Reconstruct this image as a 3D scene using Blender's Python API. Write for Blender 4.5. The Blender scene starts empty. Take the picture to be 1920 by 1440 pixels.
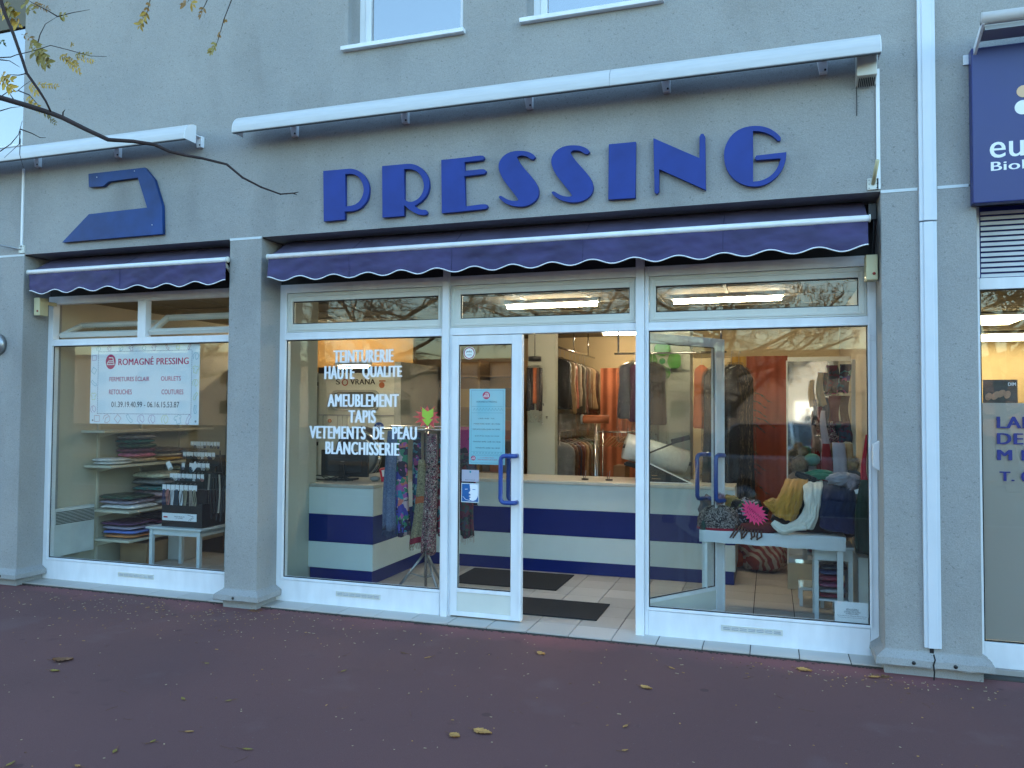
import bpy, bmesh, math, random
from mathutils import Vector, Matrix, noise
R = math.radians
S = bpy.context.scene
COL = S.collection
rnd = random.Random(7)

# ------------------------------------------------------------------ camera
CAM = Vector((0.0, -5.5266, 1.5815)); YAW, PITCH, ROLL, FPX = .3168, .0328, .0057, 1475.84
_cy, _sy, _cp, _sp = math.cos(YAW), math.sin(YAW), math.cos(PITCH), math.sin(PITCH)
FW = Vector((-_sy*_cp, _cy*_cp, _sp)); _r = Vector((_cy, _sy, 0)); _u = _r.cross(FW)
RT = math.cos(ROLL)*_r + math.sin(ROLL)*_u; UP = -math.sin(ROLL)*_r + math.cos(ROLL)*_u
cam = bpy.data.objects.new('camera', bpy.data.cameras.new('camera')); COL.objects.link(cam)
m = Matrix((RT, UP, -FW)).transposed().to_4x4(); m.translation = CAM; cam.matrix_world = m
cam.data.sensor_width = 36; cam.data.lens = 36*FPX/1920; cam.data.clip_end = 500; cam.data.clip_start = .05
S.camera = cam
# ------------------------------------------------------------------ sky, sun, exposure
SUN_EL, SUN_AZ = 5.0, 312.0            # low evening sun behind the shop building, the whole street in its shade (azimuth from +Y, clockwise)
W = bpy.data.worlds.new('World'); S.world = W; W.use_nodes = True
nt = W.node_tree; nt.nodes.clear()
sky = nt.nodes.new('ShaderNodeTexSky'); sky.sky_type = 'NISHITA'; sky.sun_disc = False
sky.sun_elevation = R(SUN_EL); sky.sun_rotation = R(SUN_AZ); sky.altitude = 100; sky.air_density = 1.0; sky.dust_density = 1.2; sky.ozone_density = 2.1
bg = nt.nodes.new('ShaderNodeBackground'); bg.inputs[1].default_value = .15
wo = nt.nodes.new('ShaderNodeOutputWorld')
nt.links.new(sky.outputs[0], bg.inputs[0]); nt.links.new(bg.outputs[0], wo.inputs[0])
sl = bpy.data.lights.new('sun', 'SUN'); sl.energy = .3; sl.angle = R(12); sl.color = (1, .82, .62)
so = bpy.data.objects.new('sun', sl); COL.objects.link(so)
sd = Vector((math.sin(R(SUN_AZ))*math.cos(R(SUN_EL)), math.cos(R(SUN_AZ))*math.cos(R(SUN_EL)), math.sin(R(SUN_EL))))
so.rotation_euler = sd.to_track_quat('Z', 'Y').to_euler(); so.location = (0, -3, 12)
S.view_settings.view_transform = 'Standard'; S.view_settings.look = 'None'; S.view_settings.gamma = 1
S.view_settings.use_curve_mapping = False; S.view_settings.exposure = 3.45
S.render.engine = 'CYCLES'; S.cycles.max_bounces = 10; S.cycles.transparent_max_bounces = 24
S.cycles.glossy_bounces = 5; S.cycles.caustics_reflective = False; S.cycles.caustics_refractive = False

# ------------------------------------------------------------------ helpers
def at(px, py, y=None, z=None, x=None):
    """world point on a known plane for a measured point of the survey photo (1920 x 1440)"""
    d = FW*FPX + RT*(px-960) - UP*(py-720)
    t = (y-CAM.y)/d.y if y is not None else (z-CAM.z)/d.z if z is not None else (x-CAM.x)/d.x
    return CAM + t*d
WL = {}
def tag(o, label=None, cat=None, group=None, kind=None):
    if label: o['label'] = label
    if cat: o['category'] = cat
    if group: o['group'] = group
    if kind: o['kind'] = kind
    return o
def thing(name, label, cat, loc=(0, 0, 0), group=None):
    o = bpy.data.objects.new(name, None); COL.objects.link(o); o.location = loc; o.empty_display_size = .1
    WL[o.name] = Vector(loc); return tag(o, label, cat, group)
def link(name, me, parent=None, loc=None):
    o = bpy.data.objects.new(name, me); COL.objects.link(o)
    if parent is not None:
        o.parent = parent; off = WL[parent.name]
    else:
        off = Vector(loc) if loc is not None else Vector((0, 0, 0)); o.location = off
    WL[o.name] = off
    return o, off
def copy_tree(o, parent=None, loc=None, rotz=None):
    c = o.copy(); COL.objects.link(c); WL[c.name] = WL.get(o.name, Vector((0, 0, 0)))
    if parent is not None: c.parent = parent
    if loc is not None: c.location = loc; WL[c.name] = Vector(loc)
    if rotz is not None: c.rotation_euler = (0, 0, rotz)
    for ch in o.children: copy_tree(ch, c)
    return c
class G:
    def __init__(s): s.v = []; s.f = []; s.mi = []; s.cur = 0; s.sm = []; s.smooth = False
    def _add(s, vs, fs):
        n = len(s.v); s.v += [Vector(v) for v in vs]
        for f in fs: s.f.append([i+n for i in f]); s.mi.append(s.cur); s.sm.append(s.smooth)
    def box(s, x0, x1, y0, y1, z0, z1):
        if x0 > x1: x0, x1 = x1, x0
        if y0 > y1: y0, y1 = y1, y0
        if z0 > z1: z0, z1 = z1, z0
        s._add([(x0,y0,z0),(x1,y0,z0),(x1,y1,z0),(x0,y1,z0),(x0,y0,z1),(x1,y0,z1),(x1,y1,z1),(x0,y1,z1)],
               [(0,3,2,1),(4,5,6,7),(0,1,5,4),(1,2,6,5),(2,3,7,6),(3,0,4,7)]); return s
    def obox(s, c, ax, ay, az):   # centre and three half-axis vectors
        c, ax, ay, az = map(Vector, (c, ax, ay, az))
        P = [c+i*ax+j*ay+k*az for k in (-1, 1) for i, j in ((-1,-1),(1,-1),(1,1),(-1,1))]
        s._add(P, [(0,3,2,1),(4,5,6,7),(0,1,5,4),(1,2,6,5),(2,3,7,6),(3,0,4,7)]); return s
    def tube(s, pts, r, n=8, cap=True):
        pts = [Vector(p) for p in pts]; rs = r if isinstance(r, (list, tuple)) else [r]*len(pts)
        rings = []; prev = None
        for i, p in enumerate(pts):
            t = (pts[min(i+1, len(pts)-1)]-pts[max(i-1, 0)]).normalized()
            if prev is None:
                a = t.cross(Vector((0, 0, 1)));
                if a.length < .05: a = t.cross(Vector((1, 0, 0)))
            else: a = prev - t*prev.dot(t)
            a.normalize(); prev = a; b = t.cross(a)
            rings.append([p+(a*math.cos(2*math.pi*k/n)+b*math.sin(2*math.pi*k/n))*rs[i] for k in range(n)])
        sm = s.smooth; s.smooth = True; s.rings(rings, cap); s.smooth = sm; return s
    def rings(s, rings, cap=True):
        n = len(rings[0]); vs = [v for r in rings for v in r]; fs = []
        for i in range(len(rings)-1):
            for k in range(n):
                a, b = i*n+k, i*n+(k+1) % n; fs.append((a, b, b+n, a+n))
        if cap: fs.append(tuple(range(n))[::-1]); fs.append(tuple((len(rings)-1)*n+k for k in range(n)))
        s._add(vs, fs); return s
    def grid(s, fn, nu, nv):
        vs = [fn(i/nu, j/nv) for j in range(nv+1) for i in range(nu+1)]; w = nu+1
        s._add(vs, [(j*w+i, j*w+i+1, (j+1)*w+i+1, (j+1)*w+i) for j in range(nv) for i in range(nu)]); return s
    def quad(s, a, b, c, d): s._add([a, b, c, d], [(0, 1, 2, 3)]); return s
    def prism(s, pts, y0, y1):    # polygon of (x, z), convex, extruded along y
        n = len(pts); vs = [(x, y0, z) for x, z in pts]+[(x, y1, z) for x, z in pts]
        s._add(vs, [tuple(range(n)), tuple(range(n, 2*n))[::-1]]+[(i, i+n, (i+1) % n+n, (i+1) % n) for i in range(n)]); return s
    def prismx(s, pts, x0, x1):   # polygon of (y, z) extruded along x
        n = len(pts); vs = [(x0, y, z) for y, z in pts]+[(x1, y, z) for y, z in pts]
        s._add(vs, [tuple(range(n))[::-1], tuple(range(n, 2*n))]+[(i, (i+1) % n, (i+1) % n+n, i+n) for i in range(n)]); return s
    def cyl(s, c, axis, r, h, n=20, r2=None):
        c = Vector(c); a = Vector(axis).normalized(); s.tube([c, c+a*h], [r, r if r2 is None else r2], n); return s
    def ball(s, c, r, nu=14, nv=9, amp=0, fr=8, seed=0):
        c = Vector(c); rr = Vector((r, r, r)) if not isinstance(r, (tuple, list)) else Vector(r); sm = s.smooth; s.smooth = True
        rings = []
        for j in range(nv+1):
            t = -math.pi/2+math.pi*(.02+.96*j/nv)
            rg = []
            for i in range(nu):
                a = 2*math.pi*i/nu; d = Vector((math.cos(a)*math.cos(t), math.sin(a)*math.cos(t), math.sin(t)))
                k = 1+amp*noise.noise(d*fr+Vector((seed, seed*2, 0)))
                rg.append(c+Vector((d.x*rr.x, d.y*rr.y, d.z*rr.z))*k)
            rings.append(rg)
        s.rings(rings); s.smooth = sm; return s
    def frame(s, x0, x1, z0, z1, wl, wr, wb, wt, y0, y1):   # rectangular frame of four butted bars
        s.box(x0, x0+wl, y0, y1, z0, z1); s.box(x1-wr, x1, y0, y1, z0, z1)
        s.box(x0+wl, x1-wr, y0, y1, z0, z0+wb); s.box(x0+wl, x1-wr, y0, y1, z1-wt, z1); return s
    def ribbon(s, pts, w, y):     # flat line of (x, z) points in a vertical plane
        for (x0, z0), (x1, z1) in zip(pts, pts[1:]):
            d = Vector((x1-x0, 0, z1-z0)); L = d.length
            if L < 1e-6: continue
            nn = Vector((-d.z, 0, d.x))/L*w/2; e = d/L*w*.3
            a = Vector((x0, y, z0))-e; b = Vector((x1, y, z1))+e
            s._add([a-nn, b-nn, b+nn, a+nn], [(0, 1, 2, 3)])
        return s
    def build(s, name, mat, parent=None, loc=None, bev=0, label=None, cat=None, group=None, kind=None, xf=None, segs=2):
        me = bpy.data.meshes.new(name)
        o, off = link(name, me, parent, loc)
        vs = [xf @ v for v in s.v] if xf is not None else s.v
        me.from_pydata([v-off for v in vs], [], s.f)
        for mm in (mat if isinstance(mat, (list, tuple)) else [mat]): me.materials.append(mm)
        me.polygons.foreach_set('material_index', s.mi); me.polygons.foreach_set('use_smooth', s.sm); me.update()
        if bev:
            b = o.modifiers.new('bevel', 'BEVEL'); b.width = bev; b.segments = segs; b.limit_method = 'ANGLE'; b.angle_limit = R(40)
        return tag(o, label, cat, group, kind)

# ------------------------------------------------------------------ materials
MC = {}
def N(nt, t, **k):
    n = nt.nodes.new(t)
    for a, b in k.items(): setattr(n, a, b)
    return n
def pm(name, col, rough=.5, metal=0, var=.08, vs=6, bump=0, bs=80, spec=.5, emit=None, es=0, sheen=0, coat=0, col2=None, world=False, stretch=None):
    if name in MC: return MC[name]
    m = bpy.data.materials.new(name); m.use_nodes = True; nt = m.node_tree; b = nt.nodes['Principled BSDF']
    tc = N(nt, 'ShaderNodeNewGeometry').outputs['Position'] if world else N(nt, 'ShaderNodeTexCoord').outputs['Object']
    if stretch:
        mp = N(nt, 'ShaderNodeMapping'); mp.inputs['Scale'].default_value = stretch; nt.links.new(tc, mp.inputs[0]); tc = mp.outputs[0]
    n1 = N(nt, 'ShaderNodeTexNoise'); n1.inputs['Scale'].default_value = vs; n1.inputs['Detail'].default_value = 6; nt.links.new(tc, n1.inputs['Vector'])
    rp = N(nt, 'ShaderNodeValToRGB'); rp.color_ramp.elements[0].position = .3; rp.color_ramp.elements[1].position = .7
    c2 = col2 or tuple(min(1, c*(1+var)) for c in col); c1 = col if col2 else tuple(c*(1-var) for c in col)
    rp.color_ramp.elements[0].color = (*c1, 1); rp.color_ramp.elements[1].color = (*c2, 1)
    nt.links.new(n1.outputs[0], rp.inputs[0]); nt.links.new(rp.outputs[0], b.inputs['Base Color'])
    rm = N(nt, 'ShaderNodeMapRange'); rm.inputs[3].default_value = max(0, rough-.06); rm.inputs[4].default_value = min(1, rough+.06)
    nt.links.new(n1.outputs[0], rm.inputs[0]); nt.links.new(rm.outputs[0], b.inputs['Roughness'])
    b.inputs['Metallic'].default_value = metal; b.inputs['Specular IOR Level'].default_value = spec
    b.inputs['Sheen Weight'].default_value = sheen; b.inputs['Coat Weight'].default_value = coat
    if bump:
        n2 = N(nt, 'ShaderNodeTexNoise'); n2.inputs['Scale'].default_value = bs; n2.inputs['Detail'].default_value = 4; nt.links.new(tc, n2.inputs['Vector'])
        bp = N(nt, 'ShaderNodeBump'); bp.inputs['Strength'].default_value = min(1, bump); bp.inputs['Distance'].default_value = .003*max(1, bump)
        nt.links.new(n2.outputs[0], bp.inputs['Height']); nt.links.new(bp.outputs[0], b.inputs['Normal'])
    if emit: b.inputs['Emission Color'].default_value = (*emit, 1); b.inputs['Emission Strength'].default_value = es
    MC[name] = m; return m
def glass_mat(name, tint=(.93, .97, .95), ior=1.5, rough=0.0, boost=1.0, wave=0):
    m = bpy.data.materials.new(name); m.use_nodes = True; nt = m.node_tree; nt.nodes.clear()
    o = N(nt, 'ShaderNodeOutputMaterial'); mx = N(nt, 'ShaderNodeMixShader'); tr = N(nt, 'ShaderNodeBsdfTransparent'); gl = N(nt, 'ShaderNodeBsdfGlossy')
    f0 = ((ior-1)/(ior+1))**2
    ge = N(nt, 'ShaderNodeNewGeometry'); dt = N(nt, 'ShaderNodeVectorMath', operation='DOT_PRODUCT'); nt.links.new(ge.outputs['Incoming'], dt.inputs[0]); nt.links.new(ge.outputs['Normal'], dt.inputs[1])
    ab = N(nt, 'ShaderNodeMath', operation='ABSOLUTE'); nt.links.new(dt.outputs['Value'], ab.inputs[0])
    su = N(nt, 'ShaderNodeMath', operation='SUBTRACT', use_clamp=True); su.inputs[0].default_value = 1; nt.links.new(ab.outputs[0], su.inputs[1])
    pw = N(nt, 'ShaderNodeMath', operation='POWER'); nt.links.new(su.outputs[0], pw.inputs[0]); pw.inputs[1].default_value = 5
    fr = N(nt, 'ShaderNodeMath', operation='MULTIPLY_ADD'); nt.links.new(pw.outputs[0], fr.inputs[0]); fr.inputs[1].default_value = 1-f0; fr.inputs[2].default_value = f0
    tr.inputs[0].default_value = (*tint, 1); gl.inputs['Roughness'].default_value = rough
    mt = N(nt, 'ShaderNodeMath', operation='MULTIPLY'); mt.inputs[1].default_value = boost; mt.use_clamp = True
    nt.links.new(fr.outputs[0], mt.inputs[0]); nt.links.new(mt.outputs[0], mx.inputs[0]); nt.links.new(tr.outputs[0], mx.inputs[1]); nt.links.new(gl.outputs[0], mx.inputs[2]); nt.links.new(mx.outputs[0], o.inputs[0])
    if wave:
        tc = N(nt, 'ShaderNodeTexCoord'); n2 = N(nt, 'ShaderNodeTexNoise'); n2.inputs['Scale'].default_value = wave[0]; bp = N(nt, 'ShaderNodeBump'); bp.inputs['Strength'].default_value = wave[1]; bp.inputs['Distance'].default_value = wave[2]
        nt.links.new(tc.outputs['Object'], n2.inputs['Vector']); nt.links.new(n2.outputs[0], bp.inputs['Height']); nt.links.new(bp.outputs[0], gl.inputs['Normal']); nt.links.new(bp.outputs[0], dt.inputs[1])
    return m
def pattern(name, cols, scale=18, kind='VORONOI', rough=.85, bump=.3):
    """cloth with a printed pattern: cells or bands picked from a list of colours"""
    m = bpy.data.materials.new(name); m.use_nodes = True; nt = m.node_tree; b = nt.nodes['Principled BSDF']
    tc = N(nt, 'ShaderNodeTexCoord').outputs['Object']
    if kind == 'VORONOI':
        n0 = N(nt, 'ShaderNodeTexNoise'); n0.inputs['Scale'].default_value = scale*.7; nt.links.new(tc, n0.inputs['Vector'])
        mixv = N(nt, 'ShaderNodeMix', data_type='RGBA'); mixv.inputs[0].default_value = .18; nt.links.new(tc, mixv.inputs[6]); nt.links.new(n0.outputs[1], mixv.inputs[7])
        v = N(nt, 'ShaderNodeTexVoronoi'); v.inputs['Scale'].default_value = scale; nt.links.new(mixv.outputs[2], v.inputs['Vector'])
        sp = N(nt, 'ShaderNodeSeparateColor'); nt.links.new(v.outputs['Color'], sp.inputs[0]); src = sp.outputs[0]
    elif kind == 'NOISE':
        v = N(nt, 'ShaderNodeTexNoise'); v.inputs['Scale'].default_value = scale; v.inputs['Detail'].default_value = 3; v.inputs['Distortion'].default_value = 1.5; nt.links.new(tc, v.inputs['Vector'])
        mr = N(nt, 'ShaderNodeMapRange'); mr.inputs[1].default_value = .3; mr.inputs[2].default_value = .7; nt.links.new(v.outputs[0], mr.inputs[0]); src = mr.outputs[0]
    else:
        v = N(nt, 'ShaderNodeTexWave'); v.bands_direction = kind; v.inputs['Scale'].default_value = scale; v.inputs['Distortion'].default_value = 3; v.inputs['Detail Scale'].default_value = .6; nt.links.new(tc, v.inputs['Vector']); src = v.outputs[1]
    rp = N(nt, 'ShaderNodeValToRGB'); rp.color_ramp.interpolation = 'CONSTANT'
    while len(rp.color_ramp.elements) < len(cols): rp.color_ramp.elements.new(.5)
    for i, c in enumerate(cols): rp.color_ramp.elements[i].position = i/len(cols); rp.color_ramp.elements[i].color = (*c, 1)
    nt.links.new(src, rp.inputs[0]); nt.links.new(rp.outputs[0], b.inputs['Base Color']); b.inputs['Roughness'].default_value = rough
    n2 = N(nt, 'ShaderNodeTexNoise'); n2.inputs['Scale'].default_value = 90; nt.links.new(tc, n2.inputs['Vector'])
    bp = N(nt, 'ShaderNodeBump'); bp.inputs['Strength'].default_value = bump; bp.inputs['Distance'].default_value = .004; nt.links.new(n2.outputs[0], bp.inputs['Height']); nt.links.new(bp.outputs[0], b.inputs['Normal'])
    return m

def stucco():
    m = bpy.data.materials.new('grey_render'); m.use_nodes = True; nt = m.node_tree; b = nt.nodes['Principled BSDF']
    tc = N(nt, 'ShaderNodeNewGeometry').outputs['Position']
    def noi(s, d=5, st=None):
        n = N(nt, 'ShaderNodeTexNoise'); n.inputs['Scale'].default_value = s; n.inputs['Detail'].default_value = d
        if st:
            mp = N(nt, 'ShaderNodeMapping'); mp.inputs['Scale'].default_value = st; nt.links.new(tc, mp.inputs[0]); nt.links.new(mp.outputs[0], n.inputs['Vector'])
        else: nt.links.new(tc, n.inputs['Vector'])
        return n.outputs[0]
    def ramp(src, p0, c0, p1, c1):
        r = N(nt, 'ShaderNodeValToRGB'); e = r.color_ramp.elements; e[0].position = p0; e[1].position = p1; e[0].color = (*c0, 1); e[1].color = (*c1, 1); nt.links.new(src, r.inputs[0]); return r.outputs[0]
    def mix(t, f, a, c):
        x = N(nt, 'ShaderNodeMix', data_type='RGBA', blend_type=t)
        for i, v in ((0, f), (6, a), (7, c)):
            if isinstance(v, (int, float)): x.inputs[i].default_value = v
            elif isinstance(v, tuple): x.inputs[i].default_value = (*v, 1)
            else: nt.links.new(v, x.inputs[i])
        return x.outputs[2]
    base = ramp(noi(1.3), .3, (.315, .318, .315), .72, (.365, .362, .352))
    sp = ramp(noi(60, 3), .27, (.6, .6, .6), .36, (1, 1, 1))             # small pits
    base = mix('MULTIPLY', .75, base, sp)
    gr = ramp(noi(190, 3), .35, (.86, .86, .86), .65, (1.1, 1.1, 1.1)); base = mix('MULTIPLY', .8, base, gr)
    st = ramp(noi(1.0, 7, (7, 7, .9)), .62, (0, 0, 0), .75, (1, 1, 1))    # pale run marks
    s2 = ramp(noi(2.0, 2), .52, (0, 0, 0), .68, (1, 1, 1)); st = mix('MULTIPLY', 1, st, s2)
    base = mix('MIX', mix('MULTIPLY', 1, st, (.6, .6, .6)), base, (.37, .39, .40))
    dk = ramp(noi(.8, 6, (3, 3, 1.4)), .5, (1, 1, 1), .8, (.76, .75, .74)); base = mix('MULTIPLY', .9, base, dk)
    nt.links.new(base, b.inputs['Base Color']); b.inputs['Roughness'].default_value = .9; b.inputs['Specular IOR Level'].default_value = .25
    bp = N(nt, 'ShaderNodeBump'); bp.inputs['Strength'].default_value = .55; bp.inputs['Distance'].default_value = .004
    nt.links.new(noi(120, 4), bp.inputs['Height'])
    bp2 = N(nt, 'ShaderNodeBump'); bp2.inputs['Strength'].default_value = .35; bp2.inputs['Distance'].default_value = .02
    nt.links.new(noi(9, 3), bp2.inputs['Height']); nt.links.new(bp2.outputs[0], bp.inputs['Normal']); nt.links.new(bp.outputs[0], b.inputs['Normal'])
    return m
def pavement_mat():
    m = bpy.data.materials.new('red_asphalt'); m.use_nodes = True; nt = m.node_tree; b = nt.nodes['Principled BSDF']
    geo = N(nt, 'ShaderNodeNewGeometry').outputs['Position']
    def noi(s, d=5, vec=geo):
        n = N(nt, 'ShaderNodeTexNoise'); n.inputs['Scale'].default_value = s; n.inputs['Detail'].default_value = d; nt.links.new(vec, n.inputs['Vector']); return n.outputs[0]
    def ramp(src, p0, c0, p1, c1):
        r = N(nt, 'ShaderNodeValToRGB'); e = r.color_ramp.elements; e[0].position = p0; e[1].position = p1; e[0].color = (*c0, 1); e[1].color = (*c1, 1); nt.links.new(src, r.inputs[0]); return r.outputs[0]
    def mix(t, f, a, c):
        x = N(nt, 'ShaderNodeMix', data_type='RGBA', blend_type=t)
        for i, v in ((0, f), (6, a), (7, c)):
            if isinstance(v, (int, float)): x.inputs[i].default_value = v
            elif isinstance(v, tuple): x.inputs[i].default_value = (*v, 1)
            else: nt.links.new(v, x.inputs[i])
        return x.outputs[2]
    base = ramp(noi(.7), .3, (.132, .064, .062), .7, (.170, .079, .075))
    base = mix('MULTIPLY', .8, base, ramp(noi(.35, 8), .45, (1, 1, 1), .75, (.78, .80, .82)))
    base = mix('MIX', mix('MULTIPLY', 1, ramp(noi(2.2, 8), .60, (0, 0, 0), .72, (1, 1, 1)), (.3, .3, .3)), base, (.20, .13, .13))
    # cleaner, redder strip along the wall foot where nobody walks
    sx = N(nt, 'ShaderNodeSeparateXYZ'); nt.links.new(geo, sx.inputs[0])
    ad = N(nt, 'ShaderNodeMath', operation='MULTIPLY_ADD'); nt.links.new(noi(1.6, 4), ad.inputs[0]); ad.inputs[1].default_value = .9; nt.links.new(sx.outputs[1], ad.inputs[2])
    base = mix('MIX', ramp(ad.outputs[0], -.35, (0, 0, 0), .25, (.45, .45, .45)), base, (.20, .082, .085))
    base = mix('MIX', ramp(ad.outputs[0], .0, (0, 0, 0), .28, (1, 1, 1)), base, (.22, .082, .085))
    grain = ramp(noi(260, 3), .35, (.75, .75, .76), .7, (1.3, 1.28, 1.28)); base = mix('MULTIPLY', .7, base, grain)
    blot = ramp(noi(7, 3), .66, (1, 1, 1), .74, (.62, .62, .64)); base = mix('MULTIPLY', .35, base, blot)
    v = N(nt, 'ShaderNodeTexVoronoi'); v.inputs['Scale'].default_value = 2.6; v.inputs['Randomness'].default_value = 1; nt.links.new(geo, v.inputs['Vector'])
    base = mix('MULTIPLY', .6, base, ramp(v.outputs['Distance'], .055, (.5, .5, .52), .075, (1, 1, 1)))   # old gum spots
    v2 = N(nt, 'ShaderNodeTexVoronoi'); v2.inputs['Scale'].default_value = 17; nt.links.new(geo, v2.inputs['Vector'])
    base = mix('MIX', ramp(v2.outputs['Distance'], .05, (.32, .32, .32), .075, (0, 0, 0)), base, (.22, .2, .2))
    nt.links.new(base, b.inputs['Base Color']); b.inputs['Roughness'].default_value = .82; b.inputs['Specular IOR Level'].default_value = .35
    bp = N(nt, 'ShaderNodeBump'); bp.inputs['Strength'].default_value = .6; bp.inputs['Distance'].default_value = .003; nt.links.new(noi(300, 3), bp.inputs['Height']); nt.links.new(bp.outputs[0], b.inputs['Normal'])
    return m
M_STUC = stucco(); M_PAVE = pavement_mat()
WHITE = pm('white_aluminium', (.74, .765, .80), .38, vs=2.2, bump=.05, bs=30, col2=(.83, .86, .90), world=True, stretch=(5, 5, 1.5))
WHITE2 = pm('cream_aluminium', (.66, .67, .62), .42, var=.04, vs=4)
HOOD = pm('white_hood_paint', (.56, .57, .58), .35, var=.05, vs=5, stretch=(1, 6, 6))
BLUE = pm('blue_letter_paint', (.017, .044, .26), .48, var=.16, vs=5, spec=.3)
BLUEI = pm('blue_iron_paint', (.011, .048, .19), .42, var=.3, vs=4, spec=.25)
HBLUE = pm('blue_handle', (.015, .06, .28), .32, var=.05, coat=.3)
AWN = pm('awning_canvas', (.045, .038, .118), .72, var=.32, vs=4, bump=.6, bs=7, stretch=(1, 2, 2))
AWN2 = pm('awning_canvas_worn', (.066, .055, .105), .8, var=.22, vs=6, bump=.4, bs=9)
BLACK = pm('black_plastic', (.012, .012, .014), .4, var=.2)
GASK = pm('black_gasket', (.01, .01, .01), .6)
DARKM = pm('dark_metal', (.05, .05, .055), .45, metal=.6)
CHROME = pm('chrome', (.6, .6, .6), .18, metal=1)
STEEL = pm('grey_steel', (.35, .36, .37), .35, metal=.8)
BEIGE = pm('beige_wall', (.52, .45, .34), .85, var=.05, vs=2, bump=.15, bs=40)
SAND = pm('sand_wall', (.50, .40, .24), .85, var=.06, vs=2)
GREYW = pm('grey_green_wall', (.40, .42, .36), .7, var=.05, vs=3)
ORANGE = pm('salmon_wall', (.55, .15, .055), .8, var=.14, vs=3, stretch=(6, 6, .5))
OCHRE = pm('ochre_panel', (.42, .23, .05), .8, var=.1)
CREAMB = pm('yellowed_plastic', (.55, .50, .30), .5, var=.06)
LAMW = pm('white_laminate', (.62, .72, .74), .3, var=.02)
LAMB = pm('blue_laminate', (.004, .018, .16), .3, var=.06)
MATT = pm('door_mat', (.018, .018, .02), .95, var=.5, vs=120, bump=1, bs=220)
CARD = pm('cardboard', (.33, .21, .11), .85, var=.08, vs=10)
PAPER = pm('white_paper', (.82, .86, .92), .7, var=.01)
PINKT = pm('magenta_ink', (.50, .02, .13), .6); DARKT = pm('navy_ink', (.02, .04, .08), .6); LETW = pm('white_vinyl', (.84, .87, .91), .5, var=.01)
GROUT = pm('dark_grout', (.06, .055, .05), .9); JOINT = pm('white_joint', (.62, .68, .72), .6)
PANE = glass_mat('window_glass', (.95, .97, .96), 1.52, boost=1.08)
PANE_UP = glass_mat('upper_window_glass', (.35, .38, .4), 2.6, boost=2.4, wave=(1.2, .3, .01))
FILM = glass_mat('clear_plastic_film', (.96, .96, .955), 1.5, rough=.12, boost=1.0, wave=(26, 1, .03))
FILMD = glass_mat('loose_plastic_film', (.95, .95, .94), 1.55, rough=.1, boost=1.2, wave=(22, 1, .05))
MIRROR = pm('mirror_silver', (.82, .85, .84), .02, metal=1, var=.0)
def tube_light(name, col, s): return pm(name, (.9, .9, .9), .5, emit=col, es=s)
GLOW = tube_light('fluorescent_tube', (1, .82, .55), 9)

# ------------------------------------------------------------------ text, plates
def text_mesh(body, spacing=1.0):
    cu = bpy.data.curves.new('t', 'FONT'); cu.body = body; cu.size = 1; cu.space_character = spacing; cu.resolution_u = 4
    ob = bpy.data.objects.new('t', cu); COL.objects.link(ob); bpy.context.view_layer.update()
    me = bpy.data.meshes.new_from_object(ob.evaluated_get(bpy.context.evaluated_depsgraph_get()))
    bpy.data.objects.remove(ob); bpy.data.curves.remove(cu); return me
def text(body, x0, x1, z0, z1, y, mat, parent=None, loc=None, bold=0, name='lettering', xf=None, **kw):
    """flat lettering fitted to a rectangle of a vertical plane that faces the street; bold = stroke thickening in letter heights"""
    src = text_mesh(body, 1+bold*1.6); co = [v.co.copy() for v in src.vertices]; fs = [tuple(p.vertices) for p in src.polygons]; bpy.data.meshes.remove(src)
    a, b = min(v.x for v in co), max(v.x for v in co); c, d = min(v.y for v in co), max(v.y for v in co)
    H = z1-z0; dx = bold*H; me = bpy.data.meshes.new(name); o, off = link(name, me, parent, loc)
    vs = []; ff = []
    for i, (sx_, sz_) in enumerate([(0, 0)] if not bold else [(-1, 0), (-.33, .2), (.33, -.2), (1, 0)]):
        n = len(vs)
        for v in co:
            u = (v.x-a)/max(1e-6, b-a); w = (v.y-c)/max(1e-6, d-c)
            p = Vector((x0+dx+(x1-x0-2*dx)*u+sx_*dx, y-.00012*i, z0+H*w+sz_*dx*.3))
            vs.append((xf @ p if xf is not None else p)-off)
        ff += [tuple(k+n for k in f) for f in fs]
    me.from_pydata(vs, [], ff); me.materials.append(mat); return tag(o, **kw)
def plate(name, loops, y, depth, mat, parent=None, loc=None, bev=0, **kw):
    """flat plate cut to an outline (first loop) with holes (other loops), given as (x, z) points"""
    cu = bpy.data.curves.new(name, 'CURVE'); cu.dimensions = '2D'; cu.fill_mode = 'BOTH'; cu.extrude = depth/2; cu.bevel_depth = bev; cu.bevel_resolution = 1
    for lp in loops:
        sp = cu.splines.new('POLY'); sp.points.add(len(lp)-1)
        for i, (x, z) in enumerate(lp): sp.points[i].co = (x, z, 0, 1)
        sp.use_cyclic_u = True
    ob = bpy.data.objects.new('t', cu); COL.objects.link(ob); bpy.context.view_layer.update()
    me = bpy.data.meshes.new_from_object(ob.evaluated_get(bpy.context.evaluated_depsgraph_get())); bpy.data.objects.remove(ob); bpy.data.curves.remove(cu)
    me.name = name
    o, off = link(name, me, parent, loc)
    for v in me.vertices: v.co = Vector((v.co.x, y+depth/2-v.co.z, v.co.y))-off
    me.materials.clear(); me.materials.append(mat); return tag(o, **kw)
def circ(cx, cz, r, n=24, rz=None): return [(cx+r*math.cos(2*math.pi*k/n), cz+(rz or r)*math.sin(2*math.pi*k/n)) for k in range(n)]
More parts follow.
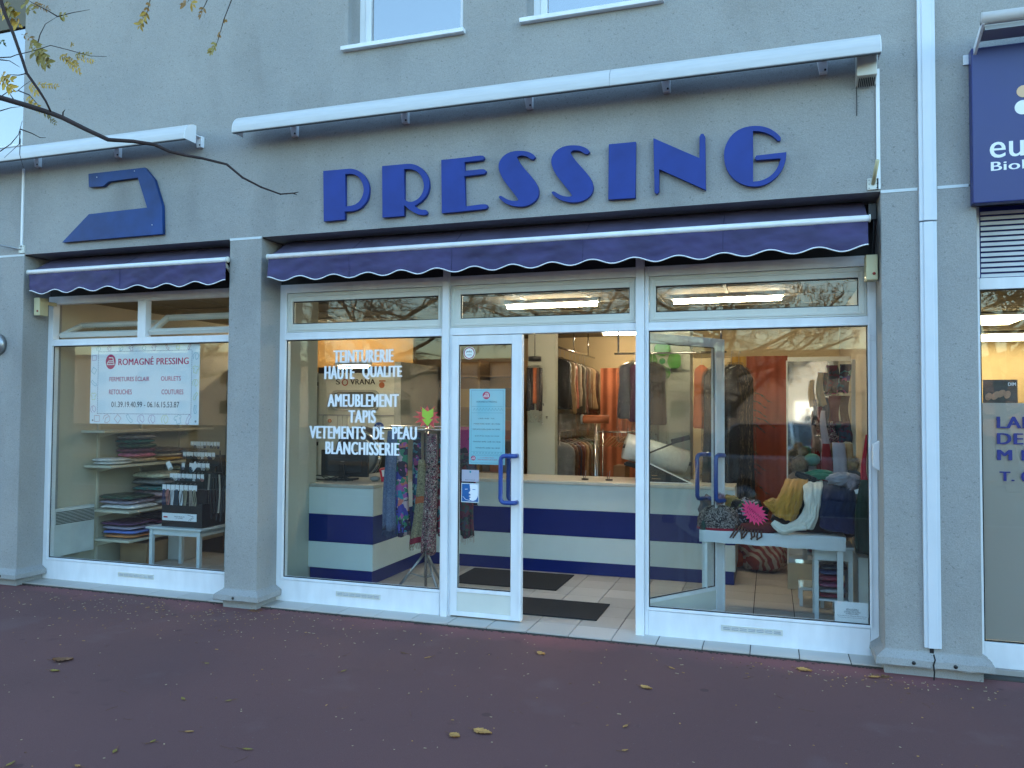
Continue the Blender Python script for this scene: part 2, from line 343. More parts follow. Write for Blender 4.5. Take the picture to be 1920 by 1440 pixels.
def smooth_loop(p, it=1, keep=100):
    """corner-cutting of an outline, leaving sharp corners sharp"""
    for _ in range(it):
        q = []; n = len(p)
        for i in range(n):
            a, b, c = Vector(p[i-1]), Vector(p[i]), Vector(p[(i+1) % n])
            ang = math.degrees((b-a).angle(c-b, 0))
            if ang > 48 and (b-a).length+(c-b).length > .03: q.append(tuple(b))
            else: q.append(tuple(b+(a-b)*.25)); q.append(tuple(b+(c-b)*.25))
        p = q
    return p

# ------------------------------------------------------------------ setting: ground, road, houses opposite
YF = -.26                      # face of the grey wall
FLZ = .03
g = G(); g.box(-40, 40, -7.0, -.20, -.3, .012); g.build('pavement', M_PAVE, kind='structure')
g = G(); g.box(-150, 150, -250, 60, -.6, -.305)
g.build('ground', pm('earth', (.1, .09, .07), .95, world=True), kind='structure')
g = G(); g.box(-60, 60, -15.5, -7.16, -.304, -.12); g.build('road', pm('asphalt', (.035, .035, .037), .9, var=.15, vs=3, bump=.5, bs=150, world=True), kind='structure')
kerb = G()
for k in range(60): kerb.box(-30+k, -29.006+k, -7.155, -7.003, -.3, .015)
kerb.build('kerb', pm('kerb_stone', (.32, .31, .29), .85, world=True), bev=.01, kind='structure')
g = G(); g.box(-90, 90, -70, -15.505, -.3, 0); g.build('far_pavement', pm('far_paving', (.12, .11, .10), .9, world=True), kind='structure')

def house(x0, x1, y, h, rows, cols, wallc, label, roofc=(.1, .06, .05), door=None):
    t = thing('apartment_house', label, 'house', ((x0+x1)/2, y, 0))
    g = G(); g.box(x0, x1, y-8, y, 0, h); g.build('wall', pm('wall_'+label[:12].replace(' ', '_'), wallc, .9, world=True, var=.05, vs=1), t)
    g = G(); g.box(x0-.3, x1+.3, y-8.3, y+.3, h+.003, h+.35); g.build('roof', pm('roof_edge', roofc, .8), t)
    wd = (x1-x0)/cols
    for r in range(rows):
        for c in range(cols):
            cx = x0+wd*(c+.5); z = 1.0+r*2.8
            if door and r == 0 and abs(cx-door) < 2.2: continue
            f = G(); f.frame(cx-.6, cx+.6, z, z+1.4, .07, .07, .07, .07, y+.003, y+.06); fo = f.build('window', pm('far_window_frame', (.35, .33, .3), .6), t)
            G().box(cx-.53, cx+.53, y+.004, y+.02, z+.07, z+1.33).build('pane', pm('far_pane', (.03, .035, .04), .6, var=.1, vs=.3, spec=.1), fo)
    if door: G().box(door-.75, door+.75, y+.003, y+.08, .05, 2.35).build('garage_door', pm('white_garage', (.8, .8, .8), .5), t, bev=.01)
    return t
house(-40, -16, -52, 5.2, 2, 7, (.42, .38, .32), 'cream two storey house seen only as a reflection left of the white door')
house(-12, 10, -54, 5.6, 2, 6, (.30, .28, .26), 'low brownish house with a tall white garage door across the street', door=2.5)
house(14, 36, -50, 5.0, 2, 6, (.34, .2, .15), 'low reddish brick house across the street')
house(-80, -46, -56, 6.5, 2, 7, (.30, .30, .30), 'long grey block at the far end of the street')  # block outside the view, put in to hold back the low sun

# ------------------------------------------------------------------ the shop building
B = thing('shop_building', 'grey rendered building with shops on the ground floor and white windows above', 'building', (-2, 0, 0))
PB0, PB1, PA1, PC0, PC1 = -4.12, -3.82, -6.303, .652, 1.172
LZ = 2.938
XL, XR, ZT = -18.0, 6.5, 7.2
UW = [(-3.07, -2.12, 4.35, 5.9), (-1.635, -.683, 4.352, 5.9)]
w = G()
w.box(XL, XR, YF, .02, LZ, 3.93)                      # band with the letters
w.box(-6.36, XR, YF, .02, 3.93, 4.35)
w.box(-6.36, UW[0][0], YF, .02, 4.35, 5.9); w.box(UW[0][1], UW[1][0], YF, .02, 4.35, 5.9); w.box(UW[1][1], XR, YF, .02, 4.35, 5.9)
w.box(-6.36, XR, YF, .02, 5.9, ZT); w.box(XL, -8.2, YF, .02, 3.93, ZT); w.box(-8.2, -6.36, YF, .02, 6.2, ZT)
w.build('wall', M_STUC, B)
w = G(); w.box(-18, 6, .021, .2, 2.60, 3.3); w.build('lintel', M_STUC, B)
w = G(); w.box(XL, XR, 5.6, 6, 0, ZT); w.box(XL, XR, .3, 5.6, 2.9, 3.2); w.box(XL, XR, .03, 6, ZT, ZT+.3); w.box(XL, XL+.2, .03, 5.6, 0, ZT); w.box(XR-.2, XR, .03, 5.6, 0, ZT); w.box(XL, XR, .3, .5, 3.2, ZT)
w.build('rear_wall', M_STUC, B)
def pillar(x0, x1, sides=(1, 1), label=None):
    g = G(); g.box(x0, x1, YF, .15, .0, LZ-.006); p = g.build('pillar', M_STUC, B, bev=.006, label=label)
    b = G(); n = 14
    prof = [(0, 0.0), (.002, .066), (.050, .074), (.056, .082), (.052, .118), (.004, .152), (0, .16)]
    rings = []
    for off, z in prof:
        a0 = x0-off*1.0*sides[0]-.002; a1 = x1+off*sides[1]+.002; f = YF-off-.002; bk = -.004
        rg = []
        for (ax, ay), (bx, by) in zip([(a0, bk), (a0, f), (a1, f), (a1, bk)], [(a0, f), (a1, f), (a1, bk), (a0, bk)]):
            for k in range(n):
                t = k/n; x = ax+(bx-ax)*t; y = ay+(by-ay)*t
                d = .004*noise.noise(Vector((x*16, y*16, z*30)))+.003*noise.noise(Vector((x*50, y*50, z*60)))
                rg.append(Vector((x+d*(1 if off else 0), min(bk, y+d*(1 if off else 0)), z+d*(1 if z > 0 else 0))))
        rings.append(rg)
    b.rings(rings); bo = b.build('plinth', M_STUC, p)
    return p, bo
pa, ba = pillar(-18, PA1, label='wide grey corner pillar at the left end')
pb, bb = pillar(PB0, PB1, label='slim grey pillar between the two awnings')
pc, bc = pillar(PC0, PC1, label='wide grey pillar with the white joint cover running down it')
for par, pts in ((bb, [(-3.99, YF)]), (bc, [(.80, YF), (1.02, YF)]), (ba, [(-6.42, YF)])):
    h = G()
    for x, y in pts: h.cyl((x, YF-.050, .10), (0, -1, 0), .011, .010, 12)
    h.build('bolt_hole', BLACK, par, label='dark round fixing hole in the plinth')
g = G(); g.ribbon([(.905, .16), (.912, .13), (.903, .10), (.908, .06), (.904, .005)], .008, YF-.064); g.ribbon([(.905, .19), (.905, .155)], .022, YF-.006); g.build('crack', BLACK, bc)
for a, b_ in ((-18, PA1), (PB0, PB1), (PC0, .858), (.964, PC1-.04)): G().box(a+.001, b_-.001, YF-.0025, YF+.01, LZ-.012, LZ+.006).build('joint_line', JOINT, B)

# expansion joint cover
g = G(); g.box(.862, .958, YF-.022, YF+.001, 2.735, ZT); g.box(.884, .936, YF-.029, YF-.0225, 2.735, ZT)
g.box(.864, .956, YF-.020, YF+.001, .185, 2.728); g.box(.884, .936, YF-.027, YF-.0205, .185, 2.728)
g.build('joint_cover', pm('joint_cover_white', (.66, .71, .77), .4, var=.03), B, bev=.003)
# upper windows
for i, (x0, x1, z0, z1) in enumerate(UW):
    g = G(); g.frame(x0, x1, z0, z1, .055, .04, .05, .05, -.08, -.02); g.frame(x0+.055, x1-.04, z0+.05, z1-.05, .05, .05, .055, .05, -.09, -.03)
    f = g.build('window', WHITE, B, bev=.004, label='upper white window nearer the middle of the wall' if i == 0 else 'upper white window above the letters N and G')
    G().box(x0+.104, x1-.089, -.065, -.06, z0+.104, z1-.099).build('pane', PANE_UP, f)
    G().box(x0+.004, x1-.004, -.019, -.01, z0+.004, z1-.004).build('curtain', pm('pale_curtain', (.10, .12, .15), .8, var=.15, vs=2), f)
    G().box(x0-.04, x1+.02, YF-.045, -.075, z0-.028, z0+.004).build('sill', WHITE, f, bev=.004)
g = G(); g.frame(-8.2, -6.36, 3.93, 6.2, .05, .012, .02, .05, YF+.01, YF+.06)
f = g.build('window', WHITE, B, label='tall window at the left edge behind the branches')
G().box(-8.15, -6.374, YF+.03, YF+.036, 3.952, 6.148).build('pane', PANE_UP, f)
G().box(-8.19, -6.37, -.10, -.09, 3.94, 6.19).build('curtain', MC['pale_curtain'], f)
G().box(-8.19, -6.37, YF+.008, YF+.05, 5.02, 6.14).build('shutter_box', pm('brown_blind', (.12, .11, .08), .7), f)

# ------------------------------------------------------------------ floor tiles
TM = [pm('tile_%d' % i, c, .42, var=.05, vs=4, bump=.08, bs=15) for i, c in enumerate([(.48, .45, .41), (.43, .40, .36), (.53, .50, .46)])]
fl = G(); fl.box(-18, 6.4, -.2, .019, -.25, .020); fl.box(-18, 6.4, .019, 5.6, -.25, .020); fl = fl.build('floor', GROUT, kind='structure')
tiles = {}
def tile(x0, x1, y0, y1, k):
    key = (round(x1-x0, 3), round(y1-y0, 3), k)
    if key not in tiles:
        g = G(); g.box(.003, x1-x0-.003, .003, y1-y0-.003, 0, .009); o = g.build('tile', TM[k], fl, bev=.0015, segs=1); tiles[key] = o
    else:
        o = tiles[key].copy(); COL.objects.link(o)
    o.location = (x0, y0, .0205+rnd.uniform(0, .0008))
rows = [-.2, .08, .38, .68, .98, 1.28, 1.58, 1.88, 2.18, 2.48, 2.78, 3.08]
for k in range(24):
    x0 = -6.43+.3*k
    if x0+.3 > PC0+.3: break
    tile(x0, x0+.3, rows[0], rows[1], rnd.randrange(3))
for j in range(1, 11):
    for k in range(24):
        x0 = -6.43+.3*k
        if (-6.5 < x0 < -5.0 and j < 6) or (-3.5 < x0 < -.45 and j < 7) or (-.8 < x0 < .5): tile(x0, x0+.3, rows[j], rows[j+1], rnd.randrange(3))

# ------------------------------------------------------------------ shop interior shell
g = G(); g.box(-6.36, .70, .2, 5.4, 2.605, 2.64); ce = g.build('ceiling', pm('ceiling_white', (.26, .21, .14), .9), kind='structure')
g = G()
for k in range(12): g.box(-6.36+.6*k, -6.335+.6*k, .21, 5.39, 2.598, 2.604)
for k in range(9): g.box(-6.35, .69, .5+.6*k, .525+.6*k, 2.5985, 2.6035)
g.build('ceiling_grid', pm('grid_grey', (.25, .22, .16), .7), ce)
g = G(); g.box(-6.5, -6.33, .07, 5.4, FLZ, 2.6); g.build('wall_left', pm('pale_beige_wall', (.50, .47, .37), .8, var=.05, vs=2), kind='structure')
g = G(); g.box(.69, .9, .16, 5.4, FLZ, 2.6); g.build('wall_right', BEIGE, kind='structure')
g = G(); g.box(-6.33, .69, 5.2, 5.4, FLZ, 2.6); g.build('wall_back', SAND, kind='structure')
g = G(); g.box(-4.10, -3.98, .16, .83, FLZ+.002, 2.595); g.build('wall_partition', GREYW, kind='structure')
# interior column behind the counter
a = at(990, 700, y=2.75); b = at(1041, 700, y=2.75)
g = G(); g.box(a.x, b.x, 2.75, 2.86, FLZ+.002, 2.595); cl = g.build('column_inside', GREYW, kind='structure')
h = G()
for px, py in ((1005, 757), (1018, 757), (1010, 787), (1015, 793), (1003, 780), (1024, 781)):
    p = at(px, py, y=2.72); h.tube([p+Vector((0, .03, 0)), p, p+Vector((.012, -.012, -.02)), p+Vector((.018, -.02, .004))], .006, 6)
h.build('hook', CHROME, cl)
a = at(1205, 700, y=2.6); b = at(1294, 700, y=2.6)
g = G(); g.box(a.x, b.x, 2.6, 2.9, FLZ+.002, 2.595); g.build('column_right', GREYW, kind='structure')
# orange partition and wall with doorway behind the bags
a = at(1378, 750, y=3.25); b = at(1477, 750, y=3.25); zt = at(1430, 668, y=3.25).z
g = G(); g.box(a.x-.55, .69, 3.3, 3.4, zt, 2.595); g.box(b.x+.01, .69, 3.3, 3.4, FLZ+.002, zt-.002); g.build('wall_behind_bags', SAND, kind='structure')
c = at(1400, 750, y=3.25)
def curtain(name, x0, x1, y, z0, z1, mat, label, folds=9, amp=.02):
    g = G(); g.smooth = True
    for s in (0, .006): g.grid(lambda u, v: (x0+(x1-x0)*u, y+s+amp*math.sin(u*folds*6.28)*(.6+.4*v), z0+(z1-z0)*v), folds*8, 4)
    return g.build(name, mat, loc=((x0+x1)/2, y, z0), label=label, cat='curtain')
curtain('curtain', c.x, b.x, 3.22, FLZ+.01, zt, pm('rust_curtain', (.30, .065, .028), .85, var=.12, vs=5), 'rust red curtain hanging behind the striped and orange bags', 4, .012)
curtain('curtain', a.x-.04, c.x-.003, 3.24, FLZ+.01, zt, pm('ochre_curtain', (.45, .26, .05), .85, var=.1), 'narrow ochre curtain strip beside the rust red curtain', 2, .012)
a = at(1126, 700, y=4.6); b = at(1196, 700, y=4.6)
curtain('curtain', a.x, b.x+.25, 4.6, FLZ+.01, at(1160, 690, y=4.6).z, pm('salmon_curtain', (.44, .14, .065), .85, var=.12, vs=4), 'salmon curtain at the back seen through the open doorway', 6, .015)

# ceiling tube lights
def tubes(px0, px1, py0, py1, z, th, label, yy=None):
    p0 = at(px0, py0, z=z) if yy is None else at(px0, py0, y=yy); p1 = at(px1, py1, z=z) if yy is None else at(px1, py1, y=yy)
    y = (p0.y+p1.y)/2; zz = (p0.z+p1.z)/2
    t = thing('ceiling_light', label, 'light', ((p0.x+p1.x)/2, y, zz), 'fluorescent lights in the shops')
    G().box(p0.x-.02, p1.x+.02, y-.05, y+.05, zz+.012, zz+.05).build('housing', WHITE, t)
    g = G(); g.tube([(p0.x, y, zz-.008), (p1.x, y, zz-.008)], th, 10); g.build('tube', GLOW, t)
tubes(948, 1122, 573, 570, 2.56, .018, 'lit fluorescent tube behind the transom over the door')
tubes(1262, 1465, 563, 559, 2.56, .018, 'lit fluorescent tube behind the transom over the display table')
tubes(636, 690, 685, 689, 2.2, .013, 'lit fluorescent tube above the dry cleaning machine', 1.95)
def plain_light(x0, x1, y, label):
    t = thing('ceiling_light', label, 'light', ((x0+x1)/2, y, 2.56), 'fluorescent lights in the shops')
    G().box(x0-.02, x1+.02, y-.05, y+.05, 2.565, 2.597).build('housing', WHITE, t)
    G().tube([(x0, y, 2.55), (x1, y, 2.55)], .018, 10).build('tube', GLOW, t)
plain_light(-2.0, -.6, 4.3, 'lit fluorescent tube at the back over the clothes rails')
plain_light(-5.9, -4.7, 3.4, 'lit fluorescent tube deep behind the left window')

# ------------------------------------------------------------------ shop windows
def vent(parent, x0, x1, z0, z1, n=7):
    g = G(); g.frame(x0, x1, z0, z1, .008, .008, .008, .008, -.008, .001)
    wd = (x1-x0-.016)/n
    for k in range(1, n): g.box(x0+.008+wd*k-.003, x0+.008+wd*k+.003, -.006, .001, z0+.0082, z1-.0082)
    v = g.build('vent_grille', WHITE2, parent, bev=.001)
    s = G()
    for k in range(n):
        a = x0+.008+wd*k+.005; b = a+wd-.010
        for q in range(3):
            z = z0+.013+q*.0105
            s.obox(((a+b)/2, -.003, z), ((b-a)/2, 0, 0), (0, .004, .002), (0, -.0006, .0012))
    s.build('slot', pm('slot_shadow', (.42, .45, .47), .6), v)
def pane(parent, x0, x1, z0, z1, y=.02, mat=None):
    g = G(); t = .007
    g.box(x0, x0+t, y-.004, y, z0, z1); g.box(x1-t, x1, y-.004, y, z0, z1); g.box(x0+t, x1-t, y-.004, y, z0, z0+t); g.box(x0+t, x1-t, y-.004, y, z1-t, z1)
    g.build('gasket', GASK, parent)
    return G().box(x0-.003, x1+.003, y+.001, y+.007, z0-.003, z1+.003).build('pane', mat or PANE, parent)
GT, GB = 2.14, .218
def shopwin(label, X0, X1, g0, g1, vx, kick_bottom=.028, transom=None):
    t = thing('shop_window', label, 'shop window', ((X0+X1)/2, 0, 0))
    f = G()
    f.box(X0, g0, 0, .07, kick_bottom, 2.595); f.box(g1, X1, 0, .07, kick_bottom, 2.595)
    f.box(g0, g1, 0, .07, GT, 2.20); f.box(g0, g1, 0, .07, 2.525, 2.595); f.box(g0, g1, .004, .07, GB-.018, GB)
    f.build('frame', WHITE, t, bev=.003)
    G().box(g0+.0005, g1-.0005, -.002, .06, kick_bottom, GB-.0205).build('kick_panel', WHITE, t, bev=.002)
    # thin glazing bead round the big pane
    G().frame(g0-.014, g1+.014, GB-.017, GT+.014, .013, .013, .013, .013, -.006, -.0005).build('glazing_bead', WHITE, t, bev=.002)
    pane(t, g0, g1, GB, GT)
    if vx: vent(t, vx[0], vx[1], .105, .145)
    return t
def sash(t, x0, x1, z0=2.203, z1=2.522, gl=None):
    s = G(); s.frame(x0, x1, z0, z1, gl[0]-x0, x1-gl[1], 2.27-z0, z1-2.455, .010, .06); s.frame(x0+.012, x1-.012, z0+.012, z1-.012, .018, .018, .018, .018, .004, .0095)
    o = s.build('transom_sash', WHITE2, t, bev=.003); pane(o, gl[0], gl[1], 2.27, 2.455, .03); return o
vents = {k: (at(a, 1080, y=0).x, at(b, 1080, y=0).x) for k, (a, b) in {'l': (222, 289), 'c': (631, 714), 'r': (1352, 1467)}.items()}
w1 = shopwin('shop window with white lettering between the grey pillar and the door', PB1, -2.362, -3.76, -2.378, vents['c'])
sash(w1, -3.757, -2.381, gl=(-3.71, -2.413))
w3 = shopwin('shop window in front of the table heaped with scarves', -.832, .652, -.806, .601, vents['r'])
sash(w3, -.803, .598, gl=(-.758, .55))
w2 = thing('door_frame', 'white door frame with a fixed transom above the doorway', 'door frame', (-1.6, 0, 0))
f = G(); f.box(-2.360, -2.312, -.028, .075, .026, 2.72); f.box(-.893, -.834, -.028, .075, .026, 2.72)
f.box(-2.3115, -.8935, 0, .07, 2.145, 2.20); f.box(-2.3115, -.8935, 0, .07, 2.525, 2.595); f.box(-2.3115, -2.2925, .002, .07, .026, 2.1445)
f.build('frame', WHITE, w2, bev=.003); sash(w2, -2.309, -.896, gl=(-2.232, -.942))
# left window with its two tilted transoms
w0 = shopwin('left shop window with the printed banner and two tilted transoms', PA1+.002, PB0+.03, -6.244, -4.14, vents['l'])
G().box(-5.280, -5.192, .001, .069, 2.2005, 2.5245).build('mullion', WHITE, w0, bev=.003)
def tilted(x0, x1, ang=62):
    c = Vector((0, .03, 2.235)); mt = Matrix.Translation(c) @ Matrix.Rotation(-R(ang), 4, 'X') @ Matrix.Translation(-c)
    s = G(); s.frame(x0, x1, 2.235, 2.515, .045, .045, .045, .045, .01, .05); o = s.build('transom_sash', WHITE2, w0, bev=.003, xf=mt, label='cream transom sash tilted into the shop')
    G().box(x0+.045, x1-.045, .027, .032, 2.28, 2.47).build('pane', PANE, o, xf=mt)
tilted(-6.20, -5.284); tilted(-5.186, -4.145, 52)
for a, b, n in ((-6.29, -4.13, 'left'), (-3.82, .65, 'right')):
    pass
# near-black sheets that paint the awning's shade above the window frames
G().box(-6.30, -4.125, .012, .02, 2.597, 2.93).build('shade_sheet', pm('painted_shade', (.03, .03, .03), .8), B)
G().box(-3.818, .65, .012, .02, 2.597, 2.93).build('shade_sheet', MC['painted_shade'], B)

# doors
def door_leaf(width, label, gl0, gl1, hand, loc, rotz=0):
    t = thing('glass_door', label, 'door', (0, 0, 0))
    z0, z1 = .042, 2.138
    f = G(); f.box(0, gl0, 0, .05, z0, z1); f.box(gl1, width, 0, .05, z0, z1); f.box(gl0, gl1, 0, .05, 2.07, z1); f.box(gl0, gl1, 0, .05, .218, .245); f.box(gl0, gl1, 0, .05, z0, .075)
    f.box(width-.02, width-.002, -.006, -.0005, z0+.01, z1-.005)
    f.build('door_frame', WHITE, t, bev=.003)
    G().box(gl0+.0005, gl1-.0005, .006, .044, .0755, .2175).build('bottom_panel', WHITE2, t, bev=.002)
    pane(t, gl0, gl1, .245, 2.07, .02)
    for s, yy in ((-1, 0), (1, .05)):
        h = G(); y = yy+s*.065; hx = hand; ex = hx+(.105 if hx > width/2 else -.07); ex = min(width-.025, ex)
        z_0, z_1 = .905, 1.245; r = .03
        pts = [(ex, yy, z_1), (ex, y-s*.01, z_1), (ex-.01, y, z_1)] + [(hx+r-r*math.sin(a), y, z_1-r+r*math.cos(a)) for a in (0, .5, 1.05, 1.57)] + [(hx+r-r*math.cos(a), y, z_0+r-r*math.sin(a)) for a in (0, .5, 1.05, 1.57)] + [(ex-.01, y, z_0), (ex, y-s*.01, z_0), (ex, yy, z_0)]
        h.tube(pts, .0165, 12); h.build('handle', HBLUE, t)
    t.location = loc; t.rotation_euler = (0, 0, rotz)
    return t
d1 = door_leaf(.559, 'closed narrow white glass door leaf with the opening hours poster', .055, .478, .42, (-2.29, -.012, 0))
d2 = door_leaf(.90, 'wide glass door leaf standing open into the shop', .085, .805, .72, (-.865, .045, 0), R(54))

# ------------------------------------------------------------------ window lettering and stickers
def px_rect(x0, x1, y0, y1, Y):
    cx, cy = (x0+x1)/2, (y0+y1)/2
    return at(x0, cy, y=Y).x, at(x1, cy, y=Y).x, at(cx, y1, y=Y).z, at(cx, y0, y=Y).z
let = thing('window_lettering', 'white vinyl words TEINTURERIE to BLANCHISSERIE on the glass', 'lettering', (-3.1, .018, 1.6))
def words(ws, z_c, parent, ybase=.0185):
    for wd, x0, x1, y0, y1 in ws:
        a, b, c, d = px_rect(x0, x1, y0, y1, ybase); text(wd, a, b, c, d, ybase, LETW, parent, bold=.055)
words([('TEINTURERIE', 625, 738, 656, 680), ('HAUTE', 608, 665, 686, 711), ('QUALITE', 679, 754, 686, 711), ('AMEUBLEMENT', 614, 748, 739, 763), ('TAPIS', 653, 705, 769, 793),
       ('VETEMENTS', 580, 686, 799, 823), ('DE', 699, 721, 800, 824), ('PEAU', 735, 782, 800, 824), ('BLANCHISSERIE', 610, 749, 829, 853)], 0, let)
# banner
ban = thing('shop_banner', 'white printed banner ROMAGNÉ PRESSING hanging inside the left window', 'banner', (-5.2, .04, 1.44))
BY = .034
P_ = [at(172, 647, y=BY), at(375, 645, y=BY), at(372, 797, y=BY), at(168, 794, y=BY)]
bx0, bx1, bz0, bz1 = P_[3].x, P_[1].x, 1.437, 2.136
g = G(); g.box(bx0, bx1, BY, BY+.002, bz0, bz1); g.build('sheet', PAPER, ban)
def bt(s, x0, x1, y0, y1, mat, bold=.0):
    q = lambda zx, zy: at(160+zx/8, 640+zy/8, y=BY-.001)
    p0, p1 = q(x0, (y0+y1)/2), q(x1, (y0+y1)/2); t, b = q((x0+x1)/2, y0), q((x0+x1)/2, y1)
    text(s, p0.x, p1.x, b.z, t.z, BY-.001, mat, ban, bold=bold)
bt('ROMAGNÉ PRESSING', 495, 1552, 225, 350, PINKT, .035); bt('FERMETURES ÉCLAIR', 362, 962, 515, 598, PINKT, .01); bt('OURLETS', 1135, 1433, 523, 590, PINKT, .012)
bt('RETOUCHES', 355, 697, 722, 795, PINKT, .01); bt('COUTURES', 1143, 1470, 722, 795, PINKT, .01); bt('01.39.19.40.99 - 06.16.15.53.87', 390, 1408, 905, 990, DARKT, .01)
def iron_logo(cx, cz, r, y, parent, mat=PINKT, rz=None):
    rz = rz or r
    plate('logo_disc', [circ(cx, cz, r, 28, rz)], y, .0006, mat, parent)
    f = lambda pts: [(cx+r*u, cz+rz*v) for u, v in pts]
    g = G(); W_ = .13*r
    g.ribbon(f([(-.3, .55), (.42, .55), (.72, -.38), (-.72, -.38), (-.6, -.1), (-.35, .12), (.5, .12)]), W_, y-.0008); g.ribbon(f([(-.45, -.13), (.5, -.13)]), W_*.8, y-.0008)
    g.build('logo_iron', LETW, parent)
q = at(160+383/8, 640+307/8, y=BY); iron_logo(q.x, q.z, .056, BY-.0018, ban, rz=.066)
g = G(); a0, a1, c0, c1 = bx0+.085, bx1-.08, bz0+.09, bz1-.055
for (xa, za), (xb, zb) in (((a0, c0), (a1, c0)), ((a0, c1), (a1, c1)), ((a0, c0), (a0, c1)), ((a1, c0), (a1, c1))):
    L = math.hypot(xb-xa, zb-za); n = int(L/.016)
    for k in range(n):
        t0, t1 = k/n, (k+.55)/n; g.ribbon([(xa+(xb-xa)*t0, za+(zb-za)*t0), (xa+(xb-xa)*t1, za+(zb-za)*t1)], .004, BY-.001)
g.build('dotted_border', pm('border_ink', (.06, .08, .2), .6), ban)
doods = {'teal': ((.05, .35, .45), []), 'rose': ((.45, .12, .15), []), 'yellow': ((.6, .6, .15), []), 'violet': ((.3, .1, .35), [])}
def doodle(kind, cx, cz, s, col, rot=0):
    sh = {'sock': [(-.4, 1), (.2, 1), (.25, 0), (.6, -.5), (.4, -.95), (0, -.9), (-.35, -.1), (-.4, 1)], 'box': [(-.8, .5), (.5, .8), (.8, -.4), (-.5, -.8), (-.8, .5)],
          'shirt': [(-1, .4), (-.4, .9), (0, .65), (.4, .9), (1, .4), (.7, 0), (.5, .2), (.5, -.9), (-.5, -.9), (-.5, .2), (-.7, 0), (-1, .4)], 'shell': [(-.8, -.6), (-.9, .3), (-.2, .9), (.6, .7), (.9, 0), (.5, -.7), (-.1, -.9), (-.3, 0), (.2, .6)]}[kind]
    c, q = math.cos(rot), math.sin(rot); doods[col][1].append([(cx+s*(u*c-v*q), cz+s*(u*q+v*c)) for u, v in sh])
rr = random.Random(3)
for i in range(9):
    for zz, so_ in ((bz0+.045, .042), (bz1-.028, .025)): doodle(rr.choice(['sock', 'box', 'shirt', 'shell']), bx0+.08+i*.125+rr.uniform(-.02, .02), zz, so_, rr.choice(list(doods)), rr.uniform(-.8, .8))
for i in range(5):
    for xx in (bx0+.04, bx1-.038): doodle(rr.choice(['sock', 'box', 'shirt', 'shell']), xx, bz0+.13+i*.115, .034, rr.choice(list(doods)), rr.uniform(-.8, .8))
for c, (rgb, lines) in doods.items():
    g = G()
    for l in lines: g.ribbon([(min(bx1-.002, max(bx0+.002, x)), min(bz1-.002, max(bz0+.002, z))) for x, z in l], .0028, BY-.0012-.0002*len(c))
    if lines: g.build('doodle_print', pm('ink_'+c, rgb, .6), ban)
g = G()
for x in (bx0+.035, bx1-.03): g.cyl((x, BY-.001, bz0+.03), (0, -1, 0), .009, .002, 12)
g.build('eyelet', STEEL, ban)

# hours poster on the door
DY = .012
hp = thing('hours_poster', 'pale blue opening hours poster stuck on the door glass', 'poster', (-2.0, DY, 1.05))
hx0, hx1, hz0, hz1 = px_rect(880, 947, 729, 871, DY)
HB = pm('pale_blue_paper', (.28, .58, .68), .6, var=.02); INK = pm('dark_ink', (.02, .05, .1), .6)
G().box(hx0, hx1, DY, DY+.0015, hz0, hz1).build('sheet', HB, hp)
def ht(s, x0, x1, y0, y1, mat=INK, b=.0):
    q = lambda zx, zy: at(870+zx/9, 720+zy/9, y=DY-.001)
    text(s, q(x0, y0).x, q(x1, y0).x, q(x0, y1).z, q(x0, y0).z, DY-.001, mat, hp, bold=b)
ht('HORAIRES DU PRESSING', 210, 555, 288, 312); ht('LUNDI 14H00 - 19 H', 240, 510, 572, 592)
for s, y, a, b in (('MARDI 9H00-12H00 14H-19H00', 670, 165, 608), ('MERCREDI 9H00-12H00 14H-19H00', 760, 145, 608), ('JEUDI 9H00-12H00 14H-19H00', 876, 182, 592), ('VENDREDI 9H00-12H00 14H-19H00', 970, 150, 620), ('SAMEDI 9H-12H00 14H-18H00', 1074, 195, 606)): ht(s, a, b, y-9, y+11)
ht('11 rue Auguste Renoir', 275, 515, 1232, 1250, PINKT); ht('78300 POISSY 01.39.19.40.99', 225, 560, 1264, 1284, PINKT)
q = at(870+378/9, 720+192/9, y=DY); iron_logo(q.x, q.z, .029, DY-.0018, hp)
q = at(870+158/9, 720+1250/9, y=DY); iron_logo(q.x, q.z, .018, DY-.0018, hp)
g = G(); Z = lambda py: at(905, 720+py/9, y=DY).z
g.ribbon([(hx0+.015, Z(108)), (hx1-.015, Z(108)), (hx1-.015, Z(1330)), (hx0+.015, Z(1330)), (hx0+.015, Z(108))], .0015, DY-.0008)
for zz in (380, 487, 1145, 1205): g.ribbon([(hx0+.02, Z(zz)), (hx1-.02, Z(zz))], .0015, DY-.0009)
for k in range(10):
    for zz in (432, 1175): x = hx0+.03+k*.024; g.ribbon([(x, Z(zz+20)), (x+.01, Z(zz-25)), (x+.018, Z(zz+15))], .0016, DY-.0009)
g.build('ruled_lines', pm('teal_ink', (.05, .25, .33), .6), hp)
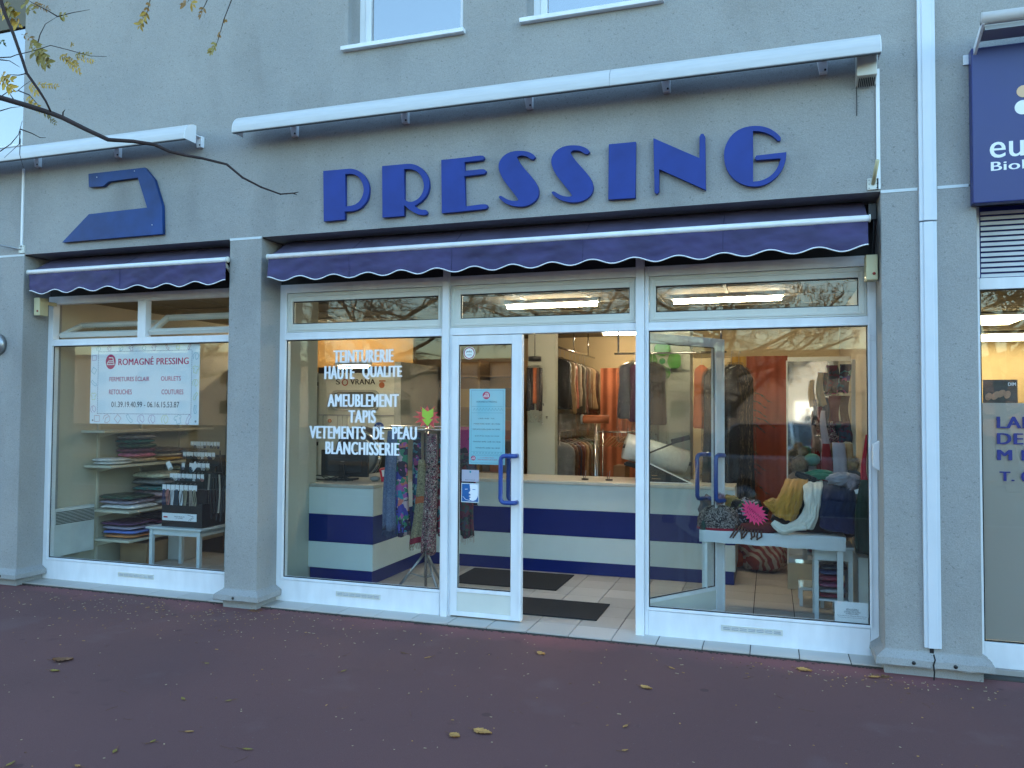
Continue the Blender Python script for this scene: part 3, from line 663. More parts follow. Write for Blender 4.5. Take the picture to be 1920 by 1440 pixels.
# round sticker, grey card and blue face sticker on the door
q = at(880, 662, y=DY); st = thing('round_sticker', 'small round white sticker with a red ring at the top of the door glass', 'sticker', q)
plate('disc', [circ(q.x, q.z, .048, 30)], DY-.0005, .0006, PAPER, st); plate('ring', [circ(q.x, q.z, .044, 30), circ(q.x, q.z, .037, 30)], DY-.0015, .0005, pm('red_ink', (.4, .03, .08), .6), st)
text('point', q.x-.022, q.x+.022, q.z+.0, q.z+.020, DY-.002, INK, st, bold=.02); text('relais', q.x-.02, q.x+.02, q.z-.018, q.z-.007, DY-.002, INK, st)
a, b, c, d = px_rect(866, 898, 881, 903, DY)
st = thing('sticker', 'pale lilac notice card just above the blue face sticker', 'sticker', (a, DY, c)); G().box(a, b, DY-.001, DY+.0006, c, d).build('card', pm('lilac_card', (.55, .52, .66), .6), st)
text('Bienvenue', a+.03, b-.03, c+.010, c+.016, DY-.002, INK, st); plate('badge', [circ((a+b)/2, d-.015, .008, 12)], DY-.002, .0004, pm('teal_badge', (.03, .3, .4), .5), st)
a, b, c, d = px_rect(865, 898, 906, 942, DY)
st = thing('sticker', 'blue and white sticker of two half faces low on the door glass', 'sticker', (a, DY, c)); G().box(a, b, DY-.001, DY+.0006, c, d).build('card', PAPER, st)
G().box(a+.006, b-.006, DY-.0022, DY-.0012, c+.006, d-.006).build('blue_field', pm('access_blue', (.01, .13, .42), .5), st)
X = lambda u: a+(b-a)*u; ZZ = lambda v: c+(d-c)*v
plate('face', [[(X(u), ZZ(v)) for u, v in [(.95, .95), (.95, .35), (.85, .15), (.68, .08), (.5, .12), (.47, .22), (.55, .28), (.42, .33), (.55, .38), (.50, .45), (.42, .48), (.52, .62), (.50, .78), (.48, .95)]]], DY-.0032, .0005, PAPER, st)
g = G(); g.ribbon([(X(.1), ZZ(.3)), (X(.25), ZZ(.15)), (X(.5), ZZ(.1))], .003, DY-.0034); g.ribbon([(X(.22), ZZ(.68)), (X(.36), ZZ(.69))], .004, DY-.0034); g.cur = 1; g.ribbon([(X(.65), ZZ(.68)), (X(.8), ZZ(.68))], .004, DY-.0040); g.build('features', [PAPER, MC['access_blue']], st)
# notice at the right window bottom
a, b, c, d = at(1565, 1150, y=.03).x, at(1629, 1150, y=.03).x, at(1597, 1170, y=.03).z, at(1597, 1129, y=.03).z
st = thing('notice_paper', 'white A4 notice in the lower corner of the window by the display table', 'notice', (a, .03, c)); G().box(a, b-.004, .029, .030, c, d).build('sheet', PAPER, st)
for k, (s, u0, u1, h) in enumerate((('AVIS A LA CLIENTELE', .34, .70, .018), ('LE MAGASIN VOUS ACCUEILLE', .28, .76, .012), ('DU MARDI AU SAMEDI', .33, .70, .012), ('Nous vous remercions de votre confiance et vous souhaitons une bonne visite', .08, .94, .008), ('Le port des vetements non retires apres un an ne sera plus garanti', .10, .92, .008))):
    z = c+(d-c)*(.60-k*.085); text(s, a+(b-a)*u0, a+(b-a)*u1, z, z+h*.8, .0282, INK, st)

# stars of coloured card
def star(name, cx, cz, y, r0, r1, n, mat, label, rz=None, jit=.15, xf=None, seed=1, th=.002):
    q = random.Random(seed); pts = []
    for k in range(2*n):
        rr_ = (r0 if k % 2 else r1)*(1+q.uniform(-jit, jit)); aa = math.pi*k/n; pts.append((cx+rr_*math.cos(aa), cz+(rz or 1)*rr_*math.sin(aa)))
    return plate(name, [pts], y, th, mat, None, loc=(cx, y, cz), label=label, cat='card sign')
FLP = pm('fluorescent_pink_card', (1, .05, .22), .5, var=.02); FLG = pm('fluorescent_green_card', (.38, .85, .03), .5, var=.02); REDC = pm('red_card', (.75, .02, .07), .5)
q = at(801, 782, y=.35)
stb = thing('card_sign', 'red starburst card with a green arrow above the scarf rack', 'card sign', q)
pts = []
for k in range(24):
    r_ = (.075 if k % 2 else .125)*(1+rnd.uniform(-.12, .1)); pts.append((q.x+r_*math.cos(math.pi*k/12), q.z+.78*r_*math.sin(math.pi*k/12)))
plate('starburst', [pts], .35, .002, REDC, stb)
f = lambda P: [(q.x+.055*u+.005, q.z+.075*v) for u, v in P]
plate('green_arrow', [f([(-.9, 1), (0, .6), (.9, .95), (.9, .1), (.25, -.25), (.85, -.2), (0, -1), (-.9, -.2), (-.25, -.25), (-.9, .1)])], .346, .0015, FLG, stb)

# ------------------------------------------------------------------ facade sign letters
LD = .035
def world_loop(pts, ox, oy, s, it=1): return smooth_loop([(p.x, p.z) for p in (at(ox+a/s, oy+b/s, y=YF-LD) for a, b in pts)], it)
Z6 = (440, 220, 3.2); Z7 = (1040, 60, 3.0)
def letter(loops, z, label, it=2):
    lp = [world_loop(l, *z, it) for l in loops]; cx = sum(p[0] for p in lp[0])/len(lp[0])
    o = plate('sign_letter', lp, YF-LD, LD-.006, BLUE, None, loc=(cx, YF-.006, 3.03), bev=.0008, label=label, cat='sign letter', group='blue letters of the shop sign')
    return o, lp
letter([[(532,322),(660,311),(700,307),(740,318),(775,345),(798,385),(807,430),(800,480),(780,520),(750,548),(710,563),(660,565),(660,612),(535,624)], [(662,341),(700,336),(740,352),(765,387),(776,430),(768,475),(745,510),(710,530),(662,535)]], Z6, 'blue P starting the word PRESSING')
letter([[(885,293),(1015,281),(1060,278),(1105,292),(1140,322),(1162,365),(1168,415),(1155,460),(1130,495),(1095,522),(1078,530),(1097,546),(1120,556),(1145,555),(1155,570),(1148,583),(1120,586),(1085,576),(1050,555),(1030,538),(1016,527),(1016,590),(887,601)], [(1016,310),(1060,309),(1100,327),(1125,360),(1138,410),(1128,455),(1105,487),(1070,507),(1040,508),(1016,492)]], Z6, 'blue R between the P and the E')
letter([[(1240,256),(1380,242),(1475,228),(1492,232),(1496,243),(1488,256),(1378,268),(1378,322),(1485,310),(1502,314),(1507,325),(1498,338),(1378,352),(1383,535),(1495,520),(1512,524),(1517,536),(1508,548),(1383,562),(1243,575)]], Z6, 'blue E with three thin round-ended arms')
Sp = [(1790,252),(1775,250),(1760,238),(1735,228),(1705,230),(1693,240),(1700,258),(1730,300),(1775,350),(1810,395),(1825,440),(1820,475),(1800,505),(1765,527),(1720,537),(1670,532),(1630,518),(1600,498),(1585,478),(1592,470),(1605,474),(1625,488),(1655,500),(1690,503),(1703,495),(1690,475),(1650,425),(1605,365),(1585,315),(1583,280),(1600,245),(1630,218),(1670,203),(1720,200),(1765,207),(1795,225),(1803,238)]
o, lp = letter([Sp], Z6, 'blue S directly after the E, first of the two')
sh = [[(x+.3875, z) for x, z in lp[0]]]
plate('sign_letter', sh, YF-LD, LD-.006, BLUE, None, loc=(-1.25, YF-.006, 3.03), bev=.0008, label='blue S directly before the I, second of the two', cat='sign letter', group='blue letters of the shop sign')
letter([[(305,632),(456,618),(453,932),(302,942)]], Z7, 'blue I, a plain solid bar', 0)
letter([[(556,598),(815,710),(815,590),(822,575),(835,572),(846,590),(850,888),(587,770),(587,895),(575,912),(562,900)]], Z7, 'blue N with thin rounded uprights', 0)
letter([[(1272,600),(1268,612),(1255,612),(1235,590),(1200,570),(1160,558),(1115,556),(1115,842),(1160,838),(1210,815),(1245,780),(1266,735),(1272,710),(1135,720),(1127,708),(1135,695),(1303,676),(1300,720),(1280,775),(1245,820),(1195,855),(1140,870),(1085,866),(1030,845),(985,805),(958,750),(951,695),(960,640),(990,585),(1035,548),(1090,530),(1150,527),(1205,540),(1245,565),(1270,590)]], Z7, 'blue G ending the word PRESSING')
irn = plate('iron_sign', [world_loop([(498,978),(815,943),(868,1010),(912,1155),(915,1315),(350,1363),(500,1205),(828,1168),(775,998),(612,1020),(580,1047),(500,1052)], 0, 0, 3, 0)], YF-LD, LD-.006, BLUEI, None, loc=(-5.2, YF-.006, 3.02), bev=.0008, label='flat blue sign in the shape of a clothes iron above the left window', cat='sign')
g = G()
for a, b in ((545, 997), (757, 962), (856, 1265)):
    p = at(a/3, b/3, y=YF-LD-.001); g.cyl(p, (0, -1, 0), .004, .003, 8)
g.build('screw', WHITE, irn)

# ------------------------------------------------------------------ hoods over the signs
def hood(x0, x1, label, brackets, ztop=3.84, seam=None, proj=.24):
    """quarter-round white hood standing off the wall on small brackets"""
    t = thing('sign_hood', label, 'hood', ((x0+x1)/2, YF, 3.7)); yb = YF-.105; yf = YF-proj; HH = .145
    prof = [(yb, ztop)]+[(yb-.01-(proj-.115)*math.sin(a), ztop-HH+.02+(HH-.02)*math.cos(a)) for a in [k*math.pi/2/8 for k in range(9)]]+[(yf, ztop-HH), (yf+.006, ztop-HH)]
    inner = [(y+.006 if i else y, z-.006) for i, (y, z) in enumerate(prof[:-1])][::-1]
    for a, b in ([(x0, x1)] if not seam else [(x0, seam-.0015), (seam+.0015, x1)]):
        g = G(); pr = prof[:-1]; n = len(pr)
        vs = [(x, y, z) for x in (a, b) for y, z in pr]+[(x, y+.004, z-.005) for x in (a, b) for y, z in pr]
        fs = []
        for i in range(n-1):
            fs += [(i, i+1, n+i+1, n+i), (2*n+i, 3*n+i, 3*n+i+1, 2*n+i+1)]
            fs += [(i, 2*n+i, 2*n+i+1, i+1), (n+i, n+i+1, 3*n+i+1, 3*n+i)]
        fs += [(0, n, 3*n, 2*n), (n-1, 3*n-1, 4*n-1, 2*n-1)]
        g.smooth = False; g._add(vs, fs); g.build('hood_shell', HOOD, t)
    for a, b in ((x0-.004, x0-.0005), (x1+.0005, x1+.004)):
        G().prismx([(y, z) for y, z in prof[:-1]]+[(yb, ztop-HH)], a, b).build('end_cap', WHITE, t)
    G().box(x0, x1, yb+.0005, yb+.006, ztop-.03, ztop-.008).build('rear_rail', WHITE, t)
    G().box(x0, x1, yf+.003, yf+.022, ztop-HH-.009, ztop-HH-.0005).build('front_lip', DARKM, t)
    for x in brackets:
        g = G(); g.prism([(x-.040, ztop-.06), (x-.024, ztop-.150), (x+.022, ztop-.150), (x+.022, ztop-.06)], YF-.034, YF+.001); g.box(x-.02, x+.02, YF-.15, YF-.0345, ztop-.075, ztop-.065); bo = g.build('bracket', WHITE, t, bev=.002)
        G().cyl((x+.008, YF-.0345, ztop-.132), (0, -1, 0), .007, .004, 10).build('bolt', DARKM, bo)
    return t
hd = hood(-3.93, .632, 'long white quarter-round hood above the PRESSING letters', [-3.515, -2.563, -1.6, -.644, .331], ztop=3.855, seam=-.99)
hood(-7.6, -4.385, 'white quarter-round hood above the blue iron sign', [-7.1, -6.147, -5.254, -4.41], ztop=3.855)
g = thing('sign_hood', 'white round-nosed hood above the dark blue sign at the right edge', 'hood', (1.5, YF, 3.8))
G().tube([(1.15, -.52, 3.815), (3.9, -.52, 3.815)], .035, 14).build('hood_shell', HOOD, g)
G().prismx([(-.50, 3.80), (-.54, 3.775), (-.27, 3.66), (-.262, 3.70)], 1.15, 1.165).build('bracket', WHITE, g)
G().box(1.17, 3.9, -.51, -.36, 3.752, 3.775).build('reflector', pm('grey_reflector', (.3, .32, .34), .5), g)
G().box(1.11, 1.17, YF-.012, YF, 3.66, 3.72).build('wall_plate', WHITE, g, bev=.002)

# conduits, alarm box, flag holders, controllers
def small(name, label, cat, loc): return thing(name, label, cat, loc)
for x, z0, z1, lb in ((-6.331, 3.0, 3.71, 'thin white cable conduit dropping from the hood left of the iron sign'), (.641, 2.95, 3.70, 'thin white cable conduit dropping from the right end of the long hood')):
    G().box(x-.011, x+.011, YF-.012, YF+.001, z0, z1).build('cable_conduit', WHITE, loc=(x, YF, z0), label=lb, cat='conduit', bev=.002)
al = small('alarm_box', 'cream alarm siren box under the right end of the long hood', 'alarm box', (.57, YF, 3.6))
G().prismx([(YF+.001, 3.80), (YF+.001, 3.60), (YF-.10, 3.635), (YF-.10, 3.80)], .515, .628).build('housing', WHITE2, al, bev=.003)
g = G()
for k in range(9): g.obox((.53+k*.0105, YF-.055, 3.607), (.003, 0, 0), (0, .035, -.012), (0, .001, .003))
g.build('grille', DARKM, al); G().tube([(.52, YF-.01, 3.61), (.522, YF-.008, 3.5), (.521, YF-.008, 3.42)], .0025, 6).build('cable', DARKM, al)
for x, z, d, lb in ((.612, 2.985, Vector((.01, -.12, .11)), 'white flag holder tube on its plate above the right awning end'), (-6.325, 2.985, Vector((-.28, -.10, .055)), 'long white rod on a wall plate above the left awning end')):
    t = small('pole_bracket', lb, 'bracket', (x, YF, z))
    G().box(x-.035, x+.03, YF-.012, YF+.001, z-.035, z+.035).build('wall_plate', WHITE2, t, bev=.002)
    G().tube([(x-.002, YF-.01, z), Vector((x, YF-.01, z))+d*(1 if x > 0 else 1)], .012 if x > 0 else .008, 12).build('holder', CREAMB if x > 0 else STEEL, t)
    g = G()
    for u in (-.025, .02):
        for v in (-.025, 0, .025): g.cyl((x+u, YF-.0125, z+v), (0, -1, 0), .003, .001, 8)
    g.build('screw', DARKM, t)
for px, py, s, lb in ((78, 575, 1, 'yellowed control box at the left awning end'), (1633, 502, 1, 'yellowed control box at the right awning end')):
    p = at(px, py, y=-.14); t = small('awning_control_box', lb, 'control box', p)
    G().box(p.x-.035*s, p.x+.035*s, -.19, -.10, p.z-.085, p.z+.075).build('housing', CREAMB, t, bev=.006)
    G().box(p.x-.02, p.x+.02, -.10, -.0, p.z+.02, p.z+.05).build('arm', CREAMB, t)
    G().cyl((p.x+.012, -.1905, p.z-.045), (0, -1, 0), .009, .004, 12).build('button', pm('dull_red', (.3, .03, .02), .5), t)
t = small('doorbell_box', 'small white wedge box on the frame edge at the wide pillar', 'box', (.64, 0, 1.3))
G().prism([(.653, 1.40), (.653, 1.21), (.615, 1.235), (.615, 1.375)], -.10, -.03).build('housing', WHITE, t, bev=.003)
g = G(); g.tube([(.625, -.02, 2.055+.02*math.sin(a)) if 0 else (.625+.018*math.cos(a), -.015, 2.06+.018*math.sin(a)) for a in [k*.7 for k in range(9)]], .002, 5); g.build('cable_hook', WHITE, t)
lm = small('wall_lamp', 'round grey wall lamp on the pillar at the left edge', 'lamp', (-6.56, YF, 2.14))
G().cyl((-6.575, YF+.001, 2.14), (0, -1, 0), .095, .05, 28, .085).build('rim', STEEL, lm); G().cyl((-6.575, YF-.0495, 2.14), (0, -1, 0), .07, .015, 24, .05).build('lens', pm('dull_lens', (.4, .42, .42), .3), lm)

# ------------------------------------------------------------------ awnings
def awning(x0, x1, label, ncell, seams, seed):
    t = thing('awning', label, 'awning', ((x0+x1)/2, -.1, 2.8)); yb, zb, yfr, zf = -.065, 2.925, -.295, 2.768
    sd = seed
    def top(u, v):
        x = x0+.01+(x1-x0-.02)*u
        sag = .006*math.sin(math.pi*v)+.004*noise.noise(Vector((x*2.3, v*3, sd)))+.002*noise.noise(Vector((x*14, v*5, sd)))+.006*abs(math.sin(x*1.6+sd))*v*(1-v)*2
        return (x, yb+(yfr+.006-yb)*v, zb+(zf+.01-zb)*v-sag)
    g = G(); g.smooth = True; g.grid(top, 120, 8); g.build('canvas', AWN2, t)
    L = x1-x0
    def val(u, v):
        x = x0+.012+(L-.024)*u; c = (u*ncell) % 1
        zlow = 2.590+.017*math.cos(2*math.pi*u*ncell)+.003*noise.noise(Vector((x*2, 0, sd)))
        y = yfr-.008+.020*v*math.sin(x*5.1+sd)*.5+.012*v*noise.noise(Vector((x*2.6, v, sd)))+.010*noise.noise(Vector((x*7+v*2.5, v*3, sd)))+.005*noise.noise(Vector((x*19-v*5, v*4, sd)))
        return (x, y, (zf-.02)+(zlow-(zf-.02))*v)
    g = G(); g.smooth = True; g.grid(val, 260, 8); vo = g.build('valance', AWN, t)
    g = G(); g.tube([Vector(val(k/260, 1))+Vector((0, -.001, -.003)) for k in range(261)], .0045, 5); g.build('white_piping', WHITE, vo)
    G().tube([(x0, yfr, zf), (x1, yfr, zf)], .021, 14).build('front_bar', WHITE, t)
    g = G()
    for x in (x0-.002, x1-.006): g.cyl((x, yfr, zf), (1, 0, 0), .024, .008, 16)
    g.build('end_cap', WHITE2, t)
    if seams:
        g = G()
        for u in seams:
            g.tube([Vector(top(u, k/6))+Vector((0, -.0005, .0015)) for k in range(7)], .0015, 4); g.tube([Vector(val(u, k/6))+Vector((0, -.001, 0)) for k in range(7)], .0015, 4)
        g.build('seam', pm('seam_dark', (.012, .012, .05), .8), t)
    G().tube([(x0+.02, -.028, 2.905), (x1-.02, -.028, 2.905)], .03, 12).build('roller', DARKM, t)
    for x in (x0+.05, x1-.05):
        g = G(); g.tube([(x, -.01, 2.70), (x, -.16, 2.66), (x, yfr+.01, zf-.01)], .014, 8); g.build('folding_arm', WHITE2, t)
    return t
awning(-6.205, -4.108, 'small dark blue awning with scalloped white edge over the left window', 7, [.485], 1.3)
awning(-3.735, .588, 'long dark blue awning with scalloped white edge over the door', 15, [.165, .36, .585, .8], 4.1)
g = G()
for k in range(3): g.tube([(.625+.006*k, -.05-.02*k, 2.9), (.628, -.08-.02*k, 2.75), (.632-.004*k, -.07, 2.55), (.63, -.06, 2.45)], .004, 5)
g.box(.60, .645, -.12, -.06, 2.80, 2.90); g.build('awning_cables', DARKM, loc=(.63, -.06, 2.5), label='bunch of dark cables and bracket beside the right awning end', cat='cable')

# ------------------------------------------------------------------ neighbouring laboratory
sg = thing('lab_sign', 'dark blue lightbox sign cut by the right edge of the picture', 'sign', (2.4, YF, 2.8))
SB = pm('sign_navy', (.018, .028, .16), .35, var=.04)
G().box(1.138, 3.6, YF-.075, YF-.002, 2.806, 3.73).build('panel', SB, sg, bev=.006)
SY = YF-.0765
p = at(1856, 297, y=SY); q = at(1922, 300, y=SY); text('eurofins', p.x, p.x+.155*4.1, p.z, at(1856, 262, y=SY).z+.03, SY, LETW, sg, bold=.012)
p = at(1858, 326, y=SY); text('Biologie Médicale', p.x, p.x+.155*5.4, p.z, at(1858, 304, y=SY).z, SY, LETW, sg, bold=.03)
p = at(1919, 171, y=SY); plate('dot', [circ(p.x, p.z, .035)], SY-.001, .001, pm('peach_dot', (.75, .5, .3), .5), sg)
p = at(1918, 201, y=SY); plate('dot', [circ(p.x, p.z, .042)], SY-.001, .001, LETW, sg)
ns = thing('lab_window', 'laboratory window with frosted film and blue lettering at the right edge', 'shop window', (2.4, -.1, 0))
NY = -.10
G().frame(1.173, 3.9, .055, 2.40, .045, .05, .15, .07, NY, NY+.07).build('frame', WHITE, ns, bev=.003)
g = G(); t_ = .008; g.frame(1.219, 3.85, .206, 2.33, t_, t_, t_, t_, NY+.015, NY+.02); g.build('gasket', GASK, ns)
G().box(1.216, 3.853, NY+.021, NY+.027, .203, 2.333).build('pane', PANE, ns)
FR = bpy.data.materials.new('frosted_film'); FR.use_nodes = True; _b = FR.node_tree.nodes['Principled BSDF']; _b.inputs['Base Color'].default_value = (.52, .46, .42, 1); _b.inputs['Roughness'].default_value = .35; _b.inputs['Transmission Weight'].default_value = .25
G().box(1.228, 3.84, NY+.029, NY+.0305, .214, 1.64).build('frosted_film', FR, ns)
G().box(1.173, 3.9, NY-.02, NY+.10, .0205, .0545).build('threshold', pm('threshold_stone', (.34, .32, .30), .8), ns, bev=.003)
G().box(3.9005, 6.4, NY-.01, .15, .03, 2.90).build('end_wall', M_STUC, ns)
LBL = pm('lab_blue', (.015, .02, .19), .5)
p = at(1869, 820, y=NY+.02)
for s, y0, y1, wf, sp in (('LABORATOIRE', 781, 803, 5.6, 0), ('DE BIOLOGIE', 812, 833, 5.2, 0), ('M É D I C A L E', 838, 863, 5.9, 0)):
    text(s, p.x, p.x+.136*wf, at(1885, y1, y=NY+.02).z, at(1885, y0, y=NY+.02).z, NY+.0195, LBL, ns, bold=.06)
text('T. 01 39 65 11 22', at(1874, 890, y=NY+.02).x, at(1874, 890, y=NY+.02).x+.72, at(1885, 902, y=NY+.02).z, at(1885, 884, y=NY+.02).z, NY+.0195, LBL, ns, bold=.06)
# slatted shutter above the window, each blade a part
shu = thing('slatted_blind', 'blue and white slatted blind between the dark sign and the laboratory window', 'blind', (2.4, -.1, 2.4))
nb = 13
for k in range(nb):
    z = 2.415+k*.032
    g = G(); g.obox((2.55, NY+.01, z), (1.32, 0, 0), (0, .004, .001), (0, -.002, .0095)); g.build('slat', pm('white_slat', (.7, .75, .8), .4), shu)
G().box(1.225, 3.87, NY+.03, NY+.04, 2.405, 2.84).build('backing', pm('slat_blue', (.02, .03, .22), .5), shu)
G().box(1.175, 1.221, NY, NY+.06, 2.403, 2.84).build('side_rail', WHITE, shu)
# poster and lights inside the laboratory
pz = thing('picture_poster', 'dark photographic poster of clasped hands with white DIM letters behind the laboratory glass', 'poster', (1.3, .0, 1.65))
px0, px1, pz0, pz1 = at(1843, 730, y=.0).x, at(1908, 730, y=.0).x, at(1875, 757, y=.0).z, at(1875, 712, y=.0).z
G().box(px0, px1, .0, .004, pz0, pz1).build('sheet', pm('poster_dark', (.06, .05, .05), .4, var=.4, vs=14), pz)
SK = pm('poster_skin', (.42, .22, .14), .5, var=.25, vs=20)
for k, (u, v, a, L) in enumerate(((.16, .3, 1.1, .5), (.36, .34, .9, .62), (.52, .42, .7, .6), (.70, .38, 1.2, .5))):
    c_, s_ = math.cos(a), math.sin(a); W_ = px1-px0; H_ = pz1-pz0
    pts = [(px0+W_*u+.03*math.cos(b)*1.0*c_*L*1.6-.018*math.sin(b)*s_, pz0+H_*v+.05*math.cos(b)*s_*L+.018*math.sin(b)*c_) for b in [2*math.pi*i/18 for i in range(18)]]
    plate('printed_finger', [pts], -.0015-.0006*k, .0005, SK, pz)
text('DIM', px1-.052, px1-.010, pz1-.038, pz1-.018, -.006, LETW, pz, bold=.04)
GLOW2 = tube_light('lab_panel_light', (1, .84, .50), 2.2)
for (a, b, c, d), lb in zip(((1838, 1905, 592, 606), (1838, 1990, 627, 637), (1836, 1866, 658, 665)), ('nearest', 'middle, longest', 'farthest and smallest')):
    y = {592: 1.6, 627: 2.6, 658: 4.0}[c]; p0 = at(a, (c+d)/2, z=2.42); p1 = at(b, (c+d)/2, z=2.42)
    t = thing('ceiling_light', 'lit white panel light in the laboratory, the %s of three' % lb, 'light', p0, 'lights in the laboratory')
    x0_, x1_ = p0.x-(.6 if c != 658 else .3), p1.x; yy = p0.y
    e = at(a, c, z=2.42).y; f_ = at(a, d, z=2.42).y
    G().box(x0_, x1_, min(e, f_), max(e, f_), 2.40, 2.418).build('diffuser', GLOW2, t); G().box(x0_-.02, x1_+.02, min(e, f_)-.02, max(e, f_)+.02, 2.419, 2.44).build('housing', WHITE, t)
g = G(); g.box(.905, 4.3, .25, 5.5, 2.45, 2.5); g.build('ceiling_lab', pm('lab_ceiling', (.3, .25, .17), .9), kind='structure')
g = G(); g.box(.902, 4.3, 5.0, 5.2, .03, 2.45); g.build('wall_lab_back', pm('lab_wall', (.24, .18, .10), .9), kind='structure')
# cables of the frosted silhouette: a swivel chair inside the laboratory
ch = thing('office_chair', 'dark swivel chair seen blurred through the frosted film', 'chair', (1.75, .45, .03))
CG = pm('chair_dark', (.05, .055, .065), .7)
G().ball((1.72, .35, .85), (.17, .05, .24), 18, 10).build('backrest', CG, ch); G().box(1.55, 1.95, .35, .75, .46, .53).build('seat', CG, ch, bev=.03)
G().tube([(1.75, .5, .46), (1.75, .5, .15)], .025, 10).build('column', STEEL, ch)
for k in range(5): G().tube([(1.75, .5, .15), (1.75+.28*math.cos(k*1.257), .5+.28*math.sin(k*1.257), .06)], .016, 6).build('leg', STEEL, ch)


# ================================================================== inside the left window
# wall heater
ht_ = thing('wall_heater', 'white electric wall heater low on the left side wall', 'heater', (-6.33, .3, .2))
hy0, hy1, hz0, hz1 = .07, .53, .20, .64
G().box(-6.326, -6.255, hy0, hy1, hz0, hz1).build('casing', pm('heater_white', (.62, .68, .68), .4), ht_, bev=.008)
for k in range(9):
    z = hz1-.03-k*.0135; G().box(-6.254, -6.250, hy0+.02, hy1-.012, z-.0045, z+.0015).build('louvre', DARKM, ht_)
# shelves on rails along the left wall
sf = thing('wall_shelves', 'white wall shelves on slotted rails along the left wall', 'shelf', (-6.3, 1.1, .03))
SHW = pm('shelf_cream', (.60, .58, .47), .5, var=.03)
for y in (.62, 1.18, 1.75): G().box(-6.329, -6.312, y-.012, y+.012, FLZ+.004, 2.1).build('rail', SHW, sf)
shz = {'top': 1.022, 'middle': .585, 'bottom': .30}
for nm, z, y0, x1 in (('top', 1.022, .44, -5.98), ('middle', .585, .53, -5.84), ('bottom', .30, .56, -5.86), ('high', 1.36, .40, -6.02)):
    sh_ = G().box(-6.31, x1, y0, 1.95, z-.022, z).build('shelf_board', SHW, sf, bev=.002)
    for y in (.62, 1.18, 1.75): G().prism([(-6.31, z-.023), (-6.05, z-.023), (-6.31, z-.08)], y-.004, y+.004).build('bracket', SHW, sh_)
CN = {'teal': (.02, .16, .17), 'dark green': (.02, .06, .04), 'plum': (.14, .03, .07), 'pink': (.45, .12, .22), 'white': (.62, .68, .74), 'beige': (.42, .36, .28), 'mustard': (.42, .26, .05), 'brown': (.13, .08, .05), 'grey': (.22, .22, .24),
      'lilac grey': (.28, .25, .33), 'dark blue': (.02, .03, .09), 'cornflower blue': (.10, .17, .5), 'orange': (.6, .20, .07), 'purple': (.10, .04, .10), 'pale pink': (.5, .34, .36), 'wine red': (.16, .015, .03), 'cream': (.55, .5, .4), 'black': (.02, .02, .025), 'rust': (.24, .09, .05)}
def fold(cname, x0, x1, y0, y1, z0, z1, label, wrap=True, seed=0, group='bagged laundry on the wall shelves'):
    """folded cloth: soft layered block, in clear film when wrapped"""
    cx, cy, cz = (x0+x1)/2, (y0+y1)/2, z0
    t = thing('folded_laundry', label, 'laundry', (cx, cy, cz), group)
    def blk(gx, amp, fs):
        g = G(); g.smooth = True; n = 40; rings = []
        for j in range(9):
            tz = j/8; e = math.sin(math.pi*min(1, max(0, tz*.94+.03)))**.35; rg = []
            for k in range(n):
                a = 2*math.pi*k/n; c_, s_ = math.cos(a), math.sin(a)
                u = math.copysign(abs(c_)**.35, c_); v = math.copysign(abs(s_)**.35, s_)
                p = Vector((u*2, v*2, tz*2))
                d = 1+amp*noise.noise(p*1.3+Vector((seed, 0, 0)))+.02*math.sin(tz*fs)
                rg.append(Vector((cx+u*(x1-x0)/2*e*d+gx*u, cy+v*(y1-y0)/2*e*d+gx*v, z0+(z1-z0)*tz*(1+.12*noise.noise(p*.9+Vector((0, seed, 0))))+(gx*.6 if tz > .5 else 0))))
            rings.append(rg)
        g.rings(rings); return g
    blk(0, .10, 26).build('cloth', pm('cloth_'+cname.replace(' ', '_'), tuple(min(.75, c*1.5) for c in CN[cname]), .9, var=.25, vs=25, bump=1, bs=60), t)
    if wrap: blk(.006, .16, 9).build('plastic_wrap', FILM, t)
    return t
def stack(shelf, x0, x1, y0, y1, z, items, hgt, where, seed=0, wrap=True, grp=None):
    q = random.Random(seed)
    for i, c in enumerate(items):
        pos = 'lowest' if i == 0 else 'topmost' if i == len(items)-1 else ['second', 'third', 'fourth', 'fifth', 'sixth'][i-1]+' from below'
        h = hgt*q.uniform(.85, 1.15); dx = q.uniform(-.015, .015)
        kw = {'group': grp} if grp else {}
        fold(c, x0+dx, x1+dx+q.uniform(-.02, .02), y0+q.uniform(-.01, .01), y1+q.uniform(-.02, .02), z, z+h, '%s %s, %s of the stack %s' % (c, 'bagged cloth' if wrap else 'folded cloth', pos, where), wrap and c != 'white', seed*10+i, **kw); z += h*.93
stack('top', -6.30, -6.05, .50, .78, 1.024, ['white', 'white'], .035, 'at the front, top shelf', 1)
stack('top', -6.30, -6.02, .80, 1.10, 1.024, ['beige', 'pink', 'plum', 'dark green', 'teal', 'grey'], .048, 'behind the white towels, top shelf', 2)
stack('top', -6.30, -6.00, 1.13, 1.45, 1.024, ['mustard', 'beige', 'brown'], .05, 'mid length, top shelf', 3)
stack('top', -6.30, -6.02, 1.5, 1.85, 1.024, ['rust', 'grey'], .06, 'far end, top shelf', 4)
stack('mid', -6.28, -5.87, .57, .95, .587, ['white', 'lilac grey', 'dark green'], .045, 'at the front, middle shelf', 5)
stack('mid', -6.28, -5.87, .98, 1.40, .587, ['grey', 'pale pink', 'teal', 'grey', 'cream'], .068, 'mid length, middle shelf', 6)
stack('mid', -6.28, -5.87, 1.43, 1.88, .587, ['plum', 'pale pink', 'cream', 'cream', 'grey', 'cream'], .07, 'far end, middle shelf', 7)
stack('low', -6.28, -5.88, .60, 1.0, .302, ['orange', 'cornflower blue', 'lilac grey', 'purple'], .045, 'at the front, bottom shelf', 8)
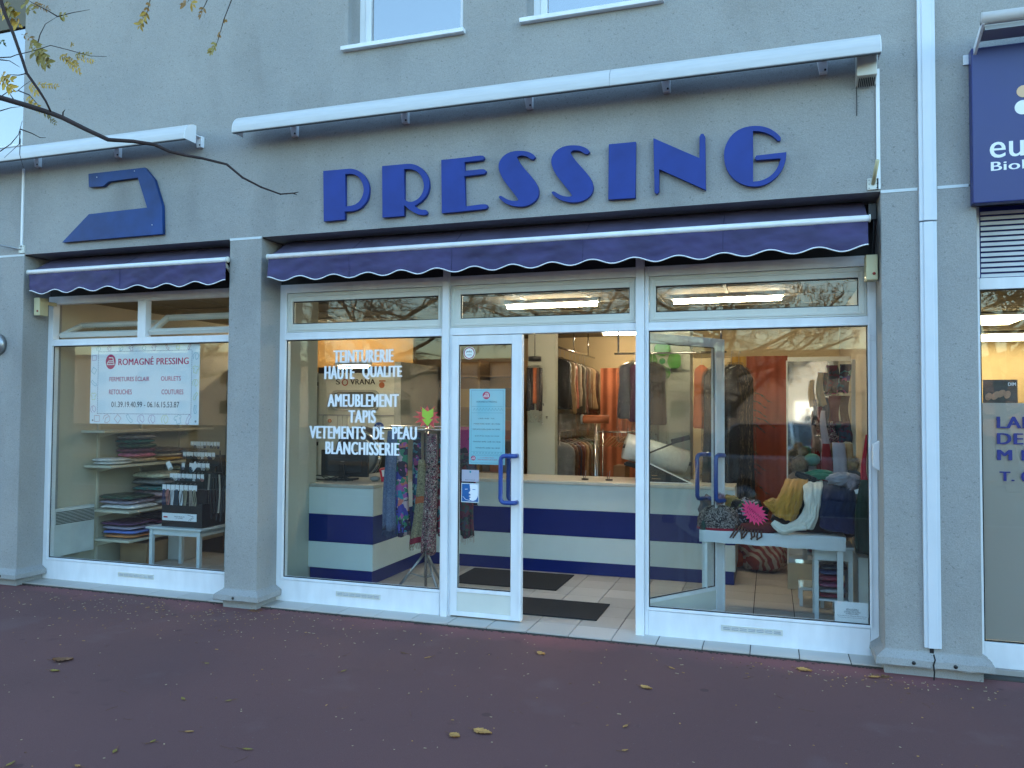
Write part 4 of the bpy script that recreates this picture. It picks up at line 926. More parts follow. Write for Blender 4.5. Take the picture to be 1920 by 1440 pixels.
stack('low', -6.28, -5.88, 1.03, 1.45, .302, ['grey', 'dark blue', 'plum', 'black'], .05, 'mid length, bottom shelf', 9)
stack('low', -6.28, -5.88, 1.48, 1.9, .302, ['rust', 'brown', 'dark blue'], .05, 'far end, bottom shelf', 10)
def carton(x0, x1, y0, y1, z0, z1, mat, label, tape=True):
    t = thing('cardboard_box', label, 'box', ((x0+x1)/2, (y0+y1)/2, z0))
    G().box(x0, x1, y0, y1, z0, z1).build('carton', mat, t, bev=.004)
    G().box(x0-.001, (x0+x1)/2-.002, y0-.001, y1+.001, z1+.001, z1+.004).build('flap', mat, t)
    G().box((x0+x1)/2+.002, x1+.001, y0-.001, y1+.001, z1+.001, z1+.004).build('flap', mat, t)
    if tape: G().box(x0+.0, x1, (y0+y1)/2-.025, (y0+y1)/2+.025, z1+.0045, z1+.0053).build('tape', pm('parcel_tape', (.42, .3, .15), .25), t)
    return t
carton(-6.20, -5.87, .80, 1.15, .034, .235, CARD, 'brown cardboard box on the floor under the wall shelves')
carton(-5.86, -5.66, 1.08, 1.35, .034, .28, pm('white_carton', (.48, .50, .48), .8), 'small whitish carton with printed sides between the stool legs', False)
carton(-5.72, -5.2, 1.75, 2.1, .034, .32, pm('dark_carton', (.20, .10, .06), .85), 'dark reddish brown box behind the stool')
G().ball((-5.80, 1.2, .36), (.12, .10, .075), 24, 12, .35, 4, 3).build('plastic_bag', FILMD, loc=(-5.8, 1.2, .29), label='crumpled clear plastic bag on the small whitish carton', cat='bag')
# white stool
stl = thing('white_stool', 'white painted stool carrying the black zip display', 'stool', (-5.3, .9, .03))
p0 = at(288, 985, z=.455); p1 = at(420, 995, z=.455)
sx0, sx1, sy0, sy1, szt = -5.61, -5.03, .55, .98, .455
PW = pm('stool_white', (.62, .70, .74), .45, var=.03)
G().box(sx0-.03, sx1+.03, sy0-.02, sy1+.02, szt-.018, szt).build('seat', PW, stl, bev=.003)
for s, (a, b, c, d) in enumerate(((sx0+.02, sx1-.02, sy0+.012, sy0+.028), (sx0+.02, sx1-.02, sy1-.028, sy1-.012), (sx0+.012, sx0+.028, sy0+.04, sy1-.04), (sx1-.028, sx1-.012, sy0+.04, sy1-.04))): G().box(a, b, c, d, szt-.075, szt-.0185).build('apron', PW, stl)
for x in (sx0, sx1-.035):
    for y in (sy0, sy1-.035): G().box(x, x+.035, y, y+.035, .0305, szt-.0185).build('leg', PW, stl, bev=.002)
# zip display
zd = thing('zip_display', 'black stepped counter display holding rows of packed zips', 'display stand', (-5.4, .75, szt))
zx0, zx1 = -5.515, -5.05
prof = [(.60, szt+.001), (.60, szt+.19), (.66, szt+.19), (.66, szt+.33), (.72, szt+.33), (.72, szt+.44), (.78, szt+.44), (.78, szt+.55), (.84, szt+.55), (.84, szt+.66), (.90, szt+.66), (.93, szt+.001)]
g = G()
for i, (yf, zt_) in enumerate(((.60, .225), (.665, .35), (.725, .46), (.785, .57), (.845, .67))): g.box(zx0+i*.015, zx1-i*.002, yf, .93, szt+(.001 if i == 0 else [.225, .35, .46, .57][i-1]+.0005), szt+zt_)
g.build('stepped_box', BLACK, zd, bev=.002)
G().box(zx0+.01, zx1-.06, .596, .5995, szt+.06, szt+.13).build('header_card', PAPER, zd)
text('FERMETURE ECLAIR', zx0+.15, zx0+.27, szt+.095, szt+.105, .5948, INK, zd); text('ET GLISSIERE', zx0+.17, zx0+.25, szt+.08, szt+.09, .5948, INK, zd)
g = G(); g.ribbon([(zx0+.03, szt+.092), (zx0+.07, szt+.092)], .014, .5945); g.build('logo', pm('red_logo', (.5, .04, .05), .5), zd)
g = G(); g.ribbon([(zx1-.16, szt+.12), (zx1-.09, szt+.105)], .003, .5945); g.ribbon([(zx1-.15, szt+.068), (zx1-.10, szt+.1)], .003, .5945); g.ribbon([(zx1-.13, szt+.068), (zx1-.09, szt+.095)], .003, .5945); g.build('zip_print', INK, zd)
zc = [pm('zip_%d' % i, c, .8) for i, c in enumerate([(.03, .04, .12), (.45, .18, .16), (.65, .7, .75), (.03, .07, .10), (.30, .28, .2), (.35, .3, .25), (.1, .1, .12), (.2, .22, .3), (.02, .02, .02)])]
BAG = glass_mat('zip_bag', (.95, .96, .96), 1.45, rough=.15, boost=1.3, wave=(40, .8, .02))
def zippack(x, y, z, w, h, mat, lab, rot=0, L=0):
    t = thing('zip_packet', lab, 'zip packet', (x, y, z), 'zip packets hooked on the stepped display')
    t.location = (x, y, z); WL[t.name] = Vector((0, 0, 0))
    G().box(-w/2, w/2, -.001, .001, -h*.62, 0).build('card', PAPER, t)
    g = G()
    for k in range(3):
        xx = (-1+k)*w*.27
        g.grid(lambda u, v: (xx+(u-.5)*w*.2+.004*math.sin(v*5+x*40+k), -.004-.004*math.sin(v*4+k), -h*.5-(L or h*.6)*v), 1, 8)
    g.build('zip_tape', mat, t)
    G().tube([(0, 0, -.004), (0, -.006, .010), (0, .004, .018), (0, .012, .012)], .0016, 5).build('hook', STEEL, t)
    t.rotation_euler = (0, rot, rnd.uniform(-.15, .15)); return t
q = random.Random(5)
zlist = []
for i, (yy, zz, n, xa, xb, hh) in enumerate(((.592, .40, 8, zx0+.012, zx1-.05, .085), (.66, .50, 9, zx0+.04, zx1-.03, .075), (.72, .60, 8, zx0+.07, zx1-.02, .075), (.78, .70, 9, zx0+.08, zx1-.005, .07), (.84, .80, 9, zx0+.12, zx1+.0, .07))):
    nm = ['lowest', 'second', 'third', 'fourth', 'top'][i]
    for k in range(n):
        if i == 2 and k in (0, 2): continue
        mat_ = zc[[0, 1, 2, 3, 2, 4, 5, 4][k] if i == 0 else q.randrange(9)]
        zippack(xa+(xb-xa)*(k+.5)/n, yy-.006, szt+zz, (xb-xa)/n*.86, hh, mat_, 'packed zip with white card, %s from the left on the %s tier of the display' % (['first', 'second', 'third', 'fourth', 'fifth', 'sixth', 'seventh', 'eighth', 'ninth'][k], nm), q.uniform(-.06, .06), (.15 if i == 0 else .03))
zippack(zx0+.03, .63, szt+.61, .05, .13, zc[4], 'loose zip packet hanging askew at the left of the third tier', -.5, .03)
zippack(zx1-.04, .56, szt+.61, .055, .14, zc[3], 'loose zip packet with a black printed mark tilted over the right of the tiers', .8, .05)
# taller black rack of dark zips at the right
zr = thing('zip_rack', 'thin black wire rack hung with long dark zips right of the stepped display', 'rack', (-5.03, .8, szt))
g = G(); g.tube([(-5.13, .90, szt+.004), (-5.06, .82, szt+.5), (-5.02, .80, szt+.72)], .004, 6); g.tube([(-4.93, .90, szt+.004), (-5.0, .82, szt+.5), (-5.02, .80, szt+.72)], .004, 6)
g.tube([(-5.12, .70, szt+.52), (-4.88, .70, szt+.52)], .004, 6); g.tube([(-5.06, .82, szt+.5), (-5.06, .70, szt+.52)], .004, 6); g.build('wire_frame', BLACK, zr)
for k in range(9):
    x = -5.12+k*.03; g = G(); g.grid(lambda u, v: (x+(u-.5)*.02, .695+.01*math.sin(v*4+k), szt+.5-(.40+.05*math.sin(k*3))*v), 1, 8); g.build('hanging_zip', zc[8] if k not in (2, 6) else zc[5], zr)
# high rail and beige cupboard at the far left back
cb = thing('cupboard', 'tall beige cupboard at the back behind the left window', 'cupboard', (-6.1, 2.9, .03))
G().box(-6.32, -5.75, 2.55, 3.4, .034, 2.05).build('carcass', pm('cupboard_beige', (.42, .33, .20), .6), cb, bev=.004)
for k in range(2): G().box(-6.31+.28*k, -6.036+.28*k, 2.535, 2.549, .06, 2.03).build('door_panel', pm('cupboard_door', (.40, .30, .17), .5), cb, bev=.002)
# hanging garment behind the banner
# ================================================================== counters
def counter(x0, x1, y0, y1, top, label, side=True):
    t = thing('shop_counter', label, 'counter', ((x0+x1)/2, y0, FLZ))
    zs = [(.032, .150, LAMB), (.1505, .385, LAMW), (.3855, .632, LAMB), (.6325, top-.0305, LAMW)]
    zs = [(.032, .150, LAMB, 'base_panel'), (.152, .384, LAMW, 'white_panel'), (.386, .632, LAMB, 'blue_panel'), (.634, top-.032, LAMW, 'white_panel')]
    for a, b, m_, n_ in zs:
        ins = .012 if n_ == 'base_panel' else 0
        G().box(x0+ins, x1-ins, y0+ins, y1, a, b).build(n_, m_, t, bev=.0015)
    return t
c1 = counter(-3.98, -3.330, .72, 2.02, .905, 'end block of the counter with blue and white bands near the left of the door')
G().box(-3.975, -3.3305, .722, 2.4, .875, .905).build('counter_top', pm('counter_top_grey', (.45, .44, .40), .35), c1, bev=.003)
c2 = counter(-3.328, -.30, 1.79, 2.45, .905, 'long shop counter with blue and white bands facing the door')
G().box(-3.328, -.30, 1.77, 2.45, .875, .905).build('counter_top', pm('counter_top_cream', (.62, .60, .54), .3), c2, bev=.004)
# mats
for (a, b, c, d), lb in zip(((-2.75, -1.75, 1.06, 1.72), (-2.1, -1.22, .225, .735)), ('dark door mat lying against the counter', 'dark door mat just inside the doorway')):
    g = G(); g.box(a, b, c, d, .0312, .040); o = g.build('door_mat', MATT, loc=((a+b)/2, (c+d)/2, .031), bev=.003, label=lb, cat='mat')
# monitor seen from behind
mo = thing('computer_monitor', 'black computer monitor seen from behind on the counter end', 'monitor', (-3.72, 1.15, .905))
m0 = at(603, 845, y=1.15); m1 = at(690, 895, y=1.15)
G().box(m0.x, m1.x, 1.14, 1.175, m1.z+.0, m0.z+.01).build('screen_back', BLACK, mo, bev=.008)
G().box(m0.x+.06, m1.x-.06, 1.115, 1.139, m1.z+.04, m0.z-.07).build('rear_housing', pm('matt_black', (.02, .022, .026), .55), mo, bev=.01)
G().box((m0.x+m1.x)/2-.03, (m0.x+m1.x)/2+.03, 1.09, 1.114, .92, m0.z-.12).build('stand', BLACK, mo, bev=.004)
G().box((m0.x+m1.x)/2-.14, (m0.x+m1.x)/2+.12, 1.03, 1.22, .9065, .922).build('foot', BLACK, mo, bev=.006)
text('acer', (m0.x+m1.x)/2-.02, (m0.x+m1.x)/2+.02, m0.z-.10, m0.z-.092, 1.113, STEEL, mo)
g = G(); q = random.Random(2)
for k in range(4):
    pts = [(m0.x-.05+.09*i+q.uniform(-.03, .03), 1.0+q.uniform(-.05, .05), .912+max(0, .05*math.sin(i*1.3+k))) for i in range(6)]; g.tube(pts, .004, 5)
g.build('cables', BLACK, loc=(-3.7, 1.0, .906), label='tangle of black cables on the counter in front of the monitor', cat='cable')
p = at(725, 886, y=1.1)
lf = thing('leaflet_box', 'small red and white leaflet box beside the monitor', 'box', (p.x, 1.1, .906))
G().obox((p.x, 1.1, .975), (.055, 0, .01), (0, .02, .004), (-.012, 0, .062)).build('box', REDC, lf); G().obox((p.x+.005, 1.077, .99), (.04, 0, .007), (0, .002, 0), (-.006, 0, .03)).build('print', PAPER, lf)
G().ball((p.x-.12, 1.1, .93), (.05, .04, .025), 14, 8, .3, 3, 1).build('crumpled_cloth', pm('grey_rag', (.3, .32, .33), .9), loc=(p.x-.12, 1.1, .91), label='small grey crumpled cloth between the monitor and the red box', cat='cloth')

# ================================================================== dry cleaning machine
mc = thing('cleaning_machine', 'large pale dry cleaning machine with an oval window and a round steel door', 'machine', (-4.4, 2.7, .03))
MY = 2.70
def mp(px, py, y=MY): return at(px, py, y=y)
MCW = pm('machine_cream', (.55, .56, .48), .45, var=.04, vs=3); MCG = pm('machine_grey', (.33, .35, .32), .45)
a, b = mp(598, 700), mp(742, 800)
G().box(a.x, b.x, MY, MY+1.2, .04, a.z).build('body', MCW, mc, bev=.01)
c = mp(749, 700); G().box(b.x+.003, c.x+.05, MY-.06, MY+1.2, .04, a.z+.12).build('side_panel', MCG, mc, bev=.006)
d0 = mp(600, 778); G().box(a.x+.02, b.x-.02, MY-.02, MY-.001, d0.z-.006, d0.z+.006).build('seam_strip', STEEL, mc)
G().box(a.x-.001, b.x+.001, MY-.012, MY-.0005, a.z-.002, a.z+.07).build('top_band', DARKM, mc)
def rr_loop(x0, x1, z0, z1, r, n=6):
    out = []
    for cx, cz, s in ((x1-r, z1-r, 0), (x0+r, z1-r, 1), (x0+r, z0+r, 2), (x1-r, z0+r, 3)):
        for k in range(n+1): aa = math.pi/2*(s+k/n); out.append((cx+r*math.cos(aa), cz+r*math.sin(aa)))
    return out
e0, e1 = mp(620, 770), mp(714, 731)
plate('window_rim', [rr_loop(e0.x, e1.x, e0.z, e1.z, (e1.z-e0.z)*.42), rr_loop(e0.x+.025, e1.x-.025, e0.z+.025, e1.z-.025, (e1.z-e0.z)*.36)], MY-.03, .029, MCG, mc)
plate('oval_window', [rr_loop(e0.x+.02, e1.x-.02, e0.z+.02, e1.z-.02, (e1.z-e0.z)*.36)], MY-.012, .01, pm('smoked_panel', (.10, .11, .10), .15), mc)
text('S', mp(630, 715).x, mp(638, 715).x, mp(630, 721).z, mp(630, 711).z, MY-.003, BLACK, mc, bold=.05); text('VRANA', mp(657, 715).x, mp(704, 715).x, mp(660, 721).z, mp(660, 711).z, MY-.003, BLACK, mc, bold=.05)
o_ = mp(647, 717); plate('logo_ring', [circ(o_.x, o_.z, .042), circ(o_.x, o_.z, .029)], MY-.004, .002, pm('logo_red', (.3, .04, .03), .5), mc)
p = mp(716, 722); plate('warning_disc', [circ(p.x, p.z, .036)], MY-.004, .002, pm('orange_brown', (.35, .09, .02), .5), mc); p2 = mp(717, 714); G().box(p2.x-.04, p2.x+.04, MY-.005, MY-.001, p2.z-.010, p2.z+.006).build('label_strip', MC['orange_brown'], mc)
p = mp(711, 799); plate('round_label', [circ(p.x, p.z, .062, 24, .045)], MY-.004, .002, pm('nf_blue', (.02, .07, .3), .5), mc); text('NF', p.x-.03, p.x+.03, p.z-.012, p.z+.016, MY-.006, LETW, mc, bold=.03)
dcn = mp(678, 853); RR = .27
g = G(); pts = [(dcn.x+RR*math.cos(t_*math.pi/20), MY-.06, dcn.z+RR*math.sin(t_*math.pi/20)) for t_ in range(41)]; g.tube(pts, .028, 8); dd = g.build('door_ring', CHROME, mc, label='round polished steel door ring')
G().cyl((dcn.x, MY-.002, dcn.z), (0, -1, 0), RR+.07, .02, 32).build('door_flange', DARKM, mc)
G().cyl((dcn.x, MY-.023, dcn.z), (0, -1, 0), RR-.03, .05, 32, RR-.08).build('door_glass', pm('drum_glass', (.22, .26, .28), .12, metal=.3), mc)
for px in (606, 633, 642, 651, 662, 690): p = mp(px, 790); G().box(p.x-.003, p.x+.003, MY-.006, MY-.001, p.z-.12, d0.z-.008).build('panel_seam', MCG, mc)
p = mp(619, 789); plate('switch', [circ(p.x, p.z, .022)], MY-.02, .018, MC['orange_brown'], mc)
G().box(a.x-.35, a.x-.004, MY+.1, MY+1.1, .04, a.z+.02).build('side_cabinet', MCW, mc, bev=.006)
for py in (720, 832): p = at(594, py, y=MY+.1); G().box(p.x-.025, p.x+.02, MY+.085, MY+.099, p.z-.022, p.z+.022).build('latch', BLACK, mc)
# ochre wall above and beside machine
g = G(); g.box(-6.32, mp(765, 700, 3.9).x, 4.05, 4.12, FLZ+.003, 2.59); g.build('wall_behind_machine', pm('ochre_wall', (.34, .20, .07), .85, var=.08, vs=2), kind='structure')
t = thing('shelf_unit', 'tall wooden shelf unit of cartons and files behind the door leaf', 'shelf', (-2.9, 4.0, .03))
WD = pm('wood_shelf', (.32, .19, .08), .6, var=.15, vs=3, stretch=(2, 2, 14))
sx0_, sx1_ = at(835, 800, y=3.8).x, at(978, 800, y=3.8).x
for x in (sx0_, (sx0_+sx1_)/2, sx1_): G().box(x-.012, x+.012, 3.65, 4.0, .034, 2.2).build('upright', WD, t)
for z in (.35, .8, 1.2, 1.6, 2.0): G().box(sx0_+.0125, (sx0_+sx1_)/2-.0125, 3.66, 4.0, z-.01, z+.01).build('shelf_board', WD, t); G().box((sx0_+sx1_)/2+.0125, sx1_-.0125, 3.66, 4.0, z-.01, z+.01).build('shelf_board', WD, t)
G().box(sx0_, sx1_, 4.001, 4.02, .034, 2.2).build('back_board', pm('back_panel', (.30, .17, .06), .7), t)
q = random.Random(9); cols_ = [(.3, .2, .1), (.5, .45, .35), (.12, .1, .09), (.35, .12, .08), (.15, .17, .2), (.45, .3, .12)]
sn = 0
for z, zn in ((.36, 'bottom'), (.81, 'second'), (1.21, 'third'), (1.61, 'top')):
    x = sx0_+.05
    while x < sx1_-.12:
        w_ = q.uniform(.10, .2)
        if abs(x+w_/2-(sx0_+sx1_)/2) < w_/2+.03: x = (sx0_+sx1_)/2+.03; continue
        h_ = q.uniform(.14, .3); G().box(x, x+w_-.012, 3.7, 3.95, z+.0015, z+h_).build('storage_box', pm('stored_%d' % (sn % 6), cols_[sn % 6], .8), loc=(x, 3.7, z), bev=.004,
            label='%s storage box %s of the row, %s shelf behind the door' % (['tan', 'pale', 'black', 'red brown', 'slate', 'ochre'][sn % 6], 'at the start' if x < sx0_+.3 else 'in the middle' if x < sx1_-.4 else 'at the end', zn), cat='storage box', group='boxes in the shelf unit behind the door')
        x += w_; sn += 1

# ================================================================== hanging clothes
def sheet_body(cx, cy, ztop, w, h, th, seed, kind='coat'):
    g = G(); g.smooth = True; n = 36; rings = []
    prof = [(0, .10, .3), (.02, .16, .5), (.05, .36, .8), (.09, .46, 1), (.16, .49, 1), (.4, .47, .95), (.7, .49, 1), (.97, .5, 1.05), (1.0, .48, .8)]
    if kind == 'trousers': prof = [(0, .30, .6), (.02, .34, 1), (.3, .35, 1), (.6, .33, 1), (1, .30, .9)]
    for t_, hw, dp in prof:
        rg = []
        for k in range(n):
            a = 2*math.pi*k/n; c_, s_ = math.cos(a), math.sin(a); u = math.copysign(abs(c_)**.7, c_); v = math.copysign(abs(s_)**.6, s_)
            f = 1+.22*t_*noise.noise(Vector((u*4+seed*3.1, t_*1.5, v*2+seed)))
            rg.append(Vector((cx+u*w*hw*f, cy+v*th/2*dp*(1+.35*t_*math.sin(u*9+seed)), ztop-h*t_)))
        rings.append(rg)
    g.rings(rings); return g
def garment(cx, cy, ztop, w, h, th, mat, label, rot=0, plastic=True, seed=0, group=None, film_extra=.25, kind='coat', rail_z=None):
    t = thing('hanging_garment', label, 'garment', (cx, cy, ztop), group)
    xf = Matrix.Rotation(rot, 4, 'Z'); WL[t.name] = Vector((0, 0, 0))
    sheet_body(0, 0, -.02, w, h, th, seed, kind).build('garment_body', mat, t, xf=xf)
    g = G(); hz = (rail_z-ztop) if rail_z else .08
    g.tube([(0, 0, -.03), (0, 0, hz-.03), (0, .0, hz-.005), (.015, 0, hz+.012), (.032, 0, hz), (.03, 0, hz-.012)], .0025, 6); g.tube([(-w*.36, 0, -.06), (0, 0, -.02), (w*.36, 0, -.06)], .004, 6); g.build('hanger', STEEL, t, xf=xf)
    if plastic: sheet_body(0, 0, .0, w*1.08, h+film_extra, th*1.3, seed+50, kind).build('plastic_cover', FILMD if seed % 3 else FILM, t, xf=xf)
    return t
CM = {k: pm('wool_'+k.replace(' ', '_'), v, .92, var=.15, vs=18, bump=.4, bs=120) for k, v in {'black': (.012, .012, .016), 'navy': (.015, .02, .05), 'camel': (.36, .24, .12), 'coral': (.46, .14, .09), 'olive grey': (.15, .14, .10), 'brown': (.11, .06, .04), 'taupe': (.22, .17, .12), 'dark red': (.10, .02, .02),
                                              'slate': (.06, .07, .10), 'plum': (.07, .02, .07), 'cream': (.5, .42, .3), 'dark green': (.02, .07, .04), 'orange': (.40, .10, .03), 'tan': (.38, .25, .13), 'grey': (.17, .17, .17)}.items()}
def rail(name, label, p0, p1, r=.012, supports=()):
    t = thing(name, label, 'rail', tuple(p0)); G().tube([p0, p1], r, 10).build('bar', CHROME, t)
    for s in supports: G().tube(s, r*.9, 8).build('upright', CHROME, t)
    return t
# upper rail behind the column, running to the back
ra = at(1052, 648, y=2.95); rb = at(1135, 672, y=4.45); ra.x = rb.x = (ra.x+rb.x)/2; ra.z = rb.z = 2.20
GX = at(1036, 700, y=3.2).x
rail('clothes_rail', 'upper chrome clothes rail seen through the doorway, running to the back', (GX+.08, 3.18, 2.30), (GX+.08, 5.1, 2.30), .011, [((GX+.08, 3.9, 2.30), (GX+.08, 3.9, 2.6)), ((GX+.08, 4.7, 2.30), (GX+.08, 4.7, 2.6))])
names = ['black', 'camel', 'coral', 'cream', 'olive grey', 'navy', 'taupe', 'tan', 'dark red', 'brown']
for i, c in enumerate(names):
    garment(GX+.012*math.sin(i*2), 3.22+i*.185, 2.21-.004*i, .43, .60+.05*math.sin(i*1.7), .11, CM[c], '%s jacket in clear film on the upper rail beyond the column' % c, R(7*math.sin(i)), True, i+1, 'bagged jackets on the upper rail', .30, rail_z=2.30)
rail('clothes_rail', 'lower chrome clothes rail under the row of jackets behind the counter', (GX+.08, 3.2, 1.34), (GX+.08, 4.9, 1.34), .011, [((GX+.08, 3.2, 1.34), (GX+.08, 3.2, .04)), ((GX+.30, 4.6, 1.34), (GX+.30, 4.6, .04))])
for i, c in enumerate(['grey', 'brown', 'navy', 'dark red', 'tan', 'olive grey', 'dark green', 'black']):
    garment(GX+.03, 3.24+i*.19, 1.25, .46, .95, .13, CM[c], '%s garment in crinkled clear film on the lower rail' % c, R(6*math.cos(i)), True, i+21, 'bagged garments on the lower rail', .1, rail_z=1.34)
# belts and ties in front of the column
p = at(1003, 640, y=2.5)
tr = thing('tie_hanger', 'black round hanger with black and orange trousers hanging in front of the inner column', 'hanger', (p.x, 2.5, 2.1))
G().cyl((p.x, 2.5, 2.10), (0, 0, 1), .07, .05, 16).build('hub', BLACK, tr); G().tube([(p.x, 2.5, 2.15), (p.x, 2.5, 2.6)], .005, 6).build('stem', BLACK, tr)
for k, (dx, c, L) in enumerate(((-.07, 'black', .46), (-.035, 'black', .45), (.0, 'orange', .38), (.03, 'brown', .45), (.065, 'black', .46))):
    g = G(); g.smooth = True; x = p.x+dx; zt_ = 2.03
    g.rings([[Vector((x+.02*math.cos(a)*(1+.1*math.sin(v*7+k)), 2.5+.03*(k % 2)+.028*math.sin(a), zt_-L*v)) for a in [2*math.pi*i/10 for i in range(10)]] for v in [j/8 for j in range(9)]]); g.build('hanging_trousers', CM[c], tr, label='%s trousers on the round hanger' % c if c == 'orange' else None)
sheet_body(p.x, 2.5, 2.05, .24, .60, .14, 77, 'trousers').build('plastic_cover', FILM, tr)
# dark coats at the right of the doorway
pC = at(1178, 640, y=2.3)
rail('clothes_rail', 'short chrome rail with dark coats at the right side of the doorway', (pC.x-.14, 2.3, 2.15), (pC.x+.95, 2.3, 2.15), .011, [((pC.x+.9, 2.3, 2.15), (pC.x+.9, 2.3, 2.6)), ((pC.x-.1, 2.3, 2.15), (pC.x-.1, 2.3, 2.6))])
for i, (c, dx) in enumerate((('slate', -.03), ('plum', .07), ('black', .16))):
    garment(pC.x+dx+.08, 2.3, 2.08, .36, .56+.03*i, .13, CM[c], '%s coat in film on the short rail at the right of the doorway' % c, R(58), True, 40+i, 'coats on the short rail', .25, rail_z=2.15)
pD = at(1375, 700, y=2.3)
for i, (c, dx, L) in enumerate((('orange', -.30, .62), ('black', -.14, 1.25), ('black', -.02, 1.4), ('black', .05, 1.45))):
    lab = 'bright orange garment strip behind the glass of the open door' if c == 'orange' else 'long black coat in film, %s of three behind the open door' % ['', 'first', 'second', 'third'][i]
    garment(pD.x+dx, 2.35, 2.05, .14 if c == 'orange' else .44, L, .12, CM[c], lab, R(60), c != 'orange', 60+i, None, .1, rail_z=2.15)
# palm like dark fronds beside the coats
pl = thing('potted_palm', 'dark thin-leaved palm in front of the rust curtain', 'plant', (at(1400, 900, y=2.9).x, 2.9, .03))
px_ = at(1392, 900, y=2.9).x; q = random.Random(12)
LF = pm('palm_dark', (.03, .045, .02), .6)
G().cyl((px_, 2.9, .034), (0, 0, 1), .12, .25, 18, .15).build('pot', pm('pot_brown', (.12, .06, .03), .6), pl); G().tube([(px_, 2.9, .28), (px_+.01, 2.9, 1.2), (px_, 2.9, 1.7)], [.02, .015, .008], 7).build('stem', CM['brown'], pl)
g = G()
for k in range(26):
    a = q.uniform(0, 6.28); z = q.uniform(.75, 1.75); L = q.uniform(.14, .3); d = Vector((math.cos(a), math.sin(a)*.7, 0))
    pts = [Vector((px_, 2.9, z))+d*L*u+Vector((0, 0, .25*L*math.sin(u*2.2)-.35*L*u*u)) for u in (0, .25, .5, .75, 1)]
    for u in range(5):
        for s in (-1, 1):
            b_ = pts[u]; e = b_+(d*.6+Vector((-d.y, d.x, 0))*s*.8+Vector((0, 0, -.4)))*.07; w_ = Vector((0, 0, .006)); g.quad(b_-w_, e, b_+w_, b_+d*.01)
    g.tube(pts, .003, 4)
g.build('frond', LF, pl)
# things on the counter by the door
p = at(1182, 835, y=2.05)
ro = thing('film_roll', 'thick white roll of packing film on a dark stand at the counter', 'roll', (p.x, 2.05, .906))
a = at(1180, 838, y=2.05); b = at(1285, 868, y=2.25)
g = G(); g.tube([a+Vector((-.04, 0, .01)), a+(b-a)*.5, b], [.125, .125, .125], 24); g.build('film', pm('milky_film', (.60, .64, .62), .25, var=.08, vs=30, bump=1, bs=25), ro)
g = G(); g.tube([a+Vector((-.06, 0, .01)), b+Vector((.05, 0, -.01))], .02, 10); g.obox(a+Vector((.03, .0, -.16)), (.05, 0, -.012), (0, .08, 0), (.002, 0, .012)); g.obox((a+b)/2+Vector((0, 0, -.17)), (.30, .05, -.085), (0, .09, 0), (.0, 0, .012)); g.build('stand', BLACK, ro)
G().tube([a+Vector((.1, 0, -.17)), (a.x+.1, a.y, .906)], .012, 8).build('leg', BLACK, ro); G().tube([b+Vector((-.05, 0, -.17)), (b.x-.05, b.y, .906)], .012, 8).build('leg', BLACK, ro)
p = at(1270, 828, y=1.95)
ar = thing('scanner_arm', 'black angled arm with a thick head above the counter', 'scanner', (p.x-.3, 1.95, .906))
G().tube([(p.x-.26, 1.95, .906), (p.x-.27, 1.95, 1.02), at(1218, 849, y=1.95), p], .009, 8).build('arm', BLACK, ar)
h_ = at(1276, 824, y=1.95); G().obox(h_, (.085, 0, .022), (0, .02, 0), (-.006, 0, .022)).build('head', BLACK, ar, bev=.006)
# wedge sign board lying on the counter
t = thing('price_board', 'black price board with a white edge leaning on the counter behind the right window', 'board', (-.75, 1.9, .906))
Pq = [at(1216, 868, y=1.88), at(1298, 906, y=1.88), at(1216, 908, y=1.88)]
zb = .908
plate('board', [[(Pq[0].x, Pq[0].z), (Pq[1].x, zb), (Pq[2].x, zb)]], 1.88, .012, BLACK, t)
g = G(); g.ribbon([(Pq[0].x, Pq[0].z), (Pq[1].x, zb+.004)], .012, 1.878); g.ribbon([(Pq[2].x, zb+.006), (Pq[1].x, zb+.006)], .010, 1.8775); g.build('white_edge', LETW, t)
g = G(); g.ribbon([(Pq[0].x+.03, zb+.04), (Pq[0].x+.11, zb+.04)], .006, 1.8785); g.ribbon([(Pq[0].x+.03, zb+.07), (Pq[0].x+.08, zb+.07)], .006, 1.8785); g.build('chalk_lines', CARD, t)
for px, lb in ((1097, 'first pen holder on the counter, in front of the lower rail'), (1142, 'second smaller pen holder on the counter near the white roll')):
    p = at(px, 898, y=2.0); t = thing('pen_holder', lb, 'pen holder', (p.x, 2.0, .906))
    G().cyl((p.x, 2.0, .9065), (0, 0, 1), .035, .012, 16).build('base', BLACK, t); G().tube([(p.x, 2.0, .918), (p.x+.008, 2.0, 1.0)], .0035, 6).build('pen', STEEL, t); G().tube([(p.x-.012, 2.0, .918), (p.x-.02, 2.0, .96), (p.x-.01, 2.0, .985)], .003, 6).build('chain', DARKM, t)
# orange cardboard tube
t = thing('orange_tube', 'fat orange roll standing out sideways above the lower rail', 'roll', (at(1100, 787, y=2.75).x, 2.75, 1.3))
a = at(1092, 786, y=2.7); b = at(1142, 786, y=2.75); G().tube([a, b], .045, 18).build('tube', pm('orange_cardboard', (.42, .13, .05), .6), t); G().tube([a+Vector((-.012, 0, 0)), a+Vector((.012, 0, 0))], .05, 18).build('end_cap', STEEL, t)
a_ = (a+b)/2; G().tube([(a_.x, 2.72, a_.z-.046), (a_.x, 2.72, .04)], .012, 8).build('post', CHROME, t)
